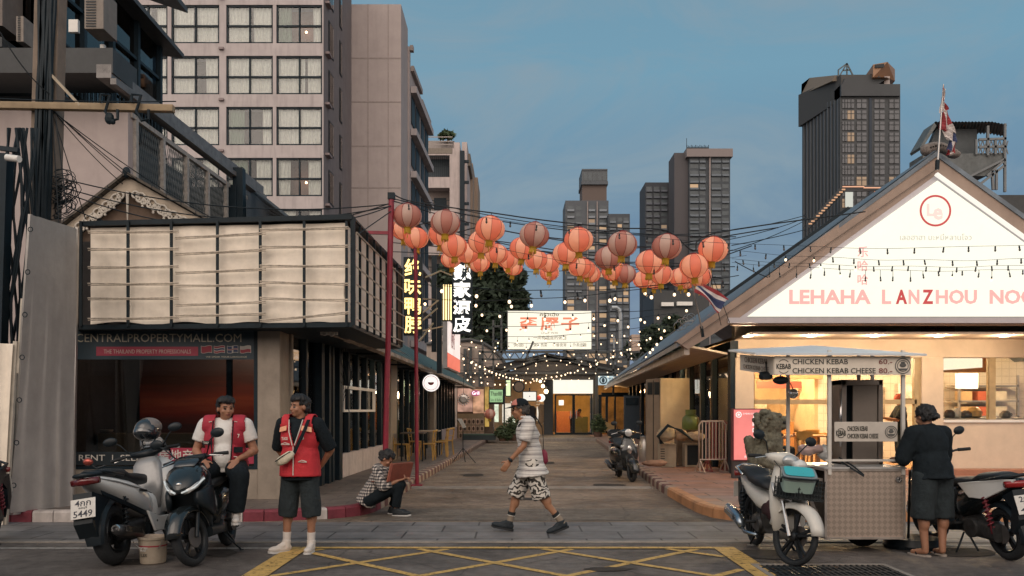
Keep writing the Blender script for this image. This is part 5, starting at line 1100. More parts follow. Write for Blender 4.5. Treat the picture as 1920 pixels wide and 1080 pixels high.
b = MB();b.lathe([(.26,-.80),(.27,-.86),(.2,-.88)],n=16);b2_ = b
rr = random.Random(2)
for k in range(30): a_ = 2*PI*k/30;b.bar((.2*math.cos(a_),.2*math.sin(a_),-.86),(.23*math.cos(a_)+rr.uniform(-.03,.03),.23*math.sin(a_),-1.15-rr.random()*.12),.035,.02)
me_f = b.mesh('fringe',fring)
b = MB();b.bar((0,0,-.88),(.03,0,-1.35),.03);b.bar((.03,0,-1.3),(-.02,.02,-1.55),.05,.03);me_t = b.mesh('tassel',fring)
me_h = MB().tube([(0,0,.88),(0,0,1.1)],.02,5).mesh('hook',blackmetal)
me_b = MB().ell((0,0,.1),(.12,.12,.16),n=10,m=8).mesh('bulb',glow('lantern_bulb',(1,.62,.3),22))
#   x, y, radius (photo pixels), lit
LT = [(764,405,27,0),(835,418,28,0),(919,429,28,1),(1002,441,28,0),(1085,450,27.5,1),(1167,458,28,0),(1250,463,28,0),(1337,468,28,1),
      (757,430,24,1),(780,447,23.5,1),(829,440,26,1),(851,462,25,1),(903,454,25.5,1),(980,466,25,1),(1061,476,25,1),(1140,484,25.5,0),(1218,492,26.5,1),(1301,499,27,1),
      (877,475,22,1),(931,476,22,1),(1005,487,22,1),(1087,500,22.5,1),(1150,508,22.5,1),(1240,515,22,1),(1311,518,23,1),
      (846,486,19.5,1),(899,494,20,1),(952,487,19.5,1),(1030,494,20,1),(1098,505,20,1),(1172,514,21,0),(1206,524,19.5,1),(1275,520,20.5,1),
      (962,501,18.5,1),(1030,511,18.5,1),(1108,514,18.5,1),(1228,528,17.5,1),(1287,527,17.5,1)]
rowof = lambda r: 'front' if r > 26.8 else 'second' if r > 23 else 'third' if r > 20.6 else 'fourth' if r > 18.9 else 'rear'
cnt = {};tot = {}
for x,y,r_,l_ in LT: tot[rowof(r_)] = tot.get(rowof(r_),0)+1
words = ['first','second','third','fourth','fifth','sixth','seventh','eighth','ninth','tenth','eleventh']
LR = {}
for x,y,r_,l_ in LT:
    rw = rowof(r_);i = cnt.get(rw,0);cnt[rw] = i+1;D = .24*FPX/{'front': 28,'second': 25.2,'third': 22.2,'fourth': 20,'rear': 18}[rw];p = P(x,y,D);R_ = r_*D/FPX
    t_ = thing('paper_lantern','%s red silk lantern, %s from the left in the %s row' % ('faded unlit' if not l_ else 'glowing',words[i],rw),'lantern',p,random.Random(int(x)).uniform(0,6),'red lanterns strung across the alley',R_)
    t_.rotation_euler = (random.Random(int(x*3)).uniform(-.12,.12),random.Random(int(x*7)).uniform(-.12,.12),t_.rotation_euler.z)
    share('shade',me_s if l_ else me_s2,t_);share('ribs',me_r,t_);share('cap',me_c,t_);share('fringe',me_f,t_);share('tassel',me_t,t_);share('hook',me_h,t_)
    if l_: share('bulb',me_b,t_)
    LR.setdefault(rw,[]).append(p+V(0,0,R_*1.08))
wire = mat('black_wire',(.008,.012,.015),.6)
def along(pts,n):
    """smooth curve through points"""
    o_ = []
    for i in range(len(pts)-1):
        p0,p1,p2,p3 = pts[max(i-1,0)],pts[i],pts[i+1],pts[min(i+2,len(pts)-1)]
        for k in range(n): t = k/n;o_.append(.5*((2*p1)+(p2-p0)*t+(2*p0-5*p1+4*p2-p3)*t*t+(3*p1-p0-3*p2+p3)*t**3))
    return o_+[pts[-1]]
for rw,pts in LR.items():
    pts = sorted(pts,key=lambda p: p.x);D = pts[0].y;a_ = V(xp(733 if rw == 'front' else 736,D),D,pts[0].z+.12);e_ = V(XR(D)+(1.2 if rw == 'front' else .2),D,pts[-1].z+.35)
    t_ = thing('lantern_wire','black wire carrying the %s row of red lanterns' % rw,'wire',a_);b = MB();b.tube(along([a_]+pts+[e_],5),.011,5,False);b.build('wire',wire,t_)
# ---- string lights
bl_on = glow('warm_bulb',(1,.72,.46),2.7);bl_off = mat('bulb_unlit',(.06,.055,.05),.2,spec=.8)
me_on = MB().ell((0,0,-.115),(.033,.033,.04),n=10,m=8).mesh('bulb',bl_on,3);me_off = MB().ell((0,0,-.115),(.028,.028,.04),n=8,m=7).mesh('bulb',bl_off,3);me_so = MB().lathe([(.014,0),(.02,-.03),(.022,-.075),(.012,-.08)],n=8).mesh('socket',blackmetal)
def strand(lab,a,c,sag,n,on,seed=0,r=.008,s=1.0,drop=None):
    rng = random.Random(seed);t_ = thing('string_light',lab,'string lights',a,group='bulb strings across the alley');N_ = 40
    f = lambda t: a.lerp(c,t)+V(0,0,-4*sag*t*(1-t)+.01*math.sin(t*25+seed))
    b = MB();b.tube([f(i/N_) for i in range(N_+1)],r,4,False);b.build('wire',wire,t_)
    for k in range(n):
        t = (k+.5+rng.uniform(-.18,.18))/n;p = f(t);lit_ = on if isinstance(on,bool) else rng.random() < on
        dz = rng.choice((0,.05,.12)) if drop else 0
        f0 = share('socket',me_so,t_,local=False);f0.matrix_parent_inverse = Matrix.Translation(-t_.location);f0.location = p-V(0,0,dz);f0.scale = (s,s,s);f0.rotation_euler = (rng.uniform(-.15,.15),rng.uniform(-.15,.15),0)
        f1_ = share('bulb',me_on if lit_ else me_off,t_,local=False);f1_.matrix_parent_inverse = Matrix.Translation(-t_.location);f1_.location = p-V(0,0,dz);f1_.scale = (s,s,s);f1_.rotation_euler = f0.rotation_euler
        if dz: q = MB();q.bar(p,p-V(0,0,dz),.006);q.build('drop_wire',wire,t_)
# dark strands crossing in front of the glowing gable
for k,(x0,y0,x1,y1,D,sg,n,on,lab) in enumerate((
    (735,378,2040,452,13.4,.35,26,False,'unlit string carried high from the red post past the gable sign, uppermost'),
    (1372,470,2060,478,13.9,.12,16,.2,'mostly unlit string crossing the gable sign just under the logo'),
    (1372,486,2060,492,14.6,.10,22,.12,'third string down across the gable sign beside the red characters'),
    (1372,492,2060,498,15.4,.12,26,.15,'lowest dark string across the gable sign above the shop lettering'),
    (740,392,1400,478,14.2,.5,9,False,'dark string sagging behind the front lanterns'))):
    strand(lab,P(x0,y0,D),P(x1,y1,D),sg,n,on,k,r=.003,s=.6,drop=k > 2)
# lit strands over the alley
rows = [(17.5,4.2,.3,11,.45),(20,4.35,.3,13,1.0),(23,4.3,.25,13,.9),(26,4.25,.25,14,1.0),(29,4.2,.25,15,1.0),(32,4.2,.25,15,1.0),(35,4.1,.25,15,1.0),(38,3.95,.25,16,1.0),(40,3.8,.2,17,1.0),(42,3.5,.15,18,1.0),(43,3.3,.2,18,1.0)]
far_n = ['nearest','second','third','fourth','fifth','sixth','seventh','eighth','ninth','tenth','farthest']
for k,(D,z,sg,n,on) in enumerate(rows):
    j = random.Random(k).uniform(-.15,.15)
    strand('%s of the lit bulb strings spanning the alley in front of the big board' % far_n[k],V(XL(D)+.2-(.6 if k % 2 else 0),D+.4,z+j),V(XR(D)-.1,D-.3,z+.1-j),sg,n,True if on == 1.0 else on,20+k,drop=True,s=1.0 if D < 28 else .78)
strand('string zigzagging from the left awning to the centre of the canopy',V(XL(24)+1.2,24,3.4),V(.6,43.2,3.1),.2,20,True,50)
strand('string zigzagging from the right roof edge to the centre of the canopy',V(XR(24)-.6,24,3.9),V(1.0,43.2,3.15),.35,20,True,51)
strand('string hanging low across the alley in front of the salon signs',V(XL(37)+.6,37,2.95),V(1.4,43,3.1),.25,12,True,52)
strand('string running along the right roof eave',V(XR(22)-1.0,22,3.55),V(XR(43)-.9,43,3.2),.4,22,True,53)
for y,x,e_ in ((20,.3,16),(26,.3,22),(32,.6,26),(38,.8,30)): lamp('string_glow',(x,y,3.6),e_,(1,.62,.34),None,.6)
# plain cables between buildings, top left to right
cb = thing('overhead_cable','bundle of thin black cables from the utility pole past the hotel to the lantern post','cable',P(100,300,12.5))
for k,(x0,y0,x1,y1,D0_,D1_,sg) in enumerate(((98,205,300,380,12.5,16,.05),(98,208,420,420,12.5,17,.1),(98,206,230,345,12.5,14.4,.05),(98,330,735,382,12.5,13.6,.25),(98,345,735,386,12.5,13.6,.35),(98,352,735,380,12.5,13.6,.5),(98,210,160,410,12.5,13,.0),(98,370,260,425,12.5,14,.1),(0,60,98,180,12,12.5,.1),(0,185,330,190,12.3,12.3,.02),(98,212,110,420,12.5,12.5,0),(104,214,126,400,12.5,12.5,.0),(735,395,670,440,13.6,12.4,.0),(735,385,655,410,13.6,12.4,.02),(98,206,330,390,12.5,15.5,.06))):
    b = MB();a_,c_ = P(x0,y0,D0_),P(x1,y1,D1_);b.tube([a_.lerp(c_,i/16)-V(0,0,4*sg*(i/16)*(1-i/16)) for i in range(17)],.009,4,False);b.build('cable',wire,cb)
cb = thing('overhead_cable','thin black cables crossing the sky from the lantern post to the restaurant roof','cable',P(960,405,16))
for k,(x0,y0,x1,y1,D0_,D1_,sg) in enumerate(((735,372,1510,404,14,22,.55),(735,376,1512,408,14,22,.75),(800,378,1380,444,20,16,.2),(740,400,1378,500,16,17,.3),(1372,470,1512,412,17,22,.05),(1372,460,1512,430,16,20,.02),(1378,490,1440,520,16,16,.02),(800,500,1100,505,22,25,.1),(1330,510,1352,610,15.8,16,0),(1335,515,1368,605,15.8,16,0))):
    b = MB();a_,c_ = P(x0,y0,D0_),P(x1,y1,D1_);b.tube([a_.lerp(c_,i/16)-V(0,0,4*sg*(i/16)*(1-i/16)) for i in range(17)],.009,4,False);b.build('cable',wire,cb)
# ---- end of the alley
ED = 44.0
bs = thing('signboard','large white lit signboard with red Chinese characters over the end of the alley','sign',P(1030,656,ED));a,c = P(951,582,ED),P(1110,656,ED)
b = MB();b.b2((a.x,ED,c.z),(c.x,ED+.25,a.z));b.build('case',mat('sign_case',(.2,.2,.2)),bs);b = MB();b.b2((a.x+.04,ED-.03,c.z+.04),(c.x-.04,ED-.01,a.z-.04));f = b.build('face',glow('board_face',(1,.95,.78),.96,.02),bs)
def etext(txt,x0,x1,y0,y1,m,bold=.02): p,q = P(x0,y0,ED-.06),P(x1,y1,ED-.06);fit_text(txt,q.x-p.x,p.z-q.z,((p.x+q.x)/2,ED-.06,(p.z+q.z)/2),m,f,bold=bold,depth=.012)
org = glow('board_orange',(1,.30,.16),.78)
for i,ch in enumerate('歪厨子'): etext(ch,974+39*i,1008+39*i,595,620,org,.03)
etext('ครัวเฉิง',1012,1048,586,593,mat('board_ink',(.30,.26,.18)));etext('CHEF WAI',1014,1046,622,626,MATS['board_ink'],0);etext('一间有温度的粥面',1000,1062,629,637,MATS['board_ink'],.0)
for x0,x1,s_ in ((963,982,'粥面'),(1000,1008,'粥'),(1014,1026,'热菜'),(1036,1062,'早餐夜宵'),(1074,1100,'外卖送餐')): etext(s_,x0,x1,643,650,MATS['board_ink'],0)
cp = thing('canopy_frame','dark steel truss canopy spanning the end of the alley under the signboard','canopy',(0,43.6,.15));b = MB()
for p,q in (((930,700),(1025,668)),((1025,668),(1100,680)),((1025,668),(1170,698)),((900,660),(1200,660)),((900,674),(1205,674)),((905,700),(1190,700)),((925,600),(925,712)),((905,640),(905,800)),((940,590),(940,675)),((1118,640),(1118,815)),((1150,655),(1150,740)),((1178,650),(1178,700)),((1000,640),(985,675)),((1060,656),(1080,675)),((925,612),(940,612)),((925,640),(940,640))): b.bar(P(p[0],p[1],43.7),P(q[0],q[1],43.7),.10)
for k in range(16): x = 905+20*k;b.bar(P(x,660,43.7),P(x+10,674,43.7),.05);b.bar(P(x+10,674,43.7),P(x+20,660,43.7),.05)
b.build('truss',mat('truss_dark',(.05,.055,.055),.6),cp)
b = MB();b.prism([P(1025,676,43.8),P(930,704,43.8),P(930,712,43.8),P(1180,712,43.8),P(1180,702,43.8)],(0,.3,0));b.build('fascia',mat('canopy_fascia',(.06,.055,.05),.8),cp)
b = MB();b.prism([P(905,690,43.9),P(1025,662,43.9),P(1205,695,43.9)],(0,8,.3));b.build('roof',mat('canopy_roof',(.045,.045,.045),.8,stain=.3),cp)
eb = thing('end_building','shop with lit white fascia and warm double glass doors closing the alley','shop',P(1075,815,46));D = 46.0
def eb_(x0,x1,y0,y1,o0=0,o1=.2): p,q = P(x0,y0,D),P(x1,y1,D);return (p.x,D+o0,q.z),(q.x,D+o1,p.z)
b = MB()
for a_ in ((1020,1037,690,816),(1112,1122,690,816),(1037,1112,700,711)): b.b2(*eb_(*a_))
b.build('wall',mat('end_wall_dark',(.03,.035,.04),.7),eb)
b = MB();b.b2(*eb_(1037,1111,711,738,-.3,-.1));f = b.build('fascia',glow('fascia_white',(1,.97,.84),1.0,.03),eb)
b = MB();b.prism([P(1000,698,44.5),P(1110,698,44.5),P(1110,712,44.5),P(1000,708,44.5)],(0,.2,0));b.build('upper_fascia',glow('fascia_upper',(.95,.9,.72),.7,.25,4),eb)
for x0,x1 in ((1043,1073),(1078,1108)):
    b = MB()
    for a_ in ((x0-3,x0,739,815),(x1,x1+2.5,739,815),(x0,x1,739,741.5),(x0,x1,811,815)): b.b2(*eb_(*a_,-.05,.05))
    dr = b.build('door',darkframe,eb);b = MB();b.b2(*eb_(x0,x1,741,811,0,.01));b.build('pane',gl_clear,dr);b = MB();b.bar(P(x1-3 if x0 < 1050 else x0+3,770,D-.1),P(x1-3 if x0 < 1050 else x0+3,785,D-.1),.05);b.build('handle',steel,dr)
b = MB();b.b2((xp(1020,D),D+5,.1),(xp(1122,D),D+5.1,4));b.b2((xp(1020,D),D+.2,3.0),(xp(1122,D),D+5,3.05));b.build('inner_wall',mat('inner_amber',(.55,.33,.10),.8,0,.25,1.5),eb);b = MB();b.b2((xp(1032,D),D+.2,.14),(xp(1118,D),D+5,.2));b.build('floor',MATS['amber_floor'],eb)
lamp('shop_lamp',(3.2,D+2.0,2.7),170,(1,.66,.3),eb,.2)
b = MB();b.b2((xp(1050,D),D+3.5,.2),(xp(1078,D),D+4,1.4));b.build('counter',mat('orange_counter',(.5,.17,.06),.5),eb);b = MB();b.b2((xp(1084,D),D+2.5,.2),(xp(1110,D),D+3,1.1));b.build('planter',mat('olive_box',(.13,.13,.05),.6),eb)
b = MB();b.b2((xp(1054,D),D+3.3,1.75),(xp(1064,D),D+3.35,2.05));b.build('screen',glow('small_screen',(.9,.9,.85),1.4),eb)
sd_ = thing('side_shop','dark shopfront with an amber interior and a low slanted wooden rail beside the glass doors','shop',P(1145,815,44));b = MB()
for a_ in ((1122,1128,740,812),(1128,1200,736,744),(1136,1140,744,812),(1152,1155,744,812)): p,q = P(a_[0],a_[2],44.5),P(a_[1],a_[3],44.5);b.b2((p.x,44.5,q.z),(q.x,44.7,p.z))
b.build('frame',darkframe,sd_);b = MB();b.b2((xp(1122,47),47,.1),(xp(1200,47),47.1,3.2));b.build('back_wall',mat('side_amber',(.30,.17,.05),.7,0,.5,2),sd_);lamp('shop_lamp',(5.2,45.5,2.4),45,(1,.6,.25),sd_,.2)
b = MB();b.prism([P(1125,786,44),P(1125,808,44),P(1152,808,44),P(1152,797,44)],(0,.5,0));b.build('slanted_rail',mat('rail_wood',(.40,.27,.12),.6),sd_)
ls = thing('lightbox_sign','small pale blue lit sign with a round emblem over the side shop','sign',P(1135,722,43.5));p,q = P(1122,705,43.5),P(1160,722,43.5);b = MB();b.b2((p.x,43.5,q.z),(q.x,43.65,p.z));f = b.build('face',glow('pale_blue_face',(.75,.95,1),.6),ls)
b = MB();b.torus(P(1131,713,43.45),.17,.035,'y',18,5,.4);b.ell(P(1131,713,43.45),(.08,.02,.13),n=8,m=6);b.build('emblem',mat('emblem_dark',(.02,.05,.07)),f);fit_text('TH',.35,.25,P(1147,713,43.45),MATS['emblem_dark'],f)
# barrel-roofed hall, left of the end
bh = thing('barrel_hall','beige hall with a curved barrel roof behind the left shops','building',P(890,800,52));D = 52.0;pts = [P(800,800,D)]+[P(x,y,D) for x,y in ((800,646),(880,638),(905,644),(925,656),(942,674),(955,700))]+[P(955,800,D)]
b = MB();b.prism(pts,(0,8,0));b.build('wall',mat('hall_beige',(.34,.28,.24),.85,0,.1,1,stain=.2),bh);b = MB();b.tube([p+V(0,-.05,.03) for p in pts[1:-1]],.12,6);b.build('roof_edge',mat('roof_edge_dark',(.06,.06,.06)),bh)
b = MB()
for x in (872,882,900): b.bar(P(x,650+abs(x-882)*.4,D-.2),P(x,790,D-.2),.18)
b.bar(P(860,700,D-.2),P(955,700,D-.2),.12);b.build('strut',MATS['truss_dark'],bh)
# salon stall: portraits board, posters, small signs
ss = thing('salon_stall','hair salon front with warm posters and a board of portrait squares','stall',P(880,830,41));D = 41.0
b = MB();p,q = P(857,700,D),P(925,830,D);b.b2((p.x,D,.1),(q.x,D+.2,2.6));b.build('wall',mat('stall_wall',(.10,.07,.05),.8,0,.3,3),ss)
for k,(x0,x1,y0,y1,c_) in enumerate(((858,886,728,772,(.85,.50,.38)),(887,907,730,775,(1,.55,.33)),(909,917,725,800,(.75,.48,.12)))): p,q = P(x0,y0,D-.06),P(x1,y1,D-.06);b = MB();b.b2((p.x,D-.08,q.z),(q.x,D-.03,p.z));b.build('poster',glow('salon_poster_%d' % k,c_,.42,.7,2.2),ss)
p,q = P(858,776,D-.3),P(908,826,D-.3);b = MB();b.b2((p.x,D-.3,q.z),(q.x,D-.2,p.z));pb_ = b.build('portrait_board',mat('board_grey_gold',(.20,.16,.10),.6),ss)
for i in range(6):
    for j in range(3):
        x = 860.5+8*i;y = 785+13*j;b = MB();p,q = P(x,y,D-.33),P(x+6.5,y+11,D-.33);b.b2((p.x,D-.33,q.z),(q.x,D-.31,p.z));pt_ = b.build('portrait',mat('portrait_%d' % ((i+j) % 3),((.42,.32,.24),(.50,.36,.28),(.34,.26,.20))[(i+j) % 3],.6),pb_)
        b = MB();m_ = (p+q)/2;b.ell(V(m_.x,D-.34,m_.z),(.055,.01,.10),n=10,m=6);b.build('hair',mat('portrait_hair',(.05,.03,.02),.6),pb_)
lamp('stall_lamp',(-2.3,39.5,2.3),22,(1,.6,.4),ss,.1)
pp = thing('platform','low black platform with a green edge in front of the salon board','platform',P(890,832,38));b = MB();p,q = P(868,815,38.5),P(930,830,38.5);b.b2((p.x,38,.14),(q.x,39.5,.40));b.build('deck',mat('deck_dark',(.025,.04,.045),.5),pp);b = MB();b.b2((p.x,37.97,.36),(q.x,37.99,.41));b.build('edge',mat('edge_green',(.06,.12,.09)),pp)
def small_sign(lab,x0,x1,y0,y1,D,m,txts=(),frame=True,name='sign',hang=None):
    t_ = thing(name,lab,'sign',P((x0+x1)/2,y1,D));p,q = P(x0,y0,D),P(x1,y1,D);b = MB();b.b2((p.x-.04,D,q.z-.04),(q.x+.04,D+.15,p.z+.04));b.build('case',blackmetal,t_);b = MB();b.b2((p.x,D-.03,q.z),(q.x,D-.01,p.z));f = b.build('face',m,t_)
    for (tx,u0,u1,v0,v1,mm,bo) in txts: pa,pb2 = P(u0,v0,D-.04),P(u1,v1,D-.04);fit_text(tx,pb2.x-pa.x,pa.z-pb2.z,((pa.x+pb2.x)/2,D-.045,(pa.z+pb2.z)/2),mm,f,bold=bo)
    if hang: b = MB();b.bar(P((x0+x1)/2,y0,D+.05),P((x0+x1)/2,y0-hang,D+.05),.06);b.build('hanger',blackmetal,t_)
    return t_
ink = mat('sign_black_ink',(.02,.025,.02),.5)
small_sign('green lit salon sign reading Than88 on a black post',918,942.5,731,754,39.5,glow('salon_green',(.50,.85,.42),.55,.1),[('Than88',919.5,941,734,742,ink,.01),('Salon & Barber',919.5,941,747,752.5,ink,0)])
po = thing('post','slim black post carrying the green salon sign','post',P(946,825,39.6));b = MB();b.bar(P(945.5,725,39.6),P(945.5,826,39.6),.07);b.bar(P(916,757,39.65),P(946,757,39.65),.05);b.build('shaft',blackmetal,po)
small_sign('narrow upright lit pale green sign above the walking man',949,957,713,742,40.5,glow('upright_green',(.80,.95,.55),.95),hang=10)
small_sign('white lit hanging box sign with an arched handle behind the walking man',981,1005,735,751,42,glow('box_white',(.95,.92,.82),.9),[('·',992,994,742,744,ink,0)],hang=8)
c = P(973,725,40.5);mr_ = thing('round_mirror','round dark hanging pan with a black rim over the walking man','disc',c);b = MB();b.lathe([(.24,0),(.25,.04),(.1,.06)],c,28,'y');b.build('disc',mat('pan_brown',(.10,.075,.055),.4),mr_);b = MB();b.torus(c,.25,.03,'y',28,6);b.build('rim',blackmetal,mr_);b = MB();b.bar(c+V(0,0,.25),c+V(0,0,.7),.03);b.build('hanger',blackmetal,mr_)
c = P(1015,746,42.5);rs2 = thing('round_sign','small round sign half red and half white glowing beside the glass doors','sign',c);b = MB();b.lathe([(.19,0),(.19,.06),(.1,.07)],c,24,'y');b.build('disc',glow('half_white',(1,.97,.88),1.1),rs2);b = MB();b.ell(c+V(-.12,-.05,0),(.12,.03,.13),n=14,m=8);b.build('emblem',mat('emblem_red',(.45,.05,.04)),rs2)
# glaring work lamps under the canopy
for k,(x,y,r_) in enumerate(((1013,715,.07),(1018,724,.09),(1024,734,.11))):
    wl2 = thing('bare_lamp',('small','middle','largest and lowest')[k]+' of three glaring bare lamps under the canopy roof','lamp',P(x,y,43));b = MB();b.ell(P(x,y,43),r_,n=12,m=9);b.build('bulb',glow('glare_bulb',(1,.74,.45),6),wl2);b = MB();b.bar(P(x,y,43)+V(0,0,r_),P(x,y,43)+V(0,0,r_+.15),.08);b.build('socket',blackmetal,wl2)
lamp('canopy_glow',(1.6,42.3,2.6),60,(1,.7,.4),None,.3)
# bright shop panels behind the walker
bp2 = thing('boutique','small boutique with bright white window panels and hanging clothes','shop',P(960,812,47));D = 47.0
b = MB();b.b2((xp(925,D),D+2,.1),(xp(1035,D),D+2.2,3.6));b.build('wall',mat('boutique_wall',(.22,.15,.09),.8,0,.3,2),bp2)
for k,(x0,x1,y0,y1) in enumerate(((926,934,756,792),(941,958,756,794),(961,966,760,796),(1008,1032,762,790))): p,q = P(x0,y0,D),P(x1,y1,D);b = MB();b.b2((p.x,D+1.5,q.z),(q.x,D+1.6,p.z));b.build('window_panel',glow('panel_%d' % (k % 2),((.85,.95,.72),(.9,.82,.68))[k % 2],.75,.25,5),bp2)
b = MB();b.bar(P(1005,753,D),P(1035,753,D),.06);b.bar(P(1005,758,D),P(1035,758,D),.06);b.bar(P(1005,748,D),P(1035,748,D),.06);b.build('rail',steel,bp2)
b = MB();b.b2((xp(1004,D),D-.5,.15),(xp(1034,D),D+.5,.7));b.build('bench',mat('bench_wood',(.30,.19,.10),.6),bp2);lamp('shop_lamp',(1.6,47.5,2.3),40,(1,.72,.45),bp2,.2)
for k,(x,w,c_) in enumerate(((1016,.20,(.30,.22,.15)),(1024,.17,(.38,.36,.33)),(1031,.15,(.42,.33,.28)),(998,.22,(.03,.03,.035)),(990,.2,(.02,.03,.04)))):
    cl_ = thing('hanging_garment',('brown','pale grey','beige','black','dark navy')[k]+' garment hanging in the boutique doorway','garment',P(x,795,D));b = MB();z0 = zy(792+k % 2*3,D);b.loft([(z0,xp(x,D),D+.2*k*.3,w*1.1,.1,3),(z0+.5,xp(x,D),D+.06*k,w*.9,.11,3),(z0+.85,xp(x,D),D+.06*k,w*1.15,.1,3),(z0+1.0,xp(x,D),D+.06*k,w*.5,.06,2)],'z');b.build('cloth',mat('garment_%d' % k,c_,.9,0,.2,9,.3,20),cl_,smooth=1)
# low plants by the post
def bush(lab,x,y,D,r,k,seed,m=leaf2):
    c = P(x,y,D);t_ = thing('potted_plant',lab,'plant',(c.x,D,.1));b = MB();b.lathe([(r*.4,.1),(r*.5,.2),(r*.55,.42),(r*.5,.42)],(c.x,D,0),14);b.build('pot',mat('pot_clay',(.12,.07,.05),.8),t_,smooth=.6)
    b = MB();b.tube([(c.x,D,.3),(c.x+.05,D,c.z)],.03,6);b.build('stem',bark,t_);b = MB();leaf_cloud(b,[((c.x,D,c.z),(r,r,r*k)),((c.x+.3*r,D,c.z-.3*r),(r*.8,r*.8,r*.7*k))],700,.09,random.Random(seed));b.build('leaves',m,t_)
bush('bushy dark potted plant behind the music stand near the salon',962,800,38.5,.55,.9,1);bush('low leafy potted plant left of the walking man at the alley end',943,812,38,.4,.8,2);bush('dark potted plant right beside the glass doors',1121,795,42.5,.4,1.4,3)
# small dark red lantern by the salon, framed stage items
c = P(918,776,39);dl_ = thing('paper_lantern','small dark red lantern hanging by the salon board, apart from the rows','lantern',c,0,None,.27);share('shade',me_s2.copy(),dl_);share('ribs',me_r,dl_);share('cap',me_c,dl_);share('fringe',me_f,dl_)
dl_.children[0].data.materials[0] = mat('lantern_dark_red',(.20,.02,.02),.6);b = MB();b.bar(c+V(0,0,.2),V(c.x,c.y,2.6),.015);b.build('hanger',blackmetal,dl_)
# pole with bent top against the skyline
bl = thing('vent_pipe','pale vent pipe with a bent top rising over the canopy before the towers','pipe',P(1163,660,46));b = MB();b.tube([P(1163,665,46),P(1163,590,46),P(1161,581,46),P(1156,577,46),P(1147,577,46)],.12,8);b.build('pipe',mat('pipe_grey',(.34,.36,.37),.4,.6),bl);b = MB();b.tube([P(1151,665,46),P(1151,630,46)],.05,6);b.build('pipe',MATS['pipe_grey'],bl)
wtb = thing('water_tank','pale rooftop water tank just above the right roof line','tank',P(1192,645,60));b = MB();p = P(1192,645,60);b.b2((xp(1184,60),60,zy(660,60)),(xp(1200,60),61.5,zy(627,60)));b.build('tank',mat('tank_pale',(.40,.30,.24),.7,stain=.3),wtb,bevel=.05)
b = MB();b.b2((xp(1184,60)-.03,59.97,zy(640,60)),(xp(1200,60)+.03,61.53,zy(638,60)));b.build('band',steel,wtb)
spk = thing('roof_clutter','coil of hose, yellow flag and wires left lying on the right roof edge','clutter',P(1270,610,17));b = MB()
for k in range(5): b.torus(P(1272+6*k,612-4*k,17+.2*k),.09+.02*(k % 2),.008,'y',16,4)
b.tube([P(1255,628,18),P(1268,618,17.5),P(1284,604,17),P(1300,600,17)],.012,5);b.build('hose',steel,spk);b = MB();b.add([P(1264,620,17),P(1268,606,17),P(1272,616,17)],[(0,1,2)]);b.prism([P(1264,620,17),P(1268,606,17),P(1272,616,17)],(0,.02,0));b.build('yellow_flag',mat('yellow_cloth',(.6,.5,.05)),spk)
# ================================================================ VEHICLES
tyre_m = mat('tyre_rubber',(.016,.018,.02),.8,0,.35,40,.3,120,stain=.2);rimk = mat('rim_black',(.02,.022,.024),.4,.5);chrome = mat('chrome',(.6,.58,.56),.18,1,.05);engm = mat('engine_grey',(.07,.07,.07),.5,.6,.4,14)
lens = mat('lens_glass',(.45,.46,.46),.08,.3,.1,spec=.9);redl = mat('red_lens',(.25,.01,.01),.15,spec=.8);amb = mat('amber_lens',(.5,.18,.03),.2);platem = mat('plate_white',(.62,.60,.56),.5,0,.1,20)
seatm = mat('seat_black',(.012,.014,.016),.55,0,.25,20,.15,80)
def fender(b,xc,zc,R0,w,a0,a1,n=14,th=.012,drop=.03):
    vs = []
    for i in range(n+1):
        a_ = R(a0+(a1-a0)*i/n);tp = 1-.25*abs(2*i/n-1)**2
        for y,r_ in ((-w,R0-drop),(-w*.8,R0),(0,R0+.018),(w*.8,R0),(w,R0-drop)): vs.append((xc+r_*math.cos(a_),y*tp,zc+r_*math.sin(a_)))
    o_ = len(vs);vs += [(x+(xc-x)*.04,y*.93,z+(zc-z)*.04) for x,y,z in vs];f = [(i*5+k,i*5+k+1,i*5+k+6,i*5+k+5) for i in range(n) for k in range(4)]
    b.add(vs,f+[tuple(j+o_ for j in q)[::-1] for q in f]+[(i*5,i*5+5,o_+i*5+5,o_+i*5) for i in range(n)]+[(i*5+4,o_+i*5+4,o_+i*5+9,i*5+9) for i in range(n)]+[(0,o_,o_+1,1),(1,o_+1,o_+2,2),(2,o_+2,o_+3,3),(3,o_+3,o_+4,4)]+[(n*5+k,n*5+k+1,o_+n*5+k+1,o_+n*5+k) for k in range(4)])
def wheel(t_,x,R0,w,T=None,spokes=5,rim=rimk,thin=False):
    b = MB();b.T = T;b.torus((x,0,R0),R0-w*.9,.017,'y',32,8,w*26 if not thin else 1.2);b.lathe([(.03,-.05),(.045,-.04),(.045,.04),(.03,.05)],(x,0,R0),14,'y')
    for k in range(spokes):
        a_ = 2*PI*k/spokes+.3
        for s_ in (-1,1): b.bar((x,.012*s_,R0),(x+(R0-w*.85)*math.cos(a_+.12*s_),0,R0+(R0-w*.85)*math.sin(a_+.12*s_)),.024 if spokes < 9 else .005)
    wh = b.build('wheel',rim,t_,local=True,smooth=.7);b = MB();b.T = T;b.torus((x,0,R0),R0-w*.5,w*.5,'y',40,12,1.0);b.build('tyre',tyre_m,wh,smooth=3)
    b = MB();b.T = T;b.lathe([(R0*.36,-.006),(R0*.36,.0)],(x,.055,R0),24,'y');b.build('brake_disc',mat('disc_dark',(.10,.09,.085),.5,.3),wh);return wh
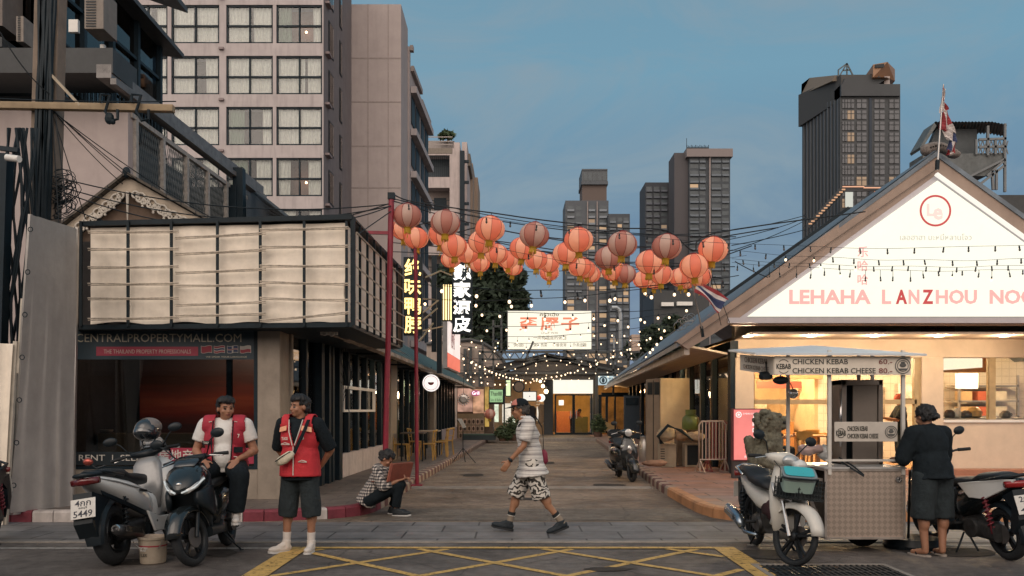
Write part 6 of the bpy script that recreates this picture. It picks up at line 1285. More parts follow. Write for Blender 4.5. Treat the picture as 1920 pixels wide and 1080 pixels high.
def spring(b,a,c,r_,n=7,wr=.009):
    a = Vector(a);c = Vector(c);d = c-a;u = d.cross(Vector((0,1,0))).normalized();v = d.cross(u).normalized();b.tube([a+d*(i/(n*10))+(u*math.cos(i*2*PI/10)+v*math.sin(i*2*PI/10))*r_ for i in range(n*10+1)],wr,5)
def mirror_(t_,T,base,tip,m,sz=(.075,.018,.05)):
    b = MB();b.T = T;b.tube([base,Vector(base).lerp(Vector(tip),.5)+Vector((.03,0,.03)),tip],.007,6);b.ell(tip,(sz[1],sz[0],sz[2]),n=14,m=8);b.build('mirror',m,t_,local=True,smooth=3)
def plate(t_,x,z,l1,l2,tilt=.3,y=0):
    M = Matrix.Translation((x,y,z)) @ Matrix.Rotation(tilt,4,'Y');b = MB();b.T = M;b.box((0,0,0),(.006,.235,.185));p = b.build('licence_plate',platem,t_,local=True,bevel=.004)
    for tx,zz,h,w in ((l1,.052,.055,.15),('ชลบุรี',.006,.026,.08),(l2,-.048,.062,.18)):
        b = MB();b.T = M;fit_text(tx,w,h,(-.005,0,zz),None,mb=b,xdir=(0,-1,0),ydir=(0,0,1),depth=.002,bold=.01);b.build('lettering',mat('plate_ink',(.02,.025,.04),.5),p,local=True)
def scooter(name,label,loc,rz,kind,steer=0,lean=0,col=None,p1='4กก',p2='5449'):
    t_ = thing(name,label,'scooter' if kind != 'cub' else 'motorbike',loc,rz);t_.rotation_euler = (R(lean),0,rz);col = col or blackpl
    cub = kind == 'cub';maxi = kind == 'maxi';ves = kind == 'classic'
    R0 = .285 if cub else .30 if maxi else .225 if ves else .27;w = .058 if cub else .12 if maxi else .085;XF,XB = .64,-.63
    piv = Vector((XF-.22,0,.9));T = Matrix.Translation(piv) @ Matrix.Rotation(R(steer),4,Vector((-.42,0,1)).normalized()) @ Matrix.Translation(-piv)
    def B(name_,m,fn,front=False,par=None,smooth=.7,**k): b = MB();b.T = T if front else None;fn(b);return b.build(name_,m,par or t_,local=True,smooth=smooth,**k)
    wheel(t_,XF,R0,w,T,5 if cub else 6 if maxi else 5,thin=cub);wheel(t_,XB,R0,w*1.15,None,5,thin=cub)
    def fork(b):
        for s_ in (-1,1): b.tube([(XF,s_*.075,R0),(XF-.13,s_*.075,R0+.32)],.019,8)
        b.bar((XF-.13,-.09,R0+.32),(XF-.13,.09,R0+.32),.04);b.tube([(XF-.13,0,R0+.3),(XF-.27,0,.95)],.022,8)
    B('fork',chrome if cub else blackpl,fork,True)
    B('front_fender',col,lambda b: fender(b,XF,R0,R0+.035,w*.5+.055,8 if not ves else -5,165,drop=.05 if not ves else .12),True,smooth=3)
    # handlebar
    hz_ = 1.02 if not maxi else 1.05;xh = XF-.28
    def bars(b): b.tube([(xh-.07,-.35,hz_-.01),(xh-.03,-.2,hz_),(xh,-.05,hz_-.03),(xh,.05,hz_-.03),(xh-.03,.2,hz_),(xh-.07,.35,hz_-.01)],.012,8)
    hb = B('handlebar',blackpl,bars,True)
    for s_ in (-1,1):
        B('grip',rubber,lambda b: b.tube([(xh-.04,s_*.23,hz_),(xh-.075,s_*.36,hz_-.012)],.019,10),True,hb)
        B('brake_lever',chrome,lambda b: b.tube([(xh+.0,s_*.2,hz_),(xh-.005,s_*.34,hz_-.03)],.007,6),True,hb)
        mirror_(t_,T,(xh-.01,s_*.17,hz_+.02),(xh+.02,s_*(.34 if not ves else .28),hz_+.20),blackpl,(.075,.02,.048))
    # handlebar cowl
    if cub: cw = B('handlebar_cowl',col,lambda b: b.loft([(-.19,xh+.0,hz_,.04,.03),(-.1,xh+.02,hz_-.01,.07,.06),(0,xh+.05,hz_-.02,.10,.085),(.1,xh+.02,hz_-.01,.07,.06),(.19,xh,hz_,.04,.03)],'y'),True,smooth=3);B('headlight',lens,lambda b: b.ell((xh+.115,0,hz_-.02),(.05,.095,.062)),True,smooth=3)
    elif ves: cw = B('handlebar_cowl',col,lambda b: b.loft([(-.2,xh,hz_,.04,.03),(0,xh+.03,hz_,.09,.08),(.2,xh,hz_,.04,.03)],'y'),True,smooth=3);B('headlight',lens,lambda b: b.lathe([(.075,0),(.08,.02),(.05,.04)],(xh+.10,0,hz_),20,'x'),True,smooth=.8)
    else: cw = B('handlebar_cowl',blackpl,lambda b: b.loft([(-.16,xh,hz_-.0,.04,.025),(0,xh+.03,hz_-.02,.09,.055),(.16,xh,hz_-.0,.04,.025)],'y'),True,smooth=3)
    # front bodywork
    if kind == 'sport':
        B('front_cowl',col,lambda b: b.loft([(.83,0,.74,.015,.02),(.77,0,.77,.09,.07),(.68,0,.81,.155,.105),(.58,0,.84,.185,.13),(.48,0,.84,.19,.15),(.38,0,.80,.16,.15)],'x',2.3),smooth=3)
        B('leg_shield',blackpl,lambda b: b.loft([(.26,.30,0,.07,.12),(.45,.40,0,.09,.17),(.65,.45,0,.10,.20),(.85,.42,0,.08,.19),(.97,.38,0,.05,.12)],'z'),smooth=3)
        for s_ in (-1,1):
            B('headlight',lens,lambda b: b.loft([(.79,s_*.055,.725,.035,.022),(.70,s_*.12,.775,.035,.03),(.60,s_*.165,.835,.02,.022)],'x'),smooth=3)
            B('light_strip',mat('strip_white',(.6,.62,.62),.2,emit=(.8,.9,.9),es=.25),lambda b: b.tube([(.825,s_*.03,.72),(.74,s_*.125,.755),(.62,s_*.19,.83)],.009,6))
            B('side_panel',blackpl,lambda b: b.loft([(.72,s_*.13,.66,.03,.05),(.55,s_*.19,.62,.03,.12),(.40,s_*.18,.60,.03,.16)],'x'),smooth=3)
        B('windscreen',mat('smoke_screen',(.02,.025,.03),.1,spec=.9),lambda b: b.loft([(.60,0,.955,.10,.012),(.50,0,1.0,.12,.02),(.42,0,1.04,.10,.01)],'x'),smooth=3)
        B('emblem',chrome,lambda b: b.ell((.79,0,.80),(.02,.03,.02)))
    if maxi:
        B('front_cowl',col,lambda b: b.loft([(.82,0,.62,.03,.03),(.74,0,.70,.15,.12),(.62,0,.76,.21,.20),(.48,0,.74,.23,.26),(.36,0,.68,.22,.26),(.28,0,.6,.18,.24)],'x',2.5),smooth=3)
        B('windscreen',glass('screen_clear',(.85,.88,.9),.6),lambda b: b.loft([(.93,.64,0,.02,.16),(1.05,.57,0,.012,.17),(1.20,.49,0,.01,.12)],'z'),smooth=3)
        B('centre_tunnel',col,lambda b: b.loft([(.40,0,.52,.12,.2),(.2,0,.46,.11,.17),(0,0,.48,.14,.18)],'x'),smooth=3)
        B('floorboard',blackpl,lambda b: b.loft([(.45,0,.30,.16,.07),(.1,0,.27,.2,.06),(-.2,0,.28,.18,.07)],'x',4),smooth=1)
        for s_ in (-1,1): B('lower_panel',col,lambda b: b.prism([(.42,s_*.2,.26),(.50,s_*.19,.42),(.22,s_*.21,.36),(-.10,s_*.22,.38),(-.3,s_*.21,.46),(-.22,s_*.22,.24),(.2,s_*.22,.2)],(0,s_*.025,0)),bevel=.008)
    if cub or ves:
        m_ls = col
        B('leg_shield',m_ls,lambda b: b.loft([(.22,.36,0,.03,.10),(.35,.43,0,.05,.16),(.55,.47,0,.06,.19),(.72,.45,0,.06,.18),(.86,.41,0,.055,.13),(.97,.38,0,.05,.08)],'z',2.4),smooth=3)
        B('inner_shield',mat('maroon_plastic',(.05,.012,.018),.5) if cub else blackpl,lambda b: b.loft([(.3,.36,0,.03,.12),(.55,.40,0,.04,.15),(.85,.35,0,.04,.11)],'z'),smooth=3)
        if cub:
            for s_ in (-1,1): B('turn_signal',amb if s_ > 0 else lens,lambda b: b.loft([(.62,.51,s_*.10,.012,.012),(.70,.505,s_*.135,.018,.03),(.80,.47,s_*.15,.014,.015)],'z'),smooth=3)
            B('frame_tunnel',mat('maroon_plastic',(.05,.012,.018),.5),lambda b: b.loft([(.40,0,.46,.06,.10),(.15,0,.42,.07,.09),(-.1,0,.5,.09,.12)],'x'),smooth=3)
        else:
            B('floorboard',blackpl,lambda b: b.loft([(.42,0,.27,.15,.05),(-.05,0,.26,.17,.05)],'x',4),smooth=1);B('horn_cover',chrome,lambda b: b.ell((.515,0,.66),(.02,.05,.10)),smooth=3)
            for s_ in (-1,1): B('turn_signal',lens,lambda b: b.ell((.50,s_*.15,.74),(.03,.035,.035)),smooth=3)
    if kind == 'sport': B('floorboard',blackpl,lambda b: b.loft([(.40,0,.29,.16,.06),(.05,0,.27,.17,.05),(-.05,0,.3,.15,.07)],'x',4),smooth=1)
    # rear bodywork
    if maxi: B('rear_body',col,lambda b: b.loft([(.05,0,.50,.13,.16),(-.15,0,.56,.19,.18),(-.4,0,.66,.2,.15),(-.65,0,.76,.165,.10),(-.85,0,.83,.11,.065),(-1.0,0,.88,.04,.03)],'x',2.3),smooth=3)
    elif ves: B('rear_body',col,lambda b: b.loft([(.02,0,.5,.12,.16),(-.15,0,.52,.19,.2),(-.45,0,.50,.22,.24),(-.75,0,.52,.17,.18),(-.92,0,.54,.08,.1)],'x',2.2),smooth=3)
    elif cub: B('rear_body',col,lambda b: b.loft([(.0,0,.52,.07,.10),(-.2,0,.56,.125,.11),(-.45,0,.63,.13,.09),(-.7,0,.70,.10,.06),(-.9,0,.75,.05,.035)],'x',2.3),smooth=3)
    else: B('rear_body',col,lambda b: b.loft([(.05,0,.50,.12,.18),(-.15,0,.56,.165,.18),(-.4,0,.64,.165,.13),(-.65,0,.72,.125,.085),(-.88,0,.79,.06,.05)],'x',2.3),smooth=3)
    if kind == 'sport':
        for s_ in (-1,1): B('tail_panel',whitep if 'right' in label else blackpl,lambda b: b.prism([(-.35,s_*.165,.62),(-.2,s_*.175,.76),(-.7,s_*.115,.83),(-.92,s_*.06,.84),(-.8,s_*.09,.74),(-.55,s_*.14,.62)],(0,s_*.02,0)),bevel=.008)
    dz = .05 if maxi else 0
    B('seat',seatm,lambda b: b.loft([(.10,0,.70+dz,.08,.03),(.02,0,.735+dz,.125,.05),(-.15,0,.75+dz,.145,.055),(-.34,0,.77+dz,.14,.05),(-.42,0,.81+dz,.135,.06),(-.65,0,.84+dz,.115,.05),(-.78,0,.86+dz,.07,.025)],'x',2.8),smooth=3)
    B('grab_rail',blackpl if not cub else chrome,lambda b: b.tube([(-.5,-.14,.80+dz),(-.8,-.12,.86+dz),(-.93,0,.88+dz),(-.8,.12,.86+dz),(-.5,.14,.80+dz)],.016,8),smooth=3)
    if maxi:
        B('inner_panel',mat('panel_grey',(.30,.30,.30),.3,.2),lambda b: b.loft([(.45,.20,0,.04,.13),(.7,.26,0,.05,.17),(.92,.33,0,.06,.15),(1.0,.36,0,.05,.1)],'z'),smooth=3);B('tail_cover',blackpl,lambda b: b.loft([(-.62,0,.87,.13,.03),(-.85,0,.895,.11,.032),(-1.03,0,.90,.07,.02)],'x',3),smooth=3)
        for s_ in (-1,1):
            B('side_trim',blackpl,lambda b: b.prism([(.0,s_*.155,.40),(-.25,s_*.20,.44),(-.62,s_*.17,.60),(-.90,s_*.10,.74),(-.88,s_*.10,.69),(-.55,s_*.18,.52),(-.2,s_*.20,.36)],(0,s_*.014,0)),bevel=.004);B('crease',mat('panel_grey',(.30,.30,.30),.3,.2),lambda b: b.tube([(.0,s_*.155,.62),(-.3,s_*.212,.68),(-.7,s_*.16,.80),(-.95,s_*.07,.87)],.008,6));B('badge',blackpl,lambda b: b.bar((-.22,s_*.213,.655),(-.36,s_*.212,.675),.012,.018))
    xt = -1.0 if maxi else -.9
    B('tail_light',mat('red_lens_dark',(.10,.006,.008),.15,spec=.8) if maxi else redl,lambda b: b.loft([(-.13,xt+.06,.79+dz,.03,.03),(0,xt,.79+dz,.03,.035),(.13,xt+.06,.79+dz,.03,.03)],'y'),smooth=3)
    B('rear_fender',blackpl,lambda b: (b.prism([(-.72,-.09,.66),(xt+.0,-.075,.74),(xt-.06,-.07,.46),(xt+.02,-.06,.32),(xt+.06,-.06,.34),(-.86,-.08,.56)],(0,.18,0)),fender(b,XB,R0,R0+.04,w*.6+.04,60,190)),smooth=.6)
    plate(t_,xt-.055,.60,p1,p2,.28)
    B('engine',engm,lambda b: (b.loft([(.0,0,.30,.10,.08),(-.2,0,.30,.13,.11),(-.45,.03,.29,.12,.10),(XB,.09,.28,.06,.09)],'x',3),b.lathe([(.09,-.03),(.10,-.01),(.10,.03)],(-.3,.14,.30),20,'y'),b.lathe([(.08,0),(.085,.03)],(-.12,-.14,.31),16,'y'),[b.box((-.08+.025*k,0,.36),(.008,.22,.12)) for k in range(5)]),smooth=.6)
    my = -.20
    mz = .30 if not cub else .34
    B('exhaust',mat('muffler_dark',(.05,.05,.052),.4,.6) if not cub else mat('muffler_chrome_blue',(.28,.33,.38),.25,.9),lambda b: (b.tube([(-.1,my+.05,.2),(-.35,my,.20),(-.45,my,.24)],.02,8),b.tube([(-.44,my,.24),(-.52,my,mz-.03),(-.82,my,mz+.03),(-.92,my,mz+.06)],[.035,.058,.062,.045],14)),smooth=3)
    ex = B('exhaust_tip',chrome,lambda b: (b.torus((-.915,my,mz+.06),.033,.012,'x',18,6),b.prism([(-.55,my-.062,mz+.02),(-.85,my-.064,mz+.07),(-.85,my-.064,mz+.02),(-.55,my-.062,mz-.04)],(0,-.006,0))),smooth=.6)
    for s_ in ((-1,1) if cub or maxi else (1,)):
        B('shock_absorber',mat('spring_red',(.16,.02,.03),.45) if kind == 'sport' else blackpl,lambda b: (spring(b,(XB+.02,s_*.145,.34),(XB+.1,s_*.14,.64),.026),b.tube([(XB+.02,s_*.145,.28),(XB+.1,s_*.14,.68)],.012,8)),smooth=3)
    B('stand',blackpl,lambda b: (b.tube([(-.1,.1,.22),(-.16,.26,.01)],.011,6),b.box((-.16,.27,.006),(.05,.04,.012)),b.tube([(-.22,-.12,.2),(-.36,-.14,.07)],.012,6),b.tube([(-.22,.12,.2),(-.36,.14,.07)],.012,6)),smooth=3)
    B('footrest',rubber,lambda b: [b.tube([(-.15,s_*.12,.33),(-.15,s_*.24,.34)],.016,8) for s_ in (-1,1)],smooth=3)
    if cub or kind == 'sport':
        B('cable',wire,lambda b: [b.tube([(xh+.02,s_*.16,hz_),(xh+.12,s_*.12,hz_-.1),(xh+.1,s_*.08,hz_-.3)],.005,5) for s_ in (-1,1)],True,smooth=3)
    return t_,B,T
white_g = mat('pearl_white',(.78,.78,.76),.25,0,.05,4,coat=.5,stain=.06);blk_g = mat('gloss_black',(.012,.016,.018),.18,0,.1,coat=.6);white_d = mat('dusty_white',(.62,.60,.55),.35,0,.08,6,coat=.2,stain=.3)
# white maxi scooter, left
wsc,Bm,Tm = scooter('scooter','big silver white scooter seen from behind with a helmet on its handlebar',(-3.80,8.87,0),R(88),'maxi',steer=14,lean=-9,col=white_g)
# black scooter with the seated rider
bsc,Bs,Ts = scooter('scooter','black scooter facing the road with the seated man in a red vest on it',(-3.10,8.80,0),R(-87),'sport',steer=-16,lean=5,col=blk_g,p1='1กข',p2='7812')
e_ = dup(bsc,(-5.93,9.25,0),R(-80),'black scooter cut off by the left edge of the picture')
# white cub with the sidecar
csc,Bc,Tc = scooter('motorbike','dusty white motorbike coupled to the kebab cart with a basket on its front',(2.72,8.82,0),R(-88),'cub',steer=26,lean=3,col=white_d,p1='3กค',p2='208')
Bc('front_basket',mat('basket_black',(.02,.025,.025),.6),lambda b: ([b.bar((.62+.16*s_,-.15,z),(.62+.16*s_,.17,z),.008) for s_ in (-1,1) for z in (.66,.70,.74,.78,.82)],[b.bar((.46,y,z),(.78,y,z),.008) for y in (-.15,.17) for z in (.66,.70,.74,.78,.82)],[b.bar((.46+.04*i,y,.64),(.46+.04*i,y,.84),.007) for i in range(9) for y in (-.15,.17)],[b.bar((x,-.15+.04*i,.64),(x,-.15+.04*i,.84),.007) for i in range(9) for x in (.46,.78)],b.box((.62,.01,.645),(.32,.32,.012)),b.box((.62,.01,.72),(.29,.29,.13))),True,smooth=None)
# dark scooter by the vendor, and one more at the edge
rsc,Br,Tr = scooter('scooter','dirty black scooter with white tail panels parked right of the vendor',(4.88,9.12,0),R(97),'sport',steer=10,lean=-6,col=blk_g,p1='2กษ',p2='49')
asc,Ba,Ta = scooter('scooter','black round-bodied scooter with a round headlight parked by the right alley kerb',(2.44,18.3,0),R(-84),'classic',steer=8,lean=4,col=blk_g,p1='5ขก',p2='311')
Ba('top_box',blackpl,lambda b: b.loft([(-.7,0,.98,.14,.09),(-.95,0,.98,.13,.08)],'x',4),smooth=1)
# helmet on the white scooter's handlebar
hp_ = P(277,806,8.95);hm = thing('helmet','black open helmet hung on the mirror of the white scooter','helmet',hp_,R(-20));b = MB();b.ell((0,0,.0),(.125,.145,.125),n=24,m=14);b.build('shell',mat('helmet_gloss',(.02,.025,.03),.12,coat=.8),hm,local=True,smooth=3)
b = MB();b.ell((0,-.03,-.02),(.115,.13,.095),n=20,m=12);b.build('visor',mat('visor_smoke',(.01,.014,.018),.05,spec=1,coat=1),hm,local=True,smooth=3);b = MB();b.ell((0,.02,.035),(.126,.13,.095),n=20,m=12);b.build('top_shell',mat('helmet_dusty',(.16,.14,.13),.5,stain=.3),hm,local=True,smooth=3)
b = MB();b.tube([(.1,.02,-.07),(.05,-.02,-.18),(-.04,-.02,-.2),(-.1,.02,-.07)],.008,6);b.build('strap',blackpl,hm,local=True)
mr_s = thing('hanging_mirror','small red mirror back sticking out left of the white scooter handlebar','mirror',P(165,866,8.9));b = MB();b.ell((0,0,0),(.055,.03,.04),n=14,m=9);b.build('shell',mat('red_chrome',(.35,.08,.06),.15,.6),mr_s,local=True,smooth=3);b = MB();b.tube([(0,.01,-.02),(.08,.02,-.07),(.16,.05,-.04)],.008,6);b.build('stalk',blackpl,mr_s,local=True)
# paint bucket
bk = thing('bucket','dented paint bucket with a torn red and yellow label between the two scooters','bucket',(xp(287,8.35),8.35,0));pm = mat('bucket_beige',(.42,.35,.27),.6,0,.15,10,stain=.5)
b = MB();b.lathe([(.108,.0),(.118,.01),(.134,.235),(.142,.24),(.142,.262),(.134,.265),(.128,.255),(.112,.03),(.01,.025)],n=30);b.build('pail',pm,bk,local=True,smooth=.6)
for z0,z1,c_,nm in ((.125,.185,(.36,.03,.05),'red_label'),(.03,.12,(.42,.27,.07),'yellow_label')): b = MB();b.lathe([(.1095+z0*.105+.002,z0),(.1095+z1*.105+.002,z1)],n=30);b.build(nm,mat(nm,c_,.6,0,.3,9,stain=.4),bk,local=True,smooth=1)
for tx,z,w_,h_,m_ in (('CAPTAIN',.165,.08,.022,whitep),('PAINT',.14,.06,.02,whitep),('FLEX',.095,.07,.028,ink)):
    b = MB();fit_text(tx,w_,h_,(-.04,-(.112+z*.105+.006),z),None,mb=b);b.build('lettering',m_,bk,local=True)
b = MB();b.tube([(.14*math.cos(a_),.14*math.sin(a_)*.3-.13,.24-.10*math.sin(a_)) for a_ in [PI*k/12 for k in range(13)]],.004,5);b.build('handle',steel,bk,local=True)
# ---- kebab cart
ct_ = thing('kebab_cart','steel kebab food cart with a white canopy, posts and checker plate front','food cart',(3.68,9.25,0));FD = 8.9;X0_,X1_ = xp(1548,FD),xp(1695,FD);ZB_,ZT_ = zy(1009,FD),zy(881,FD)
chk = bpy.data.materials.new('checker_plate');chk.use_nodes = True;t = chk.node_tree;bb = t.nodes['Principled BSDF'];bb.inputs['Metallic'].default_value = .75;bb.inputs['Roughness'].default_value = .42;N = t.nodes.new;K = t.links.new
c = N('ShaderNodeTexCoord');mp = N('ShaderNodeMapping');mp.inputs['Rotation'].default_value = (PI/2,R(45),0);K(c.outputs['Object'],mp.inputs[0]);mp.inputs['Rotation'].default_value = (0,R(45),0);mp.inputs['Scale'].default_value = (24,1,24);ck = N('ShaderNodeTexChecker');ck.inputs['Scale'].default_value = 1;ck.inputs['Color1'].default_value = (.60,.49,.41,1);ck.inputs['Color2'].default_value = (.47,.385,.32,1)
K(mp.outputs[0],ck.inputs[0]);K(ck.outputs[0],bb.inputs['Base Color']);bp = N('ShaderNodeBump');bp.inputs['Strength'].default_value = .6;bp.inputs['Distance'].default_value = .004;K(ck.outputs[1],bp.inputs['Height']);K(bp.outputs[0],bb.inputs['Normal'])
b = MB();b.b2((X0_,FD,ZB_),(X1_,FD+.02,ZT_));b.build('front_panel',chk,ct_)
edg = mat('worn_aluminium',(.45,.40,.36),.4,.6,.2,10);b = MB()
for p,q in (((X0_,ZB_),(X1_,ZB_)),((X0_,ZT_),(X1_,ZT_)),((X0_,ZB_),(X0_,ZT_)),((X1_,ZB_),(X1_,ZT_))): b.bar((p[0],FD-.002,p[1]),(q[0],FD-.002,q[1]),.022)
for x in (X0_,X1_):
    for z in (ZB_,ZT_): b.bar((x,FD,z),(x,FD+.78,z),.025)
    b.bar((x,FD+.78,ZB_),(x,FD+.78,ZT_),.025)
b.bar((X0_,FD+.05,ZB_+.02),(X0_-.0,FD+.74,ZT_-.1),.03);b.bar((X0_-.35,FD+.25,.35),(X0_,FD+.25,.42),.03);b.bar((X0_-.38,FD+.6,.35),(X0_,FD+.6,.42),.03);b.bar((X0_-.32,FD+.1,.80),(X0_,FD+.1,.76),.03);b.build('frame',edg,ct_)
b = MB();b.b2((X0_+.01,FD+.03,ZB_),(X1_-.01,FD+.77,ZB_+.02));b.b2((X1_-.015,FD+.03,ZB_),(X1_-.005,FD+.77,ZT_));b.b2((X0_+.02,FD+.55,ZB_+.02),(X1_-.02,FD+.57,ZT_-.02));b.build('inner_panel',mat('cart_inner',(.10,.085,.07),.6,0,.3,8),ct_)
b = MB();b.b2((X0_-.02,FD-.02,ZT_+.012),(X1_+.02,FD+.3,ZT_+.03));b.b2((X0_-.30,FD+.3,ZT_+.012),(X1_+.02,FD+.8,ZT_+.03));b.build('worktop',mat('worktop_white',(.55,.54,.52),.3,.3,.1,6),ct_)
b = MB();b.torus((X1_-.06,FD-.012,ZT_-.10),.028,.007,'y',20,6);b.ell((X1_-.06,FD-.006,ZT_-.10),(.024,.004,.024));b.build('latch',chrome,ct_)
pst_m = mat('post_white',(.58,.55,.50),.45,0,.1,6,stain=.3)
for (x,y) in ((xp(1555,FD),FD+.0),(xp(1693,FD),FD+.0),(X0_-.14,FD+.78),(X1_,FD+.78)): b = MB();b.bar((x,y,ZT_-.05),(x,y,2.12),.034);b.build('post',pst_m,ct_)
b = MB();b.bar((X0_,FD,ZT_+.10),(X1_,FD,ZT_+.10),.022);b.build('rail',pst_m,ct_)
cn = mat('canopy_white',(.62,.66,.68),.35,0,.08,3,stain=.15);c1,c2,c3,c4 = V(2.50,8.78,2.085),V(4.27,8.78,2.075),V(4.17,10.25,2.19),V(2.60,10.25,2.22);cap_ = V(3.35,9.5,2.215)
b = MB();b.add([c1,c2,c3,c4,cap_]+[p-V(0,0,.022) for p in (c1,c2,c3,c4,cap_)],[(0,1,4),(1,2,4),(2,3,4),(3,0,4),(5,9,6),(6,9,7),(7,9,8),(8,9,5),(0,5,6,1),(1,6,7,2),(2,7,8,3),(3,8,5,0)]);b.build('canopy',cn,ct_)
sgm = mat('board_cream',(.74,.66,.56),.6,0,.08,8,stain=.25);pa,pb2 = P(1452,668,8.84),P(1708,703,8.84)
b = MB();b.b2((pa.x,8.84,pb2.z),(pb2.x,8.855,pa.z));sg1 = b.build('menu_board',sgm,ct_,bevel=.003)
def ctext(txt,x0,x1,y0,y1,D,par,m=ink,bold=.005): p,q = P(x0,y0,D),P(x1,y1,D);fit_text(txt,q.x-p.x,p.z-q.z,((p.x+q.x)/2,D,(p.z+q.z)/2),m,par,bold=bold,depth=.003)
TD = 8.835;rin = mat('price_red',(.20,.05,.04),.5)
ctext('CHICKEN KEBAB',1486,1590,673,683,TD,sg1);ctext('CHICKEN KEBAB CHEESE',1486,1642,690,700,TD,sg1);ctext('60.-',1648,1673,673,683,TD,sg1,rin);ctext('80.-',1648,1673,690,700,TD,sg1,rin)
def emblem(cx_,cy_,r_,D,par,dark=True):
    c = P(cx_,cy_,D);rr_ = r_*D/FPX;b = MB();b.torus(c,rr_,rr_*.07,'y',26,5,.4);b.torus(c,rr_*.72,rr_*.05,'y',22,5,.4);b.ell(c+V(0,0,rr_*.1),(rr_*.45,.003,rr_*.30),n=12,m=6);b.ell(c+V(0,0,rr_*.42),(rr_*.3,.004,rr_*.16),n=12,m=6);b.box(c-V(0,0,rr_*.45),(rr_*1.1,.006,rr_*.22));b.build('emblem',mat('emblem_grey',(.10,.10,.095)),par)
def klogo(x0,x1,yc,D,par):
    ctext('KEBAB',x0,x1,yc-5,yc+5,D,par,bold=.02);c = P((x0+x1)/2,yc,D);h = (x1-x0)/2*D/FPX;b = MB();k = 8
    for s_ in (-1,1): b.tube([c+V(h*.85*math.cos(a_),.001,s_*h*.95*math.sin(a_)) for a_ in (R(40),R(60),R(80),R(100),R(120),R(140))],.003,4)
    b.build('logo_ring',ink,par)
emblem(1693,686,14,TD,sg1);klogo(1456,1483,687,TD,sg1)
b = MB();s1_,s2_ = V(pa.x-.005,8.86,pb2.z),V(2.66,9.95,1.96);b.prism([s1_,s2_,s2_+V(0,0,.18),s1_+V(0,0,.19)],(.015,0,0));sg3 = b.build('side_board',sgm,ct_)
b = MB();fit_text('CHICKEN KEBAB',.75,.06,(s1_+s2_)/2+V(-.005,0,.13),ink,None,mb=b,xdir=s1_-s2_,ydir=(0,0,1));b.build('lettering',mat('faded_ink',(.25,.20,.16)),sg3);b = MB();fit_text('CHICKEN KEBAB CHEESE',.85,.05,(s1_+s2_)/2+V(-.005,0,.05),ink,None,mb=b,xdir=s1_-s2_,ydir=(0,0,1));b.build('lettering',MATS['faded_ink'],sg3)
p,q = P(1565,791,8.87),P(1683,828,8.87);b = MB();b.b2((p.x,8.87,q.z),(q.x,8.885,p.z));sg2 = b.build('lower_board',mat('board_pale',(.55,.50,.44),.6,0,.08,8,stain=.2),ct_,bevel=.003)
TD = 8.865;klogo(1568,1586,812,TD,sg2);ctext('CHICKEN KEBAB',1589,1627,799,808,TD,sg2);ctext('CHICKEN KEBAB CHEESE',1589,1647,813,822,TD,sg2);emblem(1671,810,11,TD,sg2)
# grill machine
km = thing('kebab_grill','tall steel vertical kebab grill with a grey covered front standing in the cart','grill',(xp(1617,9.35),9.35,ZT_+.03));D = 9.3;gm_ = mat('grill_steel',(.30,.26,.23),.35,.7,.15,6)
p,q = P(1578,712,D),P(1656,872,D);b = MB();b.b2((p.x,D,q.z),(p.x+.055,D+.3,p.z));b.b2((q.x-.05,D,q.z),(q.x,D+.3,p.z));b.b2((p.x,D,p.z-.06),(q.x,D+.3,p.z));b.b2((p.x,D+.28,q.z),(q.x,D+.3,p.z));b.b2((p.x,D,q.z-.0),(q.x,D+.3,q.z+.03));b.build('housing',gm_,km,bevel=.006)
p2,q2 = P(1600,722,D),P(1646,868,D);b = MB();b.b2((p2.x,D+.01,q2.z),(q2.x,D+.04,p2.z));b.build('cover_panel',mat('cover_grey',(.20,.17,.145),.6,.2,.1,5),km,bevel=.004)
b = MB();b.b2((p.x+.055,D+.12,q.z),(q.x-.05,D+.13,p.z-.06));b.build('recess',blackpl,km);b = MB();b.bar(V((p.x+q.x)/2,D+.1,p.z),V((p.x+q.x)/2,D+.1,2.1),.03);b.build('rod',gm_,km);b = MB();b.tube([(p.x-.01,D,p.z-.1),(p.x-.01,D,q.z+.2)],.014,8);b.build('side_tube',chrome,km,smooth=3)
# flood lights, steel ball, wheel
for k,(x,y) in enumerate(((1437,706),(1464,713))):
    fl = thing('flood_light',('left','right')[k]+' one of two black flood lights under the cart canopy','lamp',P(x,y,9.0));c = P(x,y,9.0);b = MB();b.loft([(9.0-.04,c.x,c.z,.05,.03,4),(9.0+.02,c.x,c.z+.01,.075,.045,4)],'y') if k == 0 else b.ell(c,(.085,.06,.045));b.build('housing',blackpl,fl,smooth=1);b = MB();b.bar(c,c+V(.01,.05,.16),.015);b.build('bracket',blackpl,fl)
sb = thing('steel_ball','shiny steel strainer ball hanging on the left rear post of the cart','kitchenware',P(1487,738,9.5));c = P(1487,738,9.45);b = MB();b.ell(c,.055,n=18,m=12);b.build('ball',chrome,sb,smooth=3);b = MB();b.bar(c+V(0,0,.05),c+V(0,.1,.12),.008);b.build('hook',blackpl,sb)
b = MB();b.torus((xp(1618,9.35),9.35,.21),.165,.045,'y',32,10);cw_ = b.build('wheel',tyre_m,ct_,smooth=3);b = MB();b.lathe([(.12,-.03),(.13,0),(.12,.03)],(xp(1618,9.35),9.35,.21),20,'y');b.build('rim',rimk,cw_)
b = MB();b.tube([(xp(1618,9.2),9.2,.21),(xp(1618,9.6),9.6,.21)],.02,8);b.build('axle',blackmetal,ct_)
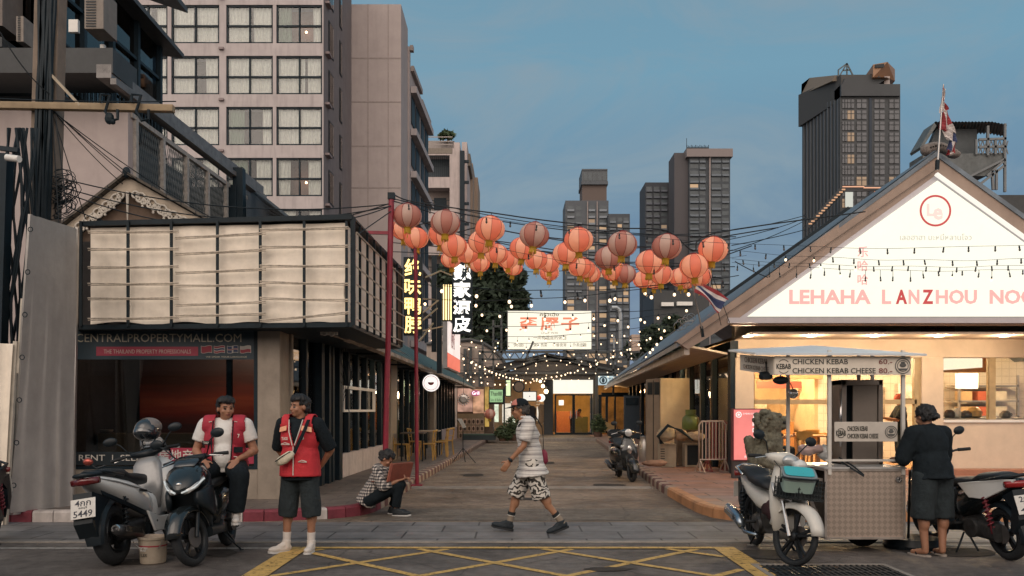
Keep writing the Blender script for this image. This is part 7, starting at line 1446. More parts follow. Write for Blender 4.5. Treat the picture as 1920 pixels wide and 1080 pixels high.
def blob(name,lab,cat,c,r,m,seed,amp=.25,parent=None):
    b = MB();b.ell((0,0,0),r,n=22,m=16);b.v = [tuple(Vector(v)*(1+amp*noise.noise(Vector(v)*9+Vector((seed,0,0)))+amp*.5*noise.noise(Vector(v)*24+Vector((seed,5,0))))+Vector(c)) for v in b.v]
    return tag(b.build(name,m,None,smooth=3),lab,cat)
blob('plastic_bag','pinkish crumpled plastic bag on the cart worktop behind the motorbike','bag',P(1519,842,9.5),(.15,.10,.06),mat('bag_pink',(.45,.32,.30),.3,spec=.7),1,.5);blob('plastic_bag','clear grey plastic bag beside the pink one on the cart worktop','bag',P(1545,850,9.5),(.08,.08,.08),mat('bag_clear',(.42,.42,.41),.2,spec=.8),2,.5)
blob('plastic_bag','small white plastic bag tied on the motorbike handlebar above the cooler','bag',P(1497,872,8.3),(.06,.05,.05),mat('bag_white',(.6,.6,.58),.3),3,.5)
tg_ = thing('tongs','long black tongs sticking out over the front edge of the cart','tongs',P(1580,870,8.9));b = MB();b.tube([P(1572,862,9.1),P(1598,879,8.85),P(1620,893,8.78)],.009,6);b.build('arm',blackpl,tg_);b = MB();b.tube([P(1574,858,9.1),P(1600,874,8.85),P(1620,891,8.79)],.009,6);b.build('arm',blackpl,tg_)
# teal cool box in the basket
cbx = thing('cool_box','small cool box with a bright teal lid standing in the motorbike basket','cool box',P(1494,912,8.12),R(-12));
def rbox(b,z0,z1,hx_,hy_,e=6): b.loft([(z0,0,0,hx_*.93,hy_*.93,e),(z1,0,0,hx_,hy_,e)],'z',e,32)
b = MB();rbox(b,-.02,.10,.150,.115);b.build('body',mat('cool_mint',(.30,.42,.38),.45,0,.05),cbx,local=True,smooth=.8);b = MB();rbox(b,.10,.15,.158,.122);b.build('lid',mat('lid_grey',(.20,.24,.25),.45),cbx,local=True,smooth=.8)
b = MB();rbox(b,.151,.160,.135,.10);b.build('lid_top',mat('teal',(.05,.42,.46),.45,0,.06,4),cbx,local=True,smooth=.8);b = MB();b.tube([(-.16,-.05,.06),(-.165,-.09,.13),(-.1,-.13,.14),(.1,-.13,.14),(.165,-.09,.13),(.16,-.05,.06)],.008,6);b.build('handle',blackpl,cbx,local=True)
cbx.rotation_euler = (R(22),R(4),R(-8))
# black low trolley behind vendor's feet
tr = thing('pedestal_base','low round black base on the road between the cart and the vendor','base',(xp(1712,9.3),9.3,0));b = MB();b.lathe([(.30,0),(.31,.04),(.28,.11),(.05,.12)],(xp(1712,9.3),9.3,0),28);b.build('base',blackpl,tr,smooth=.6);b = MB();b.bar((xp(1703,9.2),9.2,.1),(xp(1706,9.2),9.2,.85),.02);b.build('rod',blackpl,tr)
# ================================================================ PEOPLE
def remesh(mb,name,mats,parent,vox=.009,smooth=3,fold=0,fs=9,seed=0,matfn=None,keep=None,thick=0):
    me = mb.mesh('tmp',mats[0] if isinstance(mats,list) else mats);o = bpy.data.objects.new('tmp',me);COL.objects.link(o)
    m = o.modifiers.new('r','REMESH');m.mode = 'VOXEL';m.voxel_size = vox;s_ = o.modifiers.new('s','SMOOTH');s_.iterations = smooth;s_.factor = .6
    dg = bpy.context.evaluated_depsgraph_get();dg.update();m2 = bpy.data.meshes.new_from_object(o.evaluated_get(dg));bpy.data.objects.remove(o);bpy.data.meshes.remove(me)
    if fold:
        for v,n_ in [(v,v.normal.copy()) for v in m2.vertices]:
            c = v.co;q = Vector((c.x*fs,c.y*fs,c.z*fs*.55+seed));v.co = c+n_*fold*(noise.noise(q)+.5*(1-2*abs(noise.noise(q*1.9))))
    if keep is not None:
        bm = bmesh.new();bm.from_mesh(m2);bmesh.ops.delete(bm,geom=[f for f in bm.faces if not keep(f.calc_center_median(),f.normal)],context='FACES');bm.to_mesh(m2);bm.free()
    m2.materials.clear();ml = mats if isinstance(mats,list) else [mats]
    for q in ml: m2.materials.append(q)
    for p in m2.polygons:
        p.use_smooth = True;p.material_index = matfn(p.center,p.normal) if matfn else 0
    m2.name = name;o = bpy.data.objects.new(name,m2);COL.objects.link(o)
    if thick: q = o.modifiers.new('t','SOLIDIFY');q.thickness = thick;q.offset = 1
    attach(o,parent,True);return o
def cap(b,a,c,ra,rc,n=14): a = Vector(a);c = Vector(c);b.tube([a,c],[ra,rc],n);b.ell(a,ra,n=n,m=8);b.ell(c,rc,n=n,m=8)
def frame3(up,right):
    z = Vector(up).normalized();x = Vector(right);x = (x-z*x.dot(z)).normalized();y = z.cross(x);return Matrix((x,y,z)).transposed()
hairm = mat('black_hair',(.010,.010,.011),.55,0,.3,40,.5,90);lipm = mat('lip',(.22,.07,.055),.5);eyem = mat('eye_dark',(.02,.014,.012),.25)
class Fig:
    """joints in the figure's own frame: it faces -y, its left side is +x"""
    def __init__(s,label,loc,rz,J,yaw=0,pitch=0,roll=0,group=None,sk=skin,bulk=1.0,vox=.0085,hands=('hang','hang'),belly=0):
        s.t = thing('person',label,'person',loc,rz,group);s.J = {k: Vector(v) for k,v in J.items()};s.bulk = bulk;J = s.J;s.sk = sk;s.belly = belly
        s.R = frame3(J['chest']-J['pel'],J['shL']-J['shR']);s.H = Euler((R(pitch),R(roll),R(yaw))).to_matrix();s.hc = J['head']
        b = MB();k = bulk
        b.ell(J['pel'],(.155*k,.115*k,.12),s.R,20,12);b.ell(J['pel'].lerp(J['chest'],.45),(.135*k,.105*k,.16),s.R,20,12);b.ell(J['chest'],(.155*k,.11*k,.17),s.R,20,12)
        if belly: b.ell(J['pel'].lerp(J['chest'],.3)+s.R @ V(0,-.05,0),(.13*k,.12*k,.14),s.R,18,10)
        cap(b,J['shL'].lerp(J['shR'],.12),J['shL'].lerp(J['shR'],.88),.058*k,.058*k);cap(b,J['neck']-V(0,0,.04),J['head']+s.H @ V(0,.012,-.06),.056,.05)
        for sd in 'LR':
            cap(b,J['sh'+sd],J['el'+sd],.047*k,.038*k);cap(b,J['el'+sd],J['wr'+sd],.038*k,.025)
            b.ell(J['el'+sd].lerp(J['wr'+sd],.25),.040*k,n=12,m=8)
            cap(b,J['hip'+sd],J['kn'+sd],.078*k,.052*k);cap(b,J['kn'+sd],J['an'+sd],.050*k,.034);b.ell(J['kn'+sd].lerp(J['an'+sd],.28)+V(0,.018,0),(.052*k,.052*k,.09),n=12,m=8)
            toe = J['toe'+sd];cap(b,J['an'+sd]-V(0,0,.02),toe,.034,.026);s.hand(b,sd,hands[0 if sd == 'L' else 1])
        s.head(b)
        def mf(c,n_):
            q = s.H.transposed() @ (c-s.hc)
            if q.y < -.055 and abs(q.z+.002) < .009 and .018 < abs(q.x) < .044: return 1
            if q.y < -.06 and abs(q.z-.022) < .006 and .014 < abs(q.x) < .048: return 3
            if q.y < -.07 and abs(q.z+.062) < .008 and abs(q.x) < .024: return 2
            return 0
        s.body = remesh(b,'body',[sk,eyem,lipm,hairm],s.t,vox,2,matfn=mf)
    def head(s,b):
        h = s.hc;H = s.H;E = lambda c,r: b.ell(h+H @ Vector(c),r,H,16,12)
        E((0,.012,.022),(.076,.094,.092));E((0,-.018,-.035),(.062,.070,.075));E((0,-.045,-.082),(.036,.034,.026));E((0,-.088,-.018),(.013,.018,.024));E((0,-.100,-.030),(.017,.012,.010))
        for x in (-1,1): E((.081*x,.014,-.01),(.010,.020,.030));E((.042*x,-.056,-.030),(.024,.022,.022));E((.03*x,-.074,.024),(.024,.012,.008));E((.030*x,-.068,-.002),(.016,.010,.010))
        E((0,-.082,-.056),(.024,.010,.007));E((0,-.080,-.067),(.021,.010,.007))
    def hand(s,b,sd,mode):
        w = s.J['wr'+sd];d = (w-s.J['el'+sd]).normalized();sg = 1 if sd == 'L' else -1
        if 'hd'+sd in s.J: d = s.J['hd'+sd].normalized()
        side = Vector((0,-1,0)) if abs(d.y) < .8 else Vector((-sg,0,0))
        if mode == 'flat': side = Vector((-sg,0,0))
        side = (side-d*side.dot(d)).normalized();nrm = d.cross(side).normalized()
        if nrm.x*sg > 0 and mode != 'flat': nrm = -nrm
        if mode == 'flat' and nrm.z > 0: nrm = -nrm
        M = Matrix((side,nrm,d)).transposed();pc = w+d*.050;b.ell(pc,(.042,.017,.056),M,14,10)
        curl = {'hang': .35,'flat': .12,'grip': 1.1}[mode]
        for i,(o_,ln) in enumerate(((.031,.070),(.011,.078),(-.010,.072),(-.029,.056))):
            p = w+d*.088+side*o_;a_ = curl*.5;q = p+(d*math.cos(a_)+nrm*math.sin(a_)+side*o_*.9)*ln*.5;r_ = q+(d*math.cos(curl*1.6)+nrm*math.sin(curl*1.6))*ln*.5;b.tube([p-d*.02,p,q,r_],[.0095,.0095,.0088,.0075],8);b.ell(r_,.0076,n=8,m=6)
        p = w+d*.028+side*.034;q = p+(d*.6+side*.75).normalized()*.034;r_ = q+(d*.9+side*.2+nrm*.2).normalized()*.03;b.tube([p-side*.015,p,q,r_],[.013,.012,.010,.0085],8);b.ell(r_,.0086,n=8,m=6)
    def torso(s,b,inf=.02,low=None,k2=1.0):
        J,k = s.J,s.bulk;b.ell(J['chest'],((.155*k+inf),(.112*k+inf),.18+inf),s.R,22,14);b.ell(J['pel'].lerp(J['chest'],.45),(.142*k+inf,.115*k+inf,.18),s.R,22,14)
        cap(b,J['shL'].lerp(J['shR'],.10),J['shL'].lerp(J['shR'],.90),.060*k+inf,.060*k+inf);b.ell(J['neck']-s.R @ V(0,0,.03),(.075+inf*.5,.07+inf*.5,.05),s.R)
        if s.belly: b.ell(J['pel'].lerp(J['chest'],.3)+s.R @ V(0,-.05,0),(.13*k+inf,.12*k+inf,.16+inf),s.R,18,10)
        if low is not None:
            a_ = J['pel'].lerp(J['chest'],.5);u = s.R @ V(0,0,1);c_ = J['pel']+u*low;n_ = 24;vs = []
            for p,rx_,ry_ in ((a_,.148*k+inf,.118*k+inf),(J['pel'].lerp(c_,.3),.162*k+inf,.128*k+inf),(c_,(.166*k+inf)*k2,(.134*k+inf)*k2)):
                for i in range(n_): q = 2*PI*i/n_;vs.append(p+s.R @ V(rx_*math.cos(q),ry_*math.sin(q),0))
            b.add(vs,[(j*n_+i,j*n_+(i+1) % n_,(j+1)*n_+(i+1) % n_,(j+1)*n_+i) for j in range(2) for i in range(n_)]+[tuple(range(n_))[::-1],tuple(range(2*n_,3*n_))])
    def sleeve(s,b,sd,frac,ra,rb_):
        J = s.J
        if frac <= 1: e_ = J['sh'+sd].lerp(J['el'+sd],frac);b.ell(J['sh'+sd],ra,n=14,m=9);b.tube([J['sh'+sd],e_],[ra,rb_],16)
        else: e_ = J['el'+sd].lerp(J['wr'+sd],frac-1);cap(b,J['sh'+sd],J['el'+sd],ra,rb_*1.05);b.tube([J['el'+sd],e_],[rb_*1.05,rb_*.85],16)
    def legs(s,b,frac,rh=.105,rk=.09,rc=.065,flat=False):
        J = s.J;k = s.bulk;b.ell(J['pel'],(.168*k,.130*k,.13),s.R,22,12)
        for sd in 'LR':
            b.ell(J['hip'+sd],rh*k,n=16,m=10)
            if flat: q_ = J['kn'+sd].lerp(J['an'+sd],frac-1);b.tube([J['hip'+sd],J['hip'+sd].lerp(q_,.5)+(J['kn'+sd]-J['hip'+sd].lerp(q_,.5))*.25,q_+(q_-J['hip'+sd]).normalized()*.02],[rh*k,(rh+rk)*.5*k,rc*k],20)
            elif frac <= 1: b.tube([J['hip'+sd],J['hip'+sd].lerp(J['kn'+sd],frac)],[rh*k,rk*k],18)
            else: b.tube([J['hip'+sd],J['kn'+sd]],[rh*k,rk*k],18);b.ell(J['kn'+sd],rk*k,n=14,m=9);b.tube([J['kn'+sd],J['kn'+sd].lerp(J['an'+sd],frac-1)],[rk*k,rc*k],18)
    def hair(s,extra=(),face=.0,m=hairm):
        b = MB();h = s.hc;H = s.H;b.ell(h+H @ V(0,.022,.030),(.082,.094,.088),H,20,14);b.ell(h+H @ V(0,.05,-.02),(.076,.06,.07),H,16,12)
        for c,r_ in extra: b.ell(h+H @ Vector(c),r_,H,14,10)
        def kp(c,n_): q = H.transposed() @ (c-h);return not (q.y < -.035 and q.z < .050+face+.25*abs(q.x)) and not (q.y < .025 and q.z < .012) and q.z > -.06
        return remesh(b,'hair',m,s.t,.009,1,fold=.016,fs=46,keep=kp,thick=.004)
    def shoe(s,sd,m,sole,name='shoe',hi=.0,L=.27):
        J = s.J;a_,t_ = J['an'+sd],J['toe'+sd];d = (t_-a_);dz_ = d.z;f = Vector((d.x,d.y,0)).normalized();sl = math.atan2(dz_+.055,Vector((d.x,d.y)).length);X = Vector((f.y,-f.x,0));f3 = (f*math.cos(sl)+V(0,0,math.sin(sl))).normalized();M = Matrix((f3,f3.cross(X).cross(f3)*-1,X.cross(f3)*-1)).transposed()
        up_ = f3.cross(X);up_ = up_ if up_.z > 0 else -up_;M = Matrix((f3,up_.cross(f3),up_)).transposed();c = a_+M @ V(.065,0,-.048);b = MB()
        b.ell(c+M @ V(.07,0,-.004),(.085,.042,.036),M,16,10);b.ell(c+M @ V(-.075,0,.005),(.052,.037,.045),M,14,10);cap(b,c+M @ V(-.07,0,.0),c+M @ V(.06,0,-.008),.038,.036);b.tube([c+M @ V(-.06,0,.0),c+M @ V(-.063,0,.07+hi)],[.044,.046],14);cap(b,c+M @ V(-.03,0,.035),c+M @ V(.03,0,.012),.036,.032)
        def flat(c_,n_): return True
        o = remesh(b,name,m,s.t,.007,2);b = MB();n_ = 22;vs = []
        for z in (-.048,-.026):
            for i in range(n_): q = 2*PI*i/n_;x = math.cos(q);y = math.sin(q);vs.append(c+M @ V(.012+.142*math.copysign(abs(x)**.8,x),.046*math.copysign(abs(y)**.7,y)*(1+.12*x),z+(.008 if x > .8 else 0)))
        b.add(vs,[(i,(i+1) % n_,n_+(i+1) % n_,n_+i) for i in range(n_)]+[tuple(range(n_))[::-1],tuple(range(n_,2*n_))]);b.build('sole',sole,o)
        b = MB()
        for i in range(4): b.bar(c+M @ V(.0+.022*i,-.028,.030-.004*i),c+M @ V(.01+.022*i,.028,.030-.004*i),.006)
        b.build('laces',sole,o);return o
    def sock(s,sd,m,h=.12,band=None):
        a_ = s.J['an'+sd];u = (s.J['kn'+sd]-a_).normalized();b = MB();b.tube([a_-u*.03,a_+u*.05,a_+u*h],[.040,.041,.045],16);o = b.build('sock',m,s.t,local=True,smooth=.8)
        if band: b = MB();b.tube([a_+u*(h-.035),a_+u*(h+.004)],[.0475,.0485],16);b.build('sock_band',band,o,smooth=.8)
def pose(**k):
    J = dict(pel=(0,0,.90),chest=(0,0,1.20),neck=(0,.01,1.38),head=(0,-.015,1.53),shL=(.185,0,1.345),shR=(-.185,0,1.345),elL=(.235,.03,1.07),elR=(-.235,.03,1.07),wrL=(.22,-.03,.84),wrR=(-.22,-.03,.84),hipL=(.09,0,.86),hipR=(-.09,0,.86),knL=(.10,-.01,.47),knR=(-.10,-.01,.47),anL=(.105,.03,.085),anR=(-.105,.03,.085),toeL=(.12,-.11,.035),toeR=(-.12,-.11,.035));J.update(k);return J
redv = mat('vest_red',(.50,.025,.035),.75,0,.12,8,.3,60);redv2 = mat('vest_red_dark',(.36,.02,.04),.75,0,.12,8,.3,60);vtrim = mat('vest_trim_white',(.62,.58,.52),.6);vref = mat('reflective_orange',(.85,.42,.24),.4);blackc = mat('black_cloth',(.010,.015,.019),.9,0,.25,14,.3,60,spec=.2);charc = mat('charcoal_shorts',(.018,.026,.030),.95,0,.25,10,.4,50);whitec = mat('white_cotton',(.66,.64,.61),.9,0,.06,8,.3,40);socks = mat('sock_white',(.60,.56,.53),.9);canvas_w = mat('sneaker_white',(.60,.55,.50),.8,0,.1,12);solew = mat('sole_white',(.62,.60,.57),.6);solek = mat('sole_black',(.02,.022,.024),.8)
def on_front(fig,x,z,ry=.0):
    """point on the chest front in the figure's frame, found by casting on the torso ellipses"""
    return Vector((x,-.165+.5*x*x*2+ry,z))
def vest(f,inf,vdepth,m,gap=.02,hem=.86,arm=.162,trims=True):
    b = MB();f.torso(b,inf,low=hem-f.J['pel'].z,k2=1.0);C = f.J['neck']
    def kp(c,n_):
        if n_.z < -.55 and c.z < hem+.05: return False
        if abs(c.x) > arm and c.z > 1.12-.0+ (0 if True else 0) and f.R[0][0] > .5:
            if abs(c.x) > arm+.03*(1-(c.z-1.12)/.3): return False
        if c.y < f.J['chest'].y+.0 and c.z > (hem-.1 if vdepth > 5 else f.J['pel'].z+.02):
            w_ = gap+max(0,(c.z-vdepth))*(.30)
            if abs(c.x-f.J['chest'].x) < w_: return False
        if c.z > C.z+.02 and abs(c.x) < .085: return False
        return True
    return remesh(b,'vest',m,f.t,.0105,3,fold=.006,seed=5,keep=kp,thick=.012)
def patch(f,par,tx,x,z,w,h,m,dy=-.175,rz_=0): b = MB();fit_text(tx,w,h,(x,dy,z),None,mb=b,depth=.004,bold=.02,xdir=(math.cos(rz_),math.sin(rz_),0));b.build('lettering',m,par,local=True)
# ---- 1. standing motorcycle-taxi man
J = pose(elL=(.30,.11,1.08),elR=(-.29,.11,1.08),wrL=(.17,.17,.90),wrR=(-.15,.17,.90),anL=(.115,.02,.085),anR=(-.15,.0,.085),knL=(.125,0,.47),knR=(-.135,0,.47),toeL=(.135,-.13,.035),toeR=(-.22,-.11,.035),hdL=(-.6,.1,-.8),hdR=(.6,.1,-.8))
f = Fig('standing man in a sleeveless red numbered vest and dark shorts, bag strap across his chest',(-2.235,9.0,0),R(-8),J,yaw=-42,pitch=0,bulk=1.05)
f.hair([((0,.0,.075),(.085,.085,.055)),((.02,-.03,.08),(.06,.05,.035))],.0)
b = MB();f.torso(b,.016,low=-.14,k2=1.0);[f.sleeve(b,sd,.98,.078,.072) for sd in 'LR'];remesh(b,'shirt',blackc,f.t,.011,3,fold=.008)
b = MB();f.legs(b,1.20,.100,.090,.092,True);remesh(b,'shorts',charc,f.t,.011,3,fold=.009)
v = vest(f,.034,1.13,redv,.006,.80)
for s_ in (-1,1):
    b = MB();b.tube([(s_*.075,-.112,1.395),(s_*.055,-.165,1.27),(s_*.012,-.183,1.13)],.0055,6);b.build('trim',vtrim,v)
    b = MB();b.prism([(s_*.085,-.148,1.335),(s_*.172,-.106,1.315),(s_*.176,-.116,1.265),(s_*.078,-.170,1.285)],(0,-.014,0));b.build('reflective_patch',vref,v,bevel=.003)
b = MB();b.tube([(.0,-.19,1.12),(.0,-.185,.98),(.0,-.19,.82)],.006,6);b.build('zip',vtrim,v)
patch(f,v,'TAXI',-.095,1.20,.065,.032,vtrim,-.185);patch(f,v,'5',.098,1.215,.035,.055,vtrim,-.184)
for x,z in ((-.09,1.145),(.095,.965)): b = MB();b.tube([(x-.045,-.176,z-.004),(x,-.186,z+.012),(x+.045,-.172,z-.002)],.0045,5);b.tube([(x-.045,-.176,z-.006),(x+.045,-.174,z-.008)],.0045,5);b.build('pocket_trim',vtrim,v)
for sd in 'LR': f.sock(sd,socks,.125);f.shoe(sd,canvas_w,solew,hi=.02)
J1 = f
bg_ = thing('belt_bag','cream belt bag slung on the chest of the standing man','bag',(0,0,0));bg_.location = f.t.location;bg_.rotation_euler = f.t.rotation_euler
b = MB();M = Matrix.Translation((-.075,-.215,1.0)) @ Matrix.Rotation(R(-32),4,'Y');b.T = M;b.loft([(-.105,0,0,.018,.025),(-.06,-.012,-.005,.032,.045),(.0,-.016,-.008,.036,.05),(.07,-.01,-.0,.03,.042),(.11,0,0,.014,.02)],'x',2.6);b.build('pouch',mat('bag_cream',(.58,.52,.40),.7,0,.1,12,.2,60),bg_,local=True,smooth=3)
b = MB();b.T = M;b.tube([(-.095,-.038,.018),(0,-.054,.022),(.095,-.032,.02)],.005,5);b.build('zip',blackpl,bg_,local=True)
b = MB();b.tube([(.03,-.20,1.06),(.07,-.20,1.16),(.125,-.178,1.27),(.135,-.09,1.40),(.12,.02,1.43)],.0,6) if False else [b.bar(p,q,.034,.008,up=(0,1,0)) for p,q in zip([(.02,-.212,1.05),(.075,-.208,1.17),(.12,-.186,1.28),(.135,-.115,1.385)],[(.075,-.208,1.17),(.12,-.186,1.28),(.135,-.115,1.385),(.135,.0,1.43)])];b.build('strap',blackc,bg_,local=True)
# ---- 2. rider sitting on the black scooter
J = pose(pel=(0,.02,.93),chest=(0,.0,1.20),neck=(0,-.005,1.37),head=(.01,-.03,1.51),shL=(.20,.0,1.33),shR=(-.20,.0,1.33),elL=(.30,.0,1.06),elR=(-.30,.0,1.06),wrL=(.165,-.24,.98),wrR=(-.17,-.22,.97),hipL=(.10,0,.90),hipR=(-.10,0,.90),knL=(.21,-.36,.82),knR=(-.21,-.36,.82),anL=(.17,-.34,.42),anR=(-.17,-.34,.42),toeL=(.19,-.47,.37),toeR=(-.19,-.47,.37),hdL=(-.3,-.75,-.45),hdR=(.3,-.8,-.35))
f = Fig('seated man in an open red vest over a white T-shirt, astride the black scooter',(-3.05,9.08,.0),R(8),J,yaw=28,pitch=2,bulk=1.15,hands=('flat','flat'),belly=1)
f.hair([((0,-.005,.08),(.088,.085,.05))],.0)
b = MB();f.torso(b,.018,low=-.08);[f.sleeve(b,sd,.62,.085,.082) for sd in 'LR'];remesh(b,'shirt',whitec,f.t,.011,3,fold=.007)
b = MB();f.legs(b,1.92,.112,.085,.07);remesh(b,'trousers',blackc,f.t,.011,3,fold=.008)
v = vest(f,.036,9,redv2,.088,.90,.205)
for s_ in (-1,1):
    b = MB();b.tube([(s_*.10,-.11,1.385),(s_*.105,-.175,1.25),(s_*.10,-.205,1.08),(s_*.09,-.20,.96)],.006,6);b.build('trim',blackc,v)
    for k in range(2): b = MB();b.bar((s_*.115,-.125+.02*k,1.375-.02*k),(s_*.205,-.07+.02*k,1.36-.02*k),.008);b.build('trim',vtrim,v)
b = MB();b.box((-.155,-.178,1.155),(.085,.008,.04));b.build('badge',blackc,v);patch(f,v,'TAXI',-.155,1.155,.065,.024,vtrim,-.187);patch(f,v,'7',.165,1.225,.022,.04,vtrim,-.172)
b = MB();b.box((.165,-.186,1.08),(.09,.008,.06));b.build('pocket',blackc,v);b = MB();b.bar((.12,-.192,1.01),(.20,-.186,1.0),.008);b.build('trim',vtrim,v)
for sd in 'LR': f.sock(sd,socks,.10);f.shoe(sd,canvas_w,solew,hi=.01)
# ---- 3. seated on the kerb with a folding board
plaid = bpy.data.materials.new('plaid_cloth');plaid.use_nodes = True;t = plaid.node_tree;N = t.nodes.new;K = t.links.new;bb = t.nodes['Principled BSDF'];bb.inputs['Roughness'].default_value = .9;c = N('ShaderNodeTexCoord');s3 = N('ShaderNodeSeparateXYZ');K(c.outputs['Object'],s3.inputs[0])
def bands(src,k,ph,thr=.2):
    m1 = N('ShaderNodeMath');m1.operation = 'MULTIPLY_ADD';m1.inputs[1].default_value = k;m1.inputs[2].default_value = ph;K(src,m1.inputs[0]);m2 = N('ShaderNodeMath');m2.operation = 'SINE';K(m1.outputs[0],m2.inputs[0]);m3 = N('ShaderNodeMath');m3.operation = 'GREATER_THAN';m3.inputs[1].default_value = thr;K(m2.outputs[0],m3.inputs[0]);return m3.outputs[0]
ad = N('ShaderNodeMath');ad.operation = 'ADD';K(s3.outputs[0],ad.inputs[0]);K(s3.outputs[1],ad.inputs[1]);g1 = bands(ad.outputs[0],150,0);g2 = bands(s3.outputs[2],150,1);a2 = N('ShaderNodeMath');a2.operation = 'ADD';K(g1,a2.inputs[0]);K(g2,a2.inputs[1]);a3 = N('ShaderNodeMath');a3.operation = 'MULTIPLY';a3.inputs[1].default_value = .5;K(a2.outputs[0],a3.inputs[0]);rr_ = N('ShaderNodeValToRGB');rr_.color_ramp.elements[0].color = (.03,.03,.035,1);rr_.color_ramp.elements[1].color = (.62,.56,.50,1);e_ = rr_.color_ramp.elements.new(.5);e_.color = (.20,.18,.17,1);K(a3.outputs[0],rr_.inputs[0]);K(rr_.outputs[0],bb.inputs['Base Color'])
J = pose(pel=(0,.02,.25),chest=(0,-.14,.53),neck=(0,-.19,.68),head=(0,-.25,.80),shL=(.175,-.15,.66),shR=(-.175,-.15,.66),elL=(.22,-.25,.42),elR=(-.22,-.25,.42),wrL=(.14,-.44,.50),wrR=(-.14,-.44,.50),hipL=(.09,0,.22),hipR=(-.09,0,.22),knL=(.12,-.42,.42),knR=(-.10,-.44,.44),anL=(.13,-.28,.09),anR=(-.07,-.40,.09),toeL=(.14,-.42,.04),toeR=(-.08,-.54,.04),hdL=(-.3,-.8,.25),hdR=(.3,-.8,.25))
f = Fig('person in plaid sitting on the red kerb with head bowed over a brown board',(-2.02,12.15,0.0),R(82),J,yaw=0,pitch=38,bulk=.98,hands=('grip','grip'))
f.hair([((0,.02,.06),(.088,.095,.065)),((0,.10,.01),(.045,.045,.05))],.0)
b = MB();f.torso(b,.02,low=-.10);[f.sleeve(b,sd,1.55,.075,.062) for sd in 'LR'];remesh(b,'shirt',plaid,f.t,.011,3,fold=.009)
b = MB();f.legs(b,1.9,.105,.075,.062);remesh(b,'trousers',blackc,f.t,.011,3,fold=.006)
for sd in 'LR': f.shoe(sd,mat('black_shoe',(.015,.02,.024),.7),solew)
bd = thing('folding_board','brown wooden folding board held up by the person on the kerb','board',P(750,885,12.1));b = MB();a_ = [P(733,870,11.85),P(772,867,12.35),P(764,899,12.35),P(726,903,11.85)];b.prism(a_,(.03,.0,.0));b.build('panel',mat('board_red_brown',(.22,.055,.035),.5,0,.2,8,stain=.2),bd,bevel=.003)
b = MB()
for p,q in zip(a_,a_[1:]+a_[:1]): b.bar(p+V(-.004,0,0),q+V(-.004,0,0),.016)
b.build('frame',mat('board_rim',(.30,.10,.06),.5),bd)
b = MB();b.prism([P(696,902,11.95),P(728,901,12.05),P(728,906,12.3),P(700,907,12.3)],(0,0,-.012));b.build('lower_panel',MATS['board_red_brown'],bd)
# ---- 4. the walking man
stripe_m = bpy.data.materials.new('striped_cotton');stripe_m.use_nodes = True;t = stripe_m.node_tree;N = t.nodes.new;K = t.links.new;bb = t.nodes['Principled BSDF'];bb.inputs['Roughness'].default_value = .9;c = N('ShaderNodeTexCoord');s3 = N('ShaderNodeSeparateXYZ');n_ = N('ShaderNodeTexNoise');n_.inputs['Scale'].default_value = 5;K(c.outputs['Object'],n_.inputs[0]);K(c.outputs['Object'],s3.inputs[0])
w1 = N('ShaderNodeMath');w1.operation = 'MULTIPLY_ADD';w1.inputs[1].default_value = .022;K(n_.outputs[0],w1.inputs[0]);K(s3.outputs[2],w1.inputs[2]);g1 = bands(w1.outputs[0],66,.6,.92);g2 = bands(w1.outputs[0],198,1.8,.86);m1 = N('ShaderNodeMixRGB');m1.inputs[1].default_value = (.66,.63,.59,1);m1.inputs[2].default_value = (.33,.30,.29,1);K(g2,m1.inputs[0]);m2 = N('ShaderNodeMixRGB');m2.inputs[2].default_value = (.20,.18,.18,1);K(g1,m2.inputs[0]);K(m1.outputs[0],m2.inputs[1]);K(m2.outputs[0],bb.inputs['Base Color'])
leafc = bpy.data.materials.new('leaf_print');leafc.use_nodes = True;t = leafc.node_tree;N = t.nodes.new;K = t.links.new;bb = t.nodes['Principled BSDF'];bb.inputs['Roughness'].default_value = .9;c = N('ShaderNodeTexCoord');wv = N('ShaderNodeTexWave');wv.wave_type = 'RINGS';wv.inputs['Scale'].default_value = 5;wv.inputs['Distortion'].default_value = 11;wv.inputs['Detail'].default_value = 2;wv.inputs['Detail Scale'].default_value = 2.2;K(c.outputs['Object'],wv.inputs[0]);r = N('ShaderNodeValToRGB');r.color_ramp.interpolation = 'CONSTANT';r.color_ramp.elements[0].color = (.04,.035,.03,1);r.color_ramp.elements[1].position = .42;r.color_ramp.elements[1].color = (.62,.58,.52,1);K(wv.outputs[0],r.inputs[0]);K(r.outputs[0],bb.inputs['Base Color'])
J = pose(pel=(0,.01,.88),chest=(0,-.03,1.18),neck=(0,-.06,1.36),head=(0,-.13,1.495),shL=(.175,-.02,1.33),shR=(-.175,-.05,1.33),elL=(.225,-.08,1.06),elR=(-.22,.10,1.09),wrL=(.20,-.25,.88),wrR=(-.20,.10,.86),hipL=(.085,.02,.85),hipR=(-.085,.0,.85),knL=(.09,.12,.46),knR=(-.09,-.17,.47),anL=(.09,.38,.135),anR=(-.09,-.25,.105),toeL=(.10,.26,.035),toeR=(-.10,-.40,.075),hdL=(0,-.55,-.83))
f = Fig('man walking left in a striped shirt, leaf-print shorts and a pink and black cap',(.22,10.42,.006),R(-90),J,yaw=0,pitch=6,bulk=.97,sk=mat('skin_tan',(.34,.165,.09),.55,0,.12,18,.05))
f.hair([],.0,mat('grey_black_hair',(.05,.045,.04),.7,0,.4,60))
b = MB();f.torso(b,.026,low=-.19,k2=1.30);[f.sleeve(b,sd,.80,.078,.078) for sd in 'LR'];b.ell(f.J['neck']+V(0,.0,.0),(.075,.07,.05));remesh(b,'shirt',stripe_m,f.t,.011,3,fold=.010)
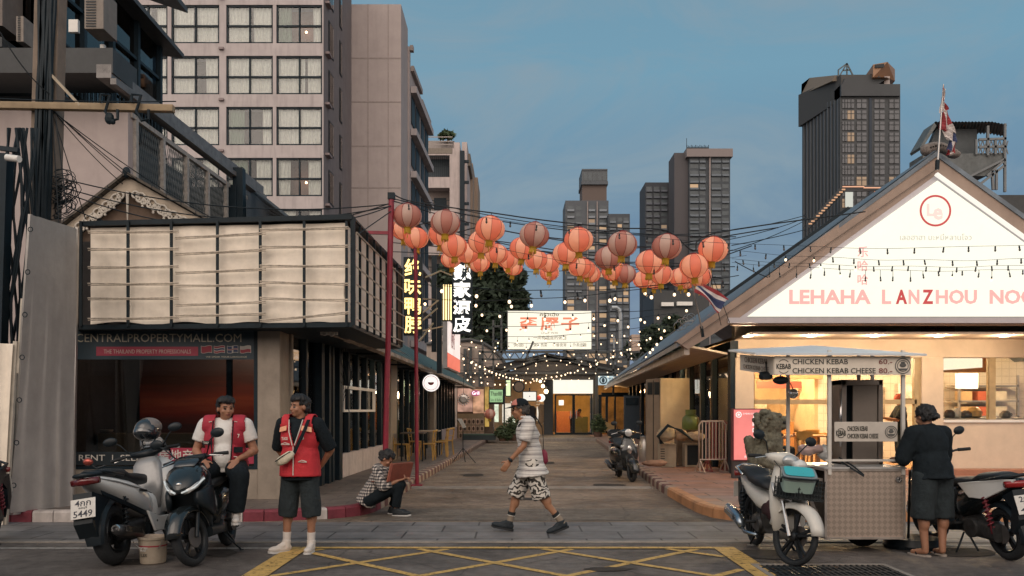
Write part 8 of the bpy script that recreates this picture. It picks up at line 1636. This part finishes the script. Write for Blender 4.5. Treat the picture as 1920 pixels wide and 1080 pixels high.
b = MB();b.torus(f.J['neck']+V(0,.0,.045),.062,.014,'z',24,8);b.build('collar',whitec,f.t,local=True,smooth=3)
b = MB();f.legs(b,1.06,.108,.108,.112,True);remesh(b,'shorts',leafc,f.t,.011,3,fold=.012)
khaki = mat('sock_khaki',(.26,.21,.16),.9);blk_s = mat('sock_black',(.015,.018,.02),.9)
for sd in 'LR': f.sock(sd,khaki,.13,blk_s);u = (f.J['kn'+sd]-f.J['an'+sd]).normalized();b = MB();b.tube([f.J['an'+sd]+u*.085,f.J['an'+sd]+u*.094],.0478,16);b.build('sock_stripe',vtrim,f.t,local=True);f.shoe(sd,mat('runner_black',(.015,.022,.028),.75),solek)
h = f.hc;H = f.H;b = MB();b.ell(h+H @ V(0,.015,.060),(.089,.104,.075),H,22,12)
cpn = remesh(b,'cap',[blackc,mat('cap_pink',(.55,.20,.16),.8)],f.t,.008,1,matfn=lambda c,n_: 1 if (H.transposed() @ (c-h)).y < -.02 and (H.transposed() @ (c-h)).z > .06 else 0,keep=lambda c,n_: (H.transposed() @ (c-h)).z > .045,thick=.004)
b = MB();vs = [];n2 = 12
for i in range(n2+1): a_ = PI*i/n2;vs += [h+H @ V(.078*math.cos(a_),-.06-.02*math.sin(a_),.050),h+H @ V(.080*math.cos(a_),-.07-.105*math.sin(a_),.036)]
b.add(vs+[p-V(0,0,.007) for p in vs],[(2*i,2*i+2,2*i+3,2*i+1) for i in range(n2)]+[(26+2*i,26+2*i+1,26+2*i+3,26+2*i+2) for i in range(n2)]+[(2*i+1,2*i+3,26+2*i+3,26+2*i+1) for i in range(n2)]);b.build('cap_brim',blackc,f.t,local=True);b = MB();b.ell(h+H @ V(0,-.088,.092),(.028,.012,.02),H);b.build('cap_patch',vtrim,f.t,local=True)
b = MB()
for s_ in (-1,1): b.bar(h+H @ V(s_*.074,-.07,.008),h+H @ V(s_*.082,.02,.0),.005);b.torus(h+H @ V(s_*.034,-.098,.0),.021,.003,'y',16,5)
b.bar(h+H @ V(-.012,-.102,.002),h+H @ V(.012,-.102,.002),.004);b.build('glasses',blackpl,f.t,local=True)
w = f.J['wrL'];d = (w-f.J['elL']).normalized();b = MB();b.tube([w-d*.03,w-d*.005],.034,16);b.build('wristwatch',blackpl,f.t,local=True,smooth=.8);b = MB();b.ell(w-d*.018+V(.03,0,.0),(.012,.022,.022));b.build('watch_face',blackpl,f.t,local=True,smooth=3)
sg_ = thing('shoulder_bag','small dark red shoulder bag on a black strap behind the walking man','bag',f.t.location,f.t.rotation_euler.z);b = MB();b.loft([(.82,-.10,.17,.055,.03),(.86,-.10,.185,.075,.042),(.96,-.10,.18,.07,.038),(1.0,-.10,.17,.06,.022)],'z',3);b.build('pouch',mat('bag_dark_red',(.22,.02,.05),.6,0,.15,10),sg_,local=True,smooth=3)
b = MB();pts = [(-.10,.165,.99),(-.06,.165,1.12),(.02,.145,1.28),(.10,.07,1.405),(.11,-.06,1.39),(.09,-.15,1.29)];[b.bar(p,q,.026,.008,up=(0,1,0)) for p,q in zip(pts,pts[1:])];b.build('strap',blackc,sg_,local=True)
# ---- 5. the vendor, seen from behind
J = pose(pel=(0,.0,.84),chest=(0,-.04,1.15),neck=(.0,-.07,1.31),head=(.0,-.12,1.425),shL=(.185,-.07,1.25),shR=(-.185,-.07,1.25),elL=(.26,-.12,1.00),elR=(-.26,-.14,1.00),wrL=(.17,-.34,.98),wrR=(-.17,-.36,1.0),hipL=(.10,0,.80),hipR=(-.10,0,.80),knL=(.125,-.01,.44),knR=(-.115,.0,.44),anL=(.12,.03,.075),anR=(-.075,.05,.075),toeL=(.15,-.11,.03),toeR=(-.11,-.09,.03),hdL=(-.4,-.8,0),hdR=(.4,-.8,0))
f = Fig('vendor in a black top and dark knee shorts seen from behind beside the kebab cart',(4.33,8.78,0),R(196),J,yaw=10,pitch=18,bulk=1.06,hands=('grip','grip'))
f.hair([((0,.03,.03),(.092,.098,.09)),((0,.12,-.05),(.04,.04,.045))],.0)
b = MB();f.torso(b,.03,low=-.06,k2=1.05);[f.sleeve(b,sd,1.12,.088,.080) for sd in 'LR'];remesh(b,'shirt',blackc,f.t,.012,3,fold=.010)
b = MB();f.legs(b,1.10,.112,.102,.108,True);remesh(b,'shorts',charc,f.t,.012,3,fold=.011)
for sd in 'LR':
    a_,q = f.J['an'+sd],f.J['toe'+sd];d = Vector((q.x-a_.x,q.y-a_.y,0)).normalized();sdv = Vector((-d.y,d.x,0));c = Vector((a_.x,a_.y,.014))+d*.07;b = MB();n2 = 20;vs = [c+d*(.135*math.cos(2*PI*i/n2))+sdv*(.048*math.sin(2*PI*i/n2)) for i in range(n2)];b.prism(vs,(0,0,-.014));sn_ = b.build('sandal',mat('sandal_pale',(.35,.30,.26),.7),f.t,local=True);b = MB();b.tube([c-sdv*.045+V(0,0,.0),c+d*.06+V(0,0,.05),c+sdv*.045],.007,6);b.build('sandal_strap',blackc,sn_)
# ---- indoor figures
def simple(lab,loc,rz,J,shirt,trouser,yaw=0,pitch=0,cap_=None):
    f = Fig(lab,loc,rz,J,yaw=yaw,pitch=pitch,vox=.013,hands=('grip','grip'));f.hair()
    b = MB();f.torso(b,.025,low=-.12);[f.sleeve(b,sd,.9,.08,.075) for sd in 'LR'];remesh(b,'shirt',shirt,f.t,.016,2,fold=.008)
    b = MB();f.legs(b,1.9,.11,.08,.06);remesh(b,'trousers',trouser,f.t,.016,2)
    for sd in 'LR': f.shoe(sd,blackc,solek)
    if cap_: b = MB();b.ell(f.hc+f.H @ V(0,.01,.07),(.10,.11,.09),f.H);b.build('cap',cap_,f.t,local=True,smooth=3)
    return f
sit = dict(pel=(0,0,.52),chest=(0,-.05,.82),neck=(0,-.08,.98),head=(0,-.13,1.10),shL=(.18,-.05,.95),shR=(-.18,-.05,.95),elL=(.24,-.2,.76),elR=(-.24,-.2,.76),wrL=(.12,-.4,.80),wrR=(-.12,-.4,.80),hipL=(.09,0,.50),hipR=(-.09,0,.50),knL=(.12,-.42,.50),knR=(-.12,-.42,.50),anL=(.12,-.40,.09),anR=(-.12,-.40,.09),toeL=(.12,-.52,.04),toeR=(-.12,-.52,.04))
simple('diner in a dark grey top seated at the window table behind the lion',(5.72,18.85,.12),R(80),pose(**sit),mat('grey_top',(.10,.09,.09),.9),blackc,pitch=15)
simple('cook in a red cap and black clothes standing indoors behind the vendor',(xp(1688,19.0),19.0,.17),R(-100),pose(elL=(.25,-.12,1.10),elR=(-.25,-.12,1.10),wrL=(.12,-.36,1.15),wrR=(-.12,-.36,1.15)),blackc,blackc,pitch=20,cap_=mat('cap_red',(.55,.10,.06),.7))
simple('person in an orange-pink top leaning over behind the right glass door at the alley end',(3.35,47.6,.15),R(70),pose(chest=(0,-.2,1.10),neck=(0,-.34,1.22),head=(0,-.44,1.27),shL=(.17,-.28,1.22),shR=(-.17,-.28,1.22),elL=(.2,-.35,.98),elR=(-.2,-.35,.98),wrL=(.1,-.5,.95),wrR=(-.1,-.5,.95)),mat('orange_top',(.50,.16,.10),.9),charc,pitch=30)
# ================================================================ PROPS ON THE PAVEMENTS
ln = thing('stone_lion','grey-green carved stone guardian lion seated on a block beside the pink sign','statue',(xp(1440,15.2),15.2,.15));c = Vector((xp(1440,15.2),15.2,0));sm_ = mat('lion_stone',(.115,.110,.080),.9,0,.45,12,.7,40,stain=.3)
b = MB();E = lambda p,r: b.ell(c+Vector(p),r,None,16,11)
E((-.06,0,.66),(.24,.20,.26));E((.06,0,.92),(.20,.19,.26));E((-.16,0,.56),(.20,.21,.20));E((.06,0,1.25),(.21,.19,.21));E((.22,0,1.20),(.12,.12,.07));E((.21,0,1.32),(.13,.12,.06));E((.30,0,1.35),(.04,.07,.03));E((.16,-.11,1.40),(.05,.05,.04));E((-.05,0,1.45),(.10,.1,.06))
for y in (-.13,.13): cap(b,c+V(.14,y,.85),c+V(.22,y,.50),.075,.06);E((.27,y,.47),(.09,.07,.05));cap(b,c+V(-.15,y*1.1,.60),c+V(.08,y*1.4,.47),.11,.07)
for k in range(70):
    a_ = k*2.4;h_ = .80+.62*((k*37) % 70)/70;r_ = .20+.02*math.sin(k);x = -.02-r_*abs(math.cos(a_))*.95 if k % 3 else .10*math.cos(a_);y = r_*math.sin(a_)*.9;E((x,y,h_),(.045,.045,.045))
cap(b,c+V(-.30,0,.6),c+V(-.34,0,.95),.06,.09);lo = remesh(b,'body',sm_,None,.014,1,fold=.014,fs=26);lo.parent = ln;lo.matrix_parent_inverse = Matrix.Translation(-ln.location)
b = MB();b.box(c+V(0,0,.29),(.78,.52,.30));b.box(c+V(0,0,.45),(.70,.46,.04));b.build('pedestal',mat('pedestal_stone',(.10,.095,.085),.85,0,.3,6,.4),ln,bevel=.015)
b = MB();b.ell(c+V(.27,-.06,1.27),(.09,.08,.025));b.build('mouth',mat('mouth_dark',(.01,.01,.01),.9),ln)
def wbox(b,x0,x1,y0,y1,D,d,o=0): p,q = P(x0,y0,D),P(x1,y1,D);return b.b2((p.x,D+o,q.z),(q.x,D+o+d,p.z))
# tall cabinet
cbm = mat('cabinet_beige',(.42,.33,.22),.6,0,.12,3,.05,30,stain=.35);cb_ = thing('cabinet','tall beige sheet metal cabinet standing by the right shopfront','cabinet',P(1265,868,21.8));D = 21.8
b = MB();a1,a2 = P(1238,709,D),P(1293,866,D);b.prism([(a1.x,D,a2.z),(a2.x,D,a2.z),(a2.x+.05,D+.9,a2.z),(a1.x-.02,D+.9,a2.z)],(0,0,a1.z-a2.z));b.build('body',cbm,cb_,bevel=.01)
b = MB();p0 = Vector((a1.x,D,0));p1 = Vector((a1.x-.32,D+.25,0));b.prism([p0+V(-.01,0,a2.z),p1+V(0,0,a2.z),p1+V(0,0,a1.z-.02),p0+V(-.01,0,a1.z)],(.0,.03,0));b.build('door',mat('cabinet_side',(.22,.17,.125),.6,0,.15,3,stain=.4),cb_)
b = MB();b.bar(p0.lerp(p1,.5)+V(0,-.01,a2.z+.05),p0.lerp(p1,.5)+V(0,-.01,a1.z-.05),.015)
for k in range(2): q0,q1 = p0.lerp(p1,.08+.48*k),p0.lerp(p1,.44+.48*k);b.prism([q0+V(0,-.02,a1.z-.42),q1+V(0,-.02,a1.z-.42),q1+V(0,-.02,a1.z-.10),q0+V(0,-.02,a1.z-.10)],(0,.02,0))
b.build('vent',blackpl,cb_)
# outdoor units
def unit(lab,x0,x1,y0,y1,D,m,fan=True):
    t_ = thing('air_conditioner',lab,'air conditioner',P((x0+x1)/2,y1,D));b = MB();wbox(b,x0,x1,y0,y1,D,.3);b.build('casing',m,t_,bevel=.012)
    p,q = P(x0,y0,D),P(x1,y1,D)
    if fan: b = MB();[b.b2((p.x+.02,D-.006,q.z+.03+k*.055),(p.x+(q.x-p.x)*.30,D-.001,q.z+.05+k*.055)) for k in range(int((p.z-q.z)/.055)-1)];b.build('grille',blackpl,t_);b = MB();b.box(((p.x*.35+q.x*.65),D-.01,q.z+.16),(.12,.02,.13));b.build('valve_cover',m,t_)
    else: b = MB();wbox(b,x0+4.5,x1-3.5,y0+4,y1-4,D,.01,-.008);b.build('grille',blackpl,t_)
    b = MB();b.bar((p.x+.05,D,q.z-.03),(p.x+.05,D+.3,q.z-.03),.04,.06);b.bar((q.x-.05,D,q.z-.03),(q.x-.05,D+.3,q.z-.03),.04,.06);b.build('foot',blackpl,t_);return t_
acm = mat('ac_cream',(.36,.30,.22),.55,0,.1,6,stain=.5)
unit('dusty beige outdoor air conditioner on the pavement, left one with louvres',1237,1268,832,876,20.0,acm);unit('dusty beige outdoor unit with a black square grille beside the crowd barriers',1284,1313,831,876,20.0,acm,False)
for k,(x,y,r_,c_,l_) in enumerate(((1250,814,(.22,.15,.16),(.33,.26,.17),'rounded beige sack lying on the louvred air conditioner'),(1277,816,(.17,.14,.13),(.30,.19,.11),'brown crumpled sack between the two outdoor units'),(1303,818,(.20,.15,.11),(.36,.27,.18),'tan cardboard-like bundle on the black-grilled unit'),(1228,868,(.25,.12,.07),(.26,.15,.10),'brown sandbag lying on the kerb by the air conditioner'))):
    blob('sack',l_,'sack',P(x,y,19.8 if k < 3 else 18.7),r_,mat('sack_%d' % k,c_,.85,0,.2,8,.3,20),k+5,.35)
b = MB();[b.tube([P(1238+3*k,832,19.7),P(1236-2*k,818,19.6),P(1252,800-2*k,19.6),P(1278,806+2*k,19.6),P(1300,826,19.6)],.018,6) for k in range(3)];b.build('hose_bundle',blackmetal);tag(bpy.data.objects['hose_bundle'],'loop of black hose thrown over the sacks and outdoor units','hose')
# gas cylinder
gcx = P(1295,806,20.3);gs = thing('gas_cylinder','green gas cylinder standing on boxes in front of the lit glass','gas cylinder',gcx);gm2 = mat('cylinder_green',(.13,.17,.045),.4,0,.2,5,stain=.35);b = MB();b.lathe([(.16,0),(.2,.03),(.205,.18),(.19,.29),(.13,.35),(.06,.375),(.05,.38)],gcx,24);b.build('tank',gm2,gs,smooth=.9)
b = MB();b.lathe([(.115,.36),(.125,.365),(.125,.48),(.118,.48),(.118,.36)],gcx,20);b.build('collar',gm2,gs,smooth=.7);b = MB();b.lathe([(.03,.37),(.03,.43),(.045,.435),(.045,.45)],gcx,12);b.build('valve',chrome,gs)
bx2 = thing('crate','plain brown crate under the green gas cylinder','crate',P(1296,860,20.3));b = MB();p,q = P(1270,807,20.35),P(1318,872,20.35);b.b2((p.x,20.35,q.z),(q.x,20.75,p.z));b.build('box',mat('crate_brown',(.17,.12,.08),.8,stain=.4),bx2,bevel=.01);b = MB();[b.b2((p.x-.005,20.335,z),(q.x+.005,20.35,z+.04)) for z in (q.z+.1,q.z+.45,p.z-.1)];b.build('batten',MATS['crate_brown'],bx2)
# crowd barriers
def barrier(lab,x,D,m,w=.62):
    t_ = thing('crowd_barrier',lab,'barrier',(x,D,.15),R(12));pts = [(-w/2,0,.28),(-w/2,0,1.02),(-w/2+.06,0,1.10),(w/2-.06,0,1.10),(w/2,0,1.02),(w/2,0,.28),(-w/2,0,.28)];b = MB();b.tube(pts,.018,8);b.build('frame',m,t_,local=True,smooth=3)
    for k in range(7): q = -w/2+w*(k+1)/8;b = MB();b.bar((q,0,.28),(q,0,1.09),.018);b.build('bar',m,t_,local=True)
    for s_ in (-1,1): b = MB();x_ = s_*(w/2-.02);b.bar((x_,0,0.02),(x_,0,.3),.026);b.bar((x_,0,.28),(x_,-.25,.02),.022);b.bar((x_,0,.28),(x_,.25,.02),.022);b.bar((x_,-.27,.015),(x_,.27,.015),.026);b.build('foot',m,t_,local=True)
    return t_
barrier('galvanised crowd barrier folded against a red one by the right shopfront',4.30,18.3,mat('barrier_zinc',(.40,.32,.27),.5,.4,.2,8));barrier('dark red crowd barrier standing behind the galvanised one',4.5,18.75,mat('barrier_red',(.22,.05,.05),.5,.1,.2,8),.5)
cn_ = thing('milk_can','small steel can on the kerb between the cabinet and the parked scooter','can',P(1208,862,22.2));p = P(1208,866,22.2);b = MB();b.lathe([(.13,0),(.14,.02),(.14,.5),(.1,.58),(.11,.62)],p,18);b.build('body',steel,cn_,smooth=.7);b = MB();b.lathe([(.1,.62),(.11,.66),(.03,.68)],p,18);b.build('lid',steel,cn_)
pn = thing('notice_panel','dark standing panel against the far part of the right shopfront','panel',P(1185,850,29));b = MB();wbox(b,1170,1200,742,822,29,.1);b.build('panel',mat('panel_navy',(.02,.035,.05),.5),pn,bevel=.01);b = MB();wbox(b,1173,1197,746,760,29,.01,-.02);b.build('header',darkframe,pn)
# upper blinds of the right shopfront and spotlight in the glass
b = MB()
for k in range(26): D1 = 22+k*.55;b.prism([rx(D1,2.05,-.02),rx(D1+.14,2.05,-.02),rx(D1+.14,2.05,.02),rx(D1,2.05,.02)],(0,0,.62))
b.build('blind',mat('blind_brown',(.10,.07,.045),.7),rt_)
# cafe tables and chairs, left
ym = mat('chair_yellow_wood',(.46,.28,.075),.5,0,.15,10)
def cafe_chair(lab,x,y,rz):
    t_ = thing('cafe_chair',lab,'chair',(x,y,.147),rz,'yellow chairs at the pavement tables');b = MB();b.loft([(.42,0,0,.20,.20,4),(.45,0,0,.21,.21,4)],'z',4);b.build('seat',ym,t_,local=True,bevel=.005)
    for sx_ in (-1,1):
        for sy_ in (-1,1): b = MB();b.bar((sx_*.17,sy_*.16,.43),(sx_*.20,sy_*.20,0),.030);b.build('leg',ym,t_,local=True)
        b = MB();b.bar((sx_*.18,.17,.43),(sx_*.19,.22,.80),.028);b.build('back_post',ym,t_,local=True)
    b = MB();b.tube([(-.19,.20,.76),(-.12,.25,.79),(0,.27,.80),(.12,.25,.79),(.19,.20,.76)],.026,8);b.bar((-.18,.19,.58),(.18,.19,.58),.04,.015);b.build('backrest',ym,t_,local=True,smooth=3);return t_
c0 = cafe_chair('yellow wooden chair at the near left table, its back to the shopfront',-2.93,22.6,R(90))
for x,y,rz,l_ in ((-2.28,22.9,R(-95),'yellow wooden chair on the alley side of the near table'),(-2.75,24.6,R(85),'yellow wooden chair between the two pavement tables'),(-2.05,24.3,R(-80),'yellow wooden chair on the alley side of the far table'),(-2.0,25.4,R(-110),'yellow wooden chair farthest down the pavement')): dup(c0,(x,y,.147),rz,l_)
for k,(x,y) in enumerate(((-2.62,22.75),(-2.42,24.9))):
    t_ = thing('cafe_table',('dark topped pavement table nearer the red posts','pale topped pavement table farther from the red posts')[k],'table',(x,y,.147));b = MB();b.box((0,0,.73),(.62,.9,.03));b.build('tabletop',(mat('top_dark',(.10,.075,.055),.4),mat('top_pale',(.40,.33,.26),.4))[k],t_,local=True,bevel=.005)
    for sx_ in (-1,1):
        for sy_ in (-1,1): b = MB();b.bar((sx_*.27,sy_*.4,0),(sx_*.27,sy_*.4,.72),.035);b.build('leg',blackmetal,t_,local=True)
# music stand
ms = thing('music_stand','black folding music stand with a white sheet at the left alley kerb','music stand',(xp(868,24),24,0));x = xp(868,24);b = MB();b.tube([(x,24,.3),(x,24,1.05)],.014,8);b.build('pole',blackmetal,ms)
for dx,dy in ((-.30,-.1),(.36,-.15),(.05,.3)): b = MB();b.tube([(x,24,.42),(x+dx,24+dy,.01)],.011,6);b.build('leg',blackmetal,ms)
b = MB();b.prism([P(858,786,24),P(866,786,23.9),P(874,801,23.8),P(868,803,23.9)],(.0,.02,.01));b.build('sheet',mat('paper_white',(.62,.62,.60),.7),ms);b = MB();b.bar(P(858,788,24.03),P(872,804,23.95),.05,.02);b.build('desk',blackmetal,ms)
# foliage clump and bracket under the billboard corner
bk2 = thing('wall_bracket','small white scrolled bracket under the billboard corner','bracket',P(617,625,13));b = MB();c = P(617,622,13);b.box(c,(.26,.06,.10));b.torus(c+V(-.06,-.04,-.02),.035,.012,'y',14,5);b.torus(c+V(.05,-.04,-.03),.035,.012,'y',14,5);b.build('scroll',mat('trim_paint',(.6,.55,.48)),bk2)
cds = thing('trailing_wires','loose wires trailing beside the window frame under the left awning','wires',P(640,660,16.5));rng = random.Random(9)
for k in range(7): b = MB();x0,y0 = 632+4*k,636+3*k;b.tube([P(x0+5*math.sin(i*.8+k),y0+i*(9+k),16.45) for i in range(9)],.006,5,False);b.build('wire',wire,cds)
# litter and leaves: small bits on the road
lt_ = MB();rng = random.Random(12)
for _ in range(150): x,y = rng.uniform(-7,7),rng.choice((rng.uniform(7.7,11.3),rng.uniform(11.6,22)));s_ = rng.uniform(.006,.02);a_ = rng.uniform(0,6);lt_.add([(x+s_*math.cos(a_+k*PI/2)*(1 if k % 2 else .5),y+s_*math.sin(a_+k*PI/2),.008+.004*(k % 2)) for k in range(4)],[(0,1,2,3)])
o = lt_.build('litter',mat('litter_tan',(.30,.24,.17),.9));o['kind'] = 'stuff'

for k,(x,y,z,w,h,c_) in enumerate(((6.0,25.8,1.2,.5,.35,(.9,.45,.12)),(7.3,25.8,1.3,.4,.5,(.8,.7,.5)),(8.9,22.9,1.9,.35,.25,(.5,.1,.06)),(9.7,22.9,1.7,.3,.4,(.25,.2,.16)),(10.6,22.9,2.0,.25,.2,(.7,.66,.6)))): b = MB();b.box((x,y,z),(w*2,.05,h*2));b.build('wall_picture',mat('inner_pic_%d' % k,c_,.5,0,.6,6),rt_)
b = MB();b.b2((5.2,24.2,.17),(8.0,24.7,1.15));b.b2((8.6,21.6,.17),(9.0,22.9,1.05));b.build('inner_counter',mat('inner_counter_wood',(.40,.20,.07),.5,0,.25,5),rt_)
for k in range(7): t_ = thing('bowl','%s of the seven white bowls in a row on the wooden counter at the back' % words[k],'bowl',(5.45+.38*k,24.35,1.15));b = MB();b.lathe([(.05,0),(.11,.07),(.115,.08),(.1,.075),(.01,.03)],n=14);b.build('bowl',whitep,t_,local=True,smooth=.8)
# oil stains and wear on the road, each with a shape of its own
def stain(n_,c,rx_,ry_,seed,m,z=.002):
    b = MB();k = 28;b.add([(c[0]+rx_*math.cos(2*PI*i/k)*(1+.35*noise.noise(Vector((math.cos(2*PI*i/k)*1.6,math.sin(2*PI*i/k)*1.6,seed)))),c[1]+ry_*math.sin(2*PI*i/k)*(1+.35*noise.noise(Vector((math.cos(2*PI*i/k)*1.6,math.sin(2*PI*i/k)*1.6,seed+4)))),z) for i in range(k)],[tuple(range(k))]);setting(b.build(n_,m))
om = mat('oil_stain_dark',(.055,.05,.046),.9,0,.35,6,.2,60,spec=.1)
for k,(c,rx_,ry_) in enumerate((((-3.2,8.9),.40,.22),((2.7,8.8),.45,.28),((.9,8.0),.22,.10),((4.6,9.0),.5,.3),((.2,14.3),.28,.2),((1.9,16.9),.35,.3),((-.9,19.5),.3,.4),((.8,24),.4,.7),((-3.7,8.4),.25,.15))): stain('oil_stain',c,rx_,ry_,k,om,.0062)
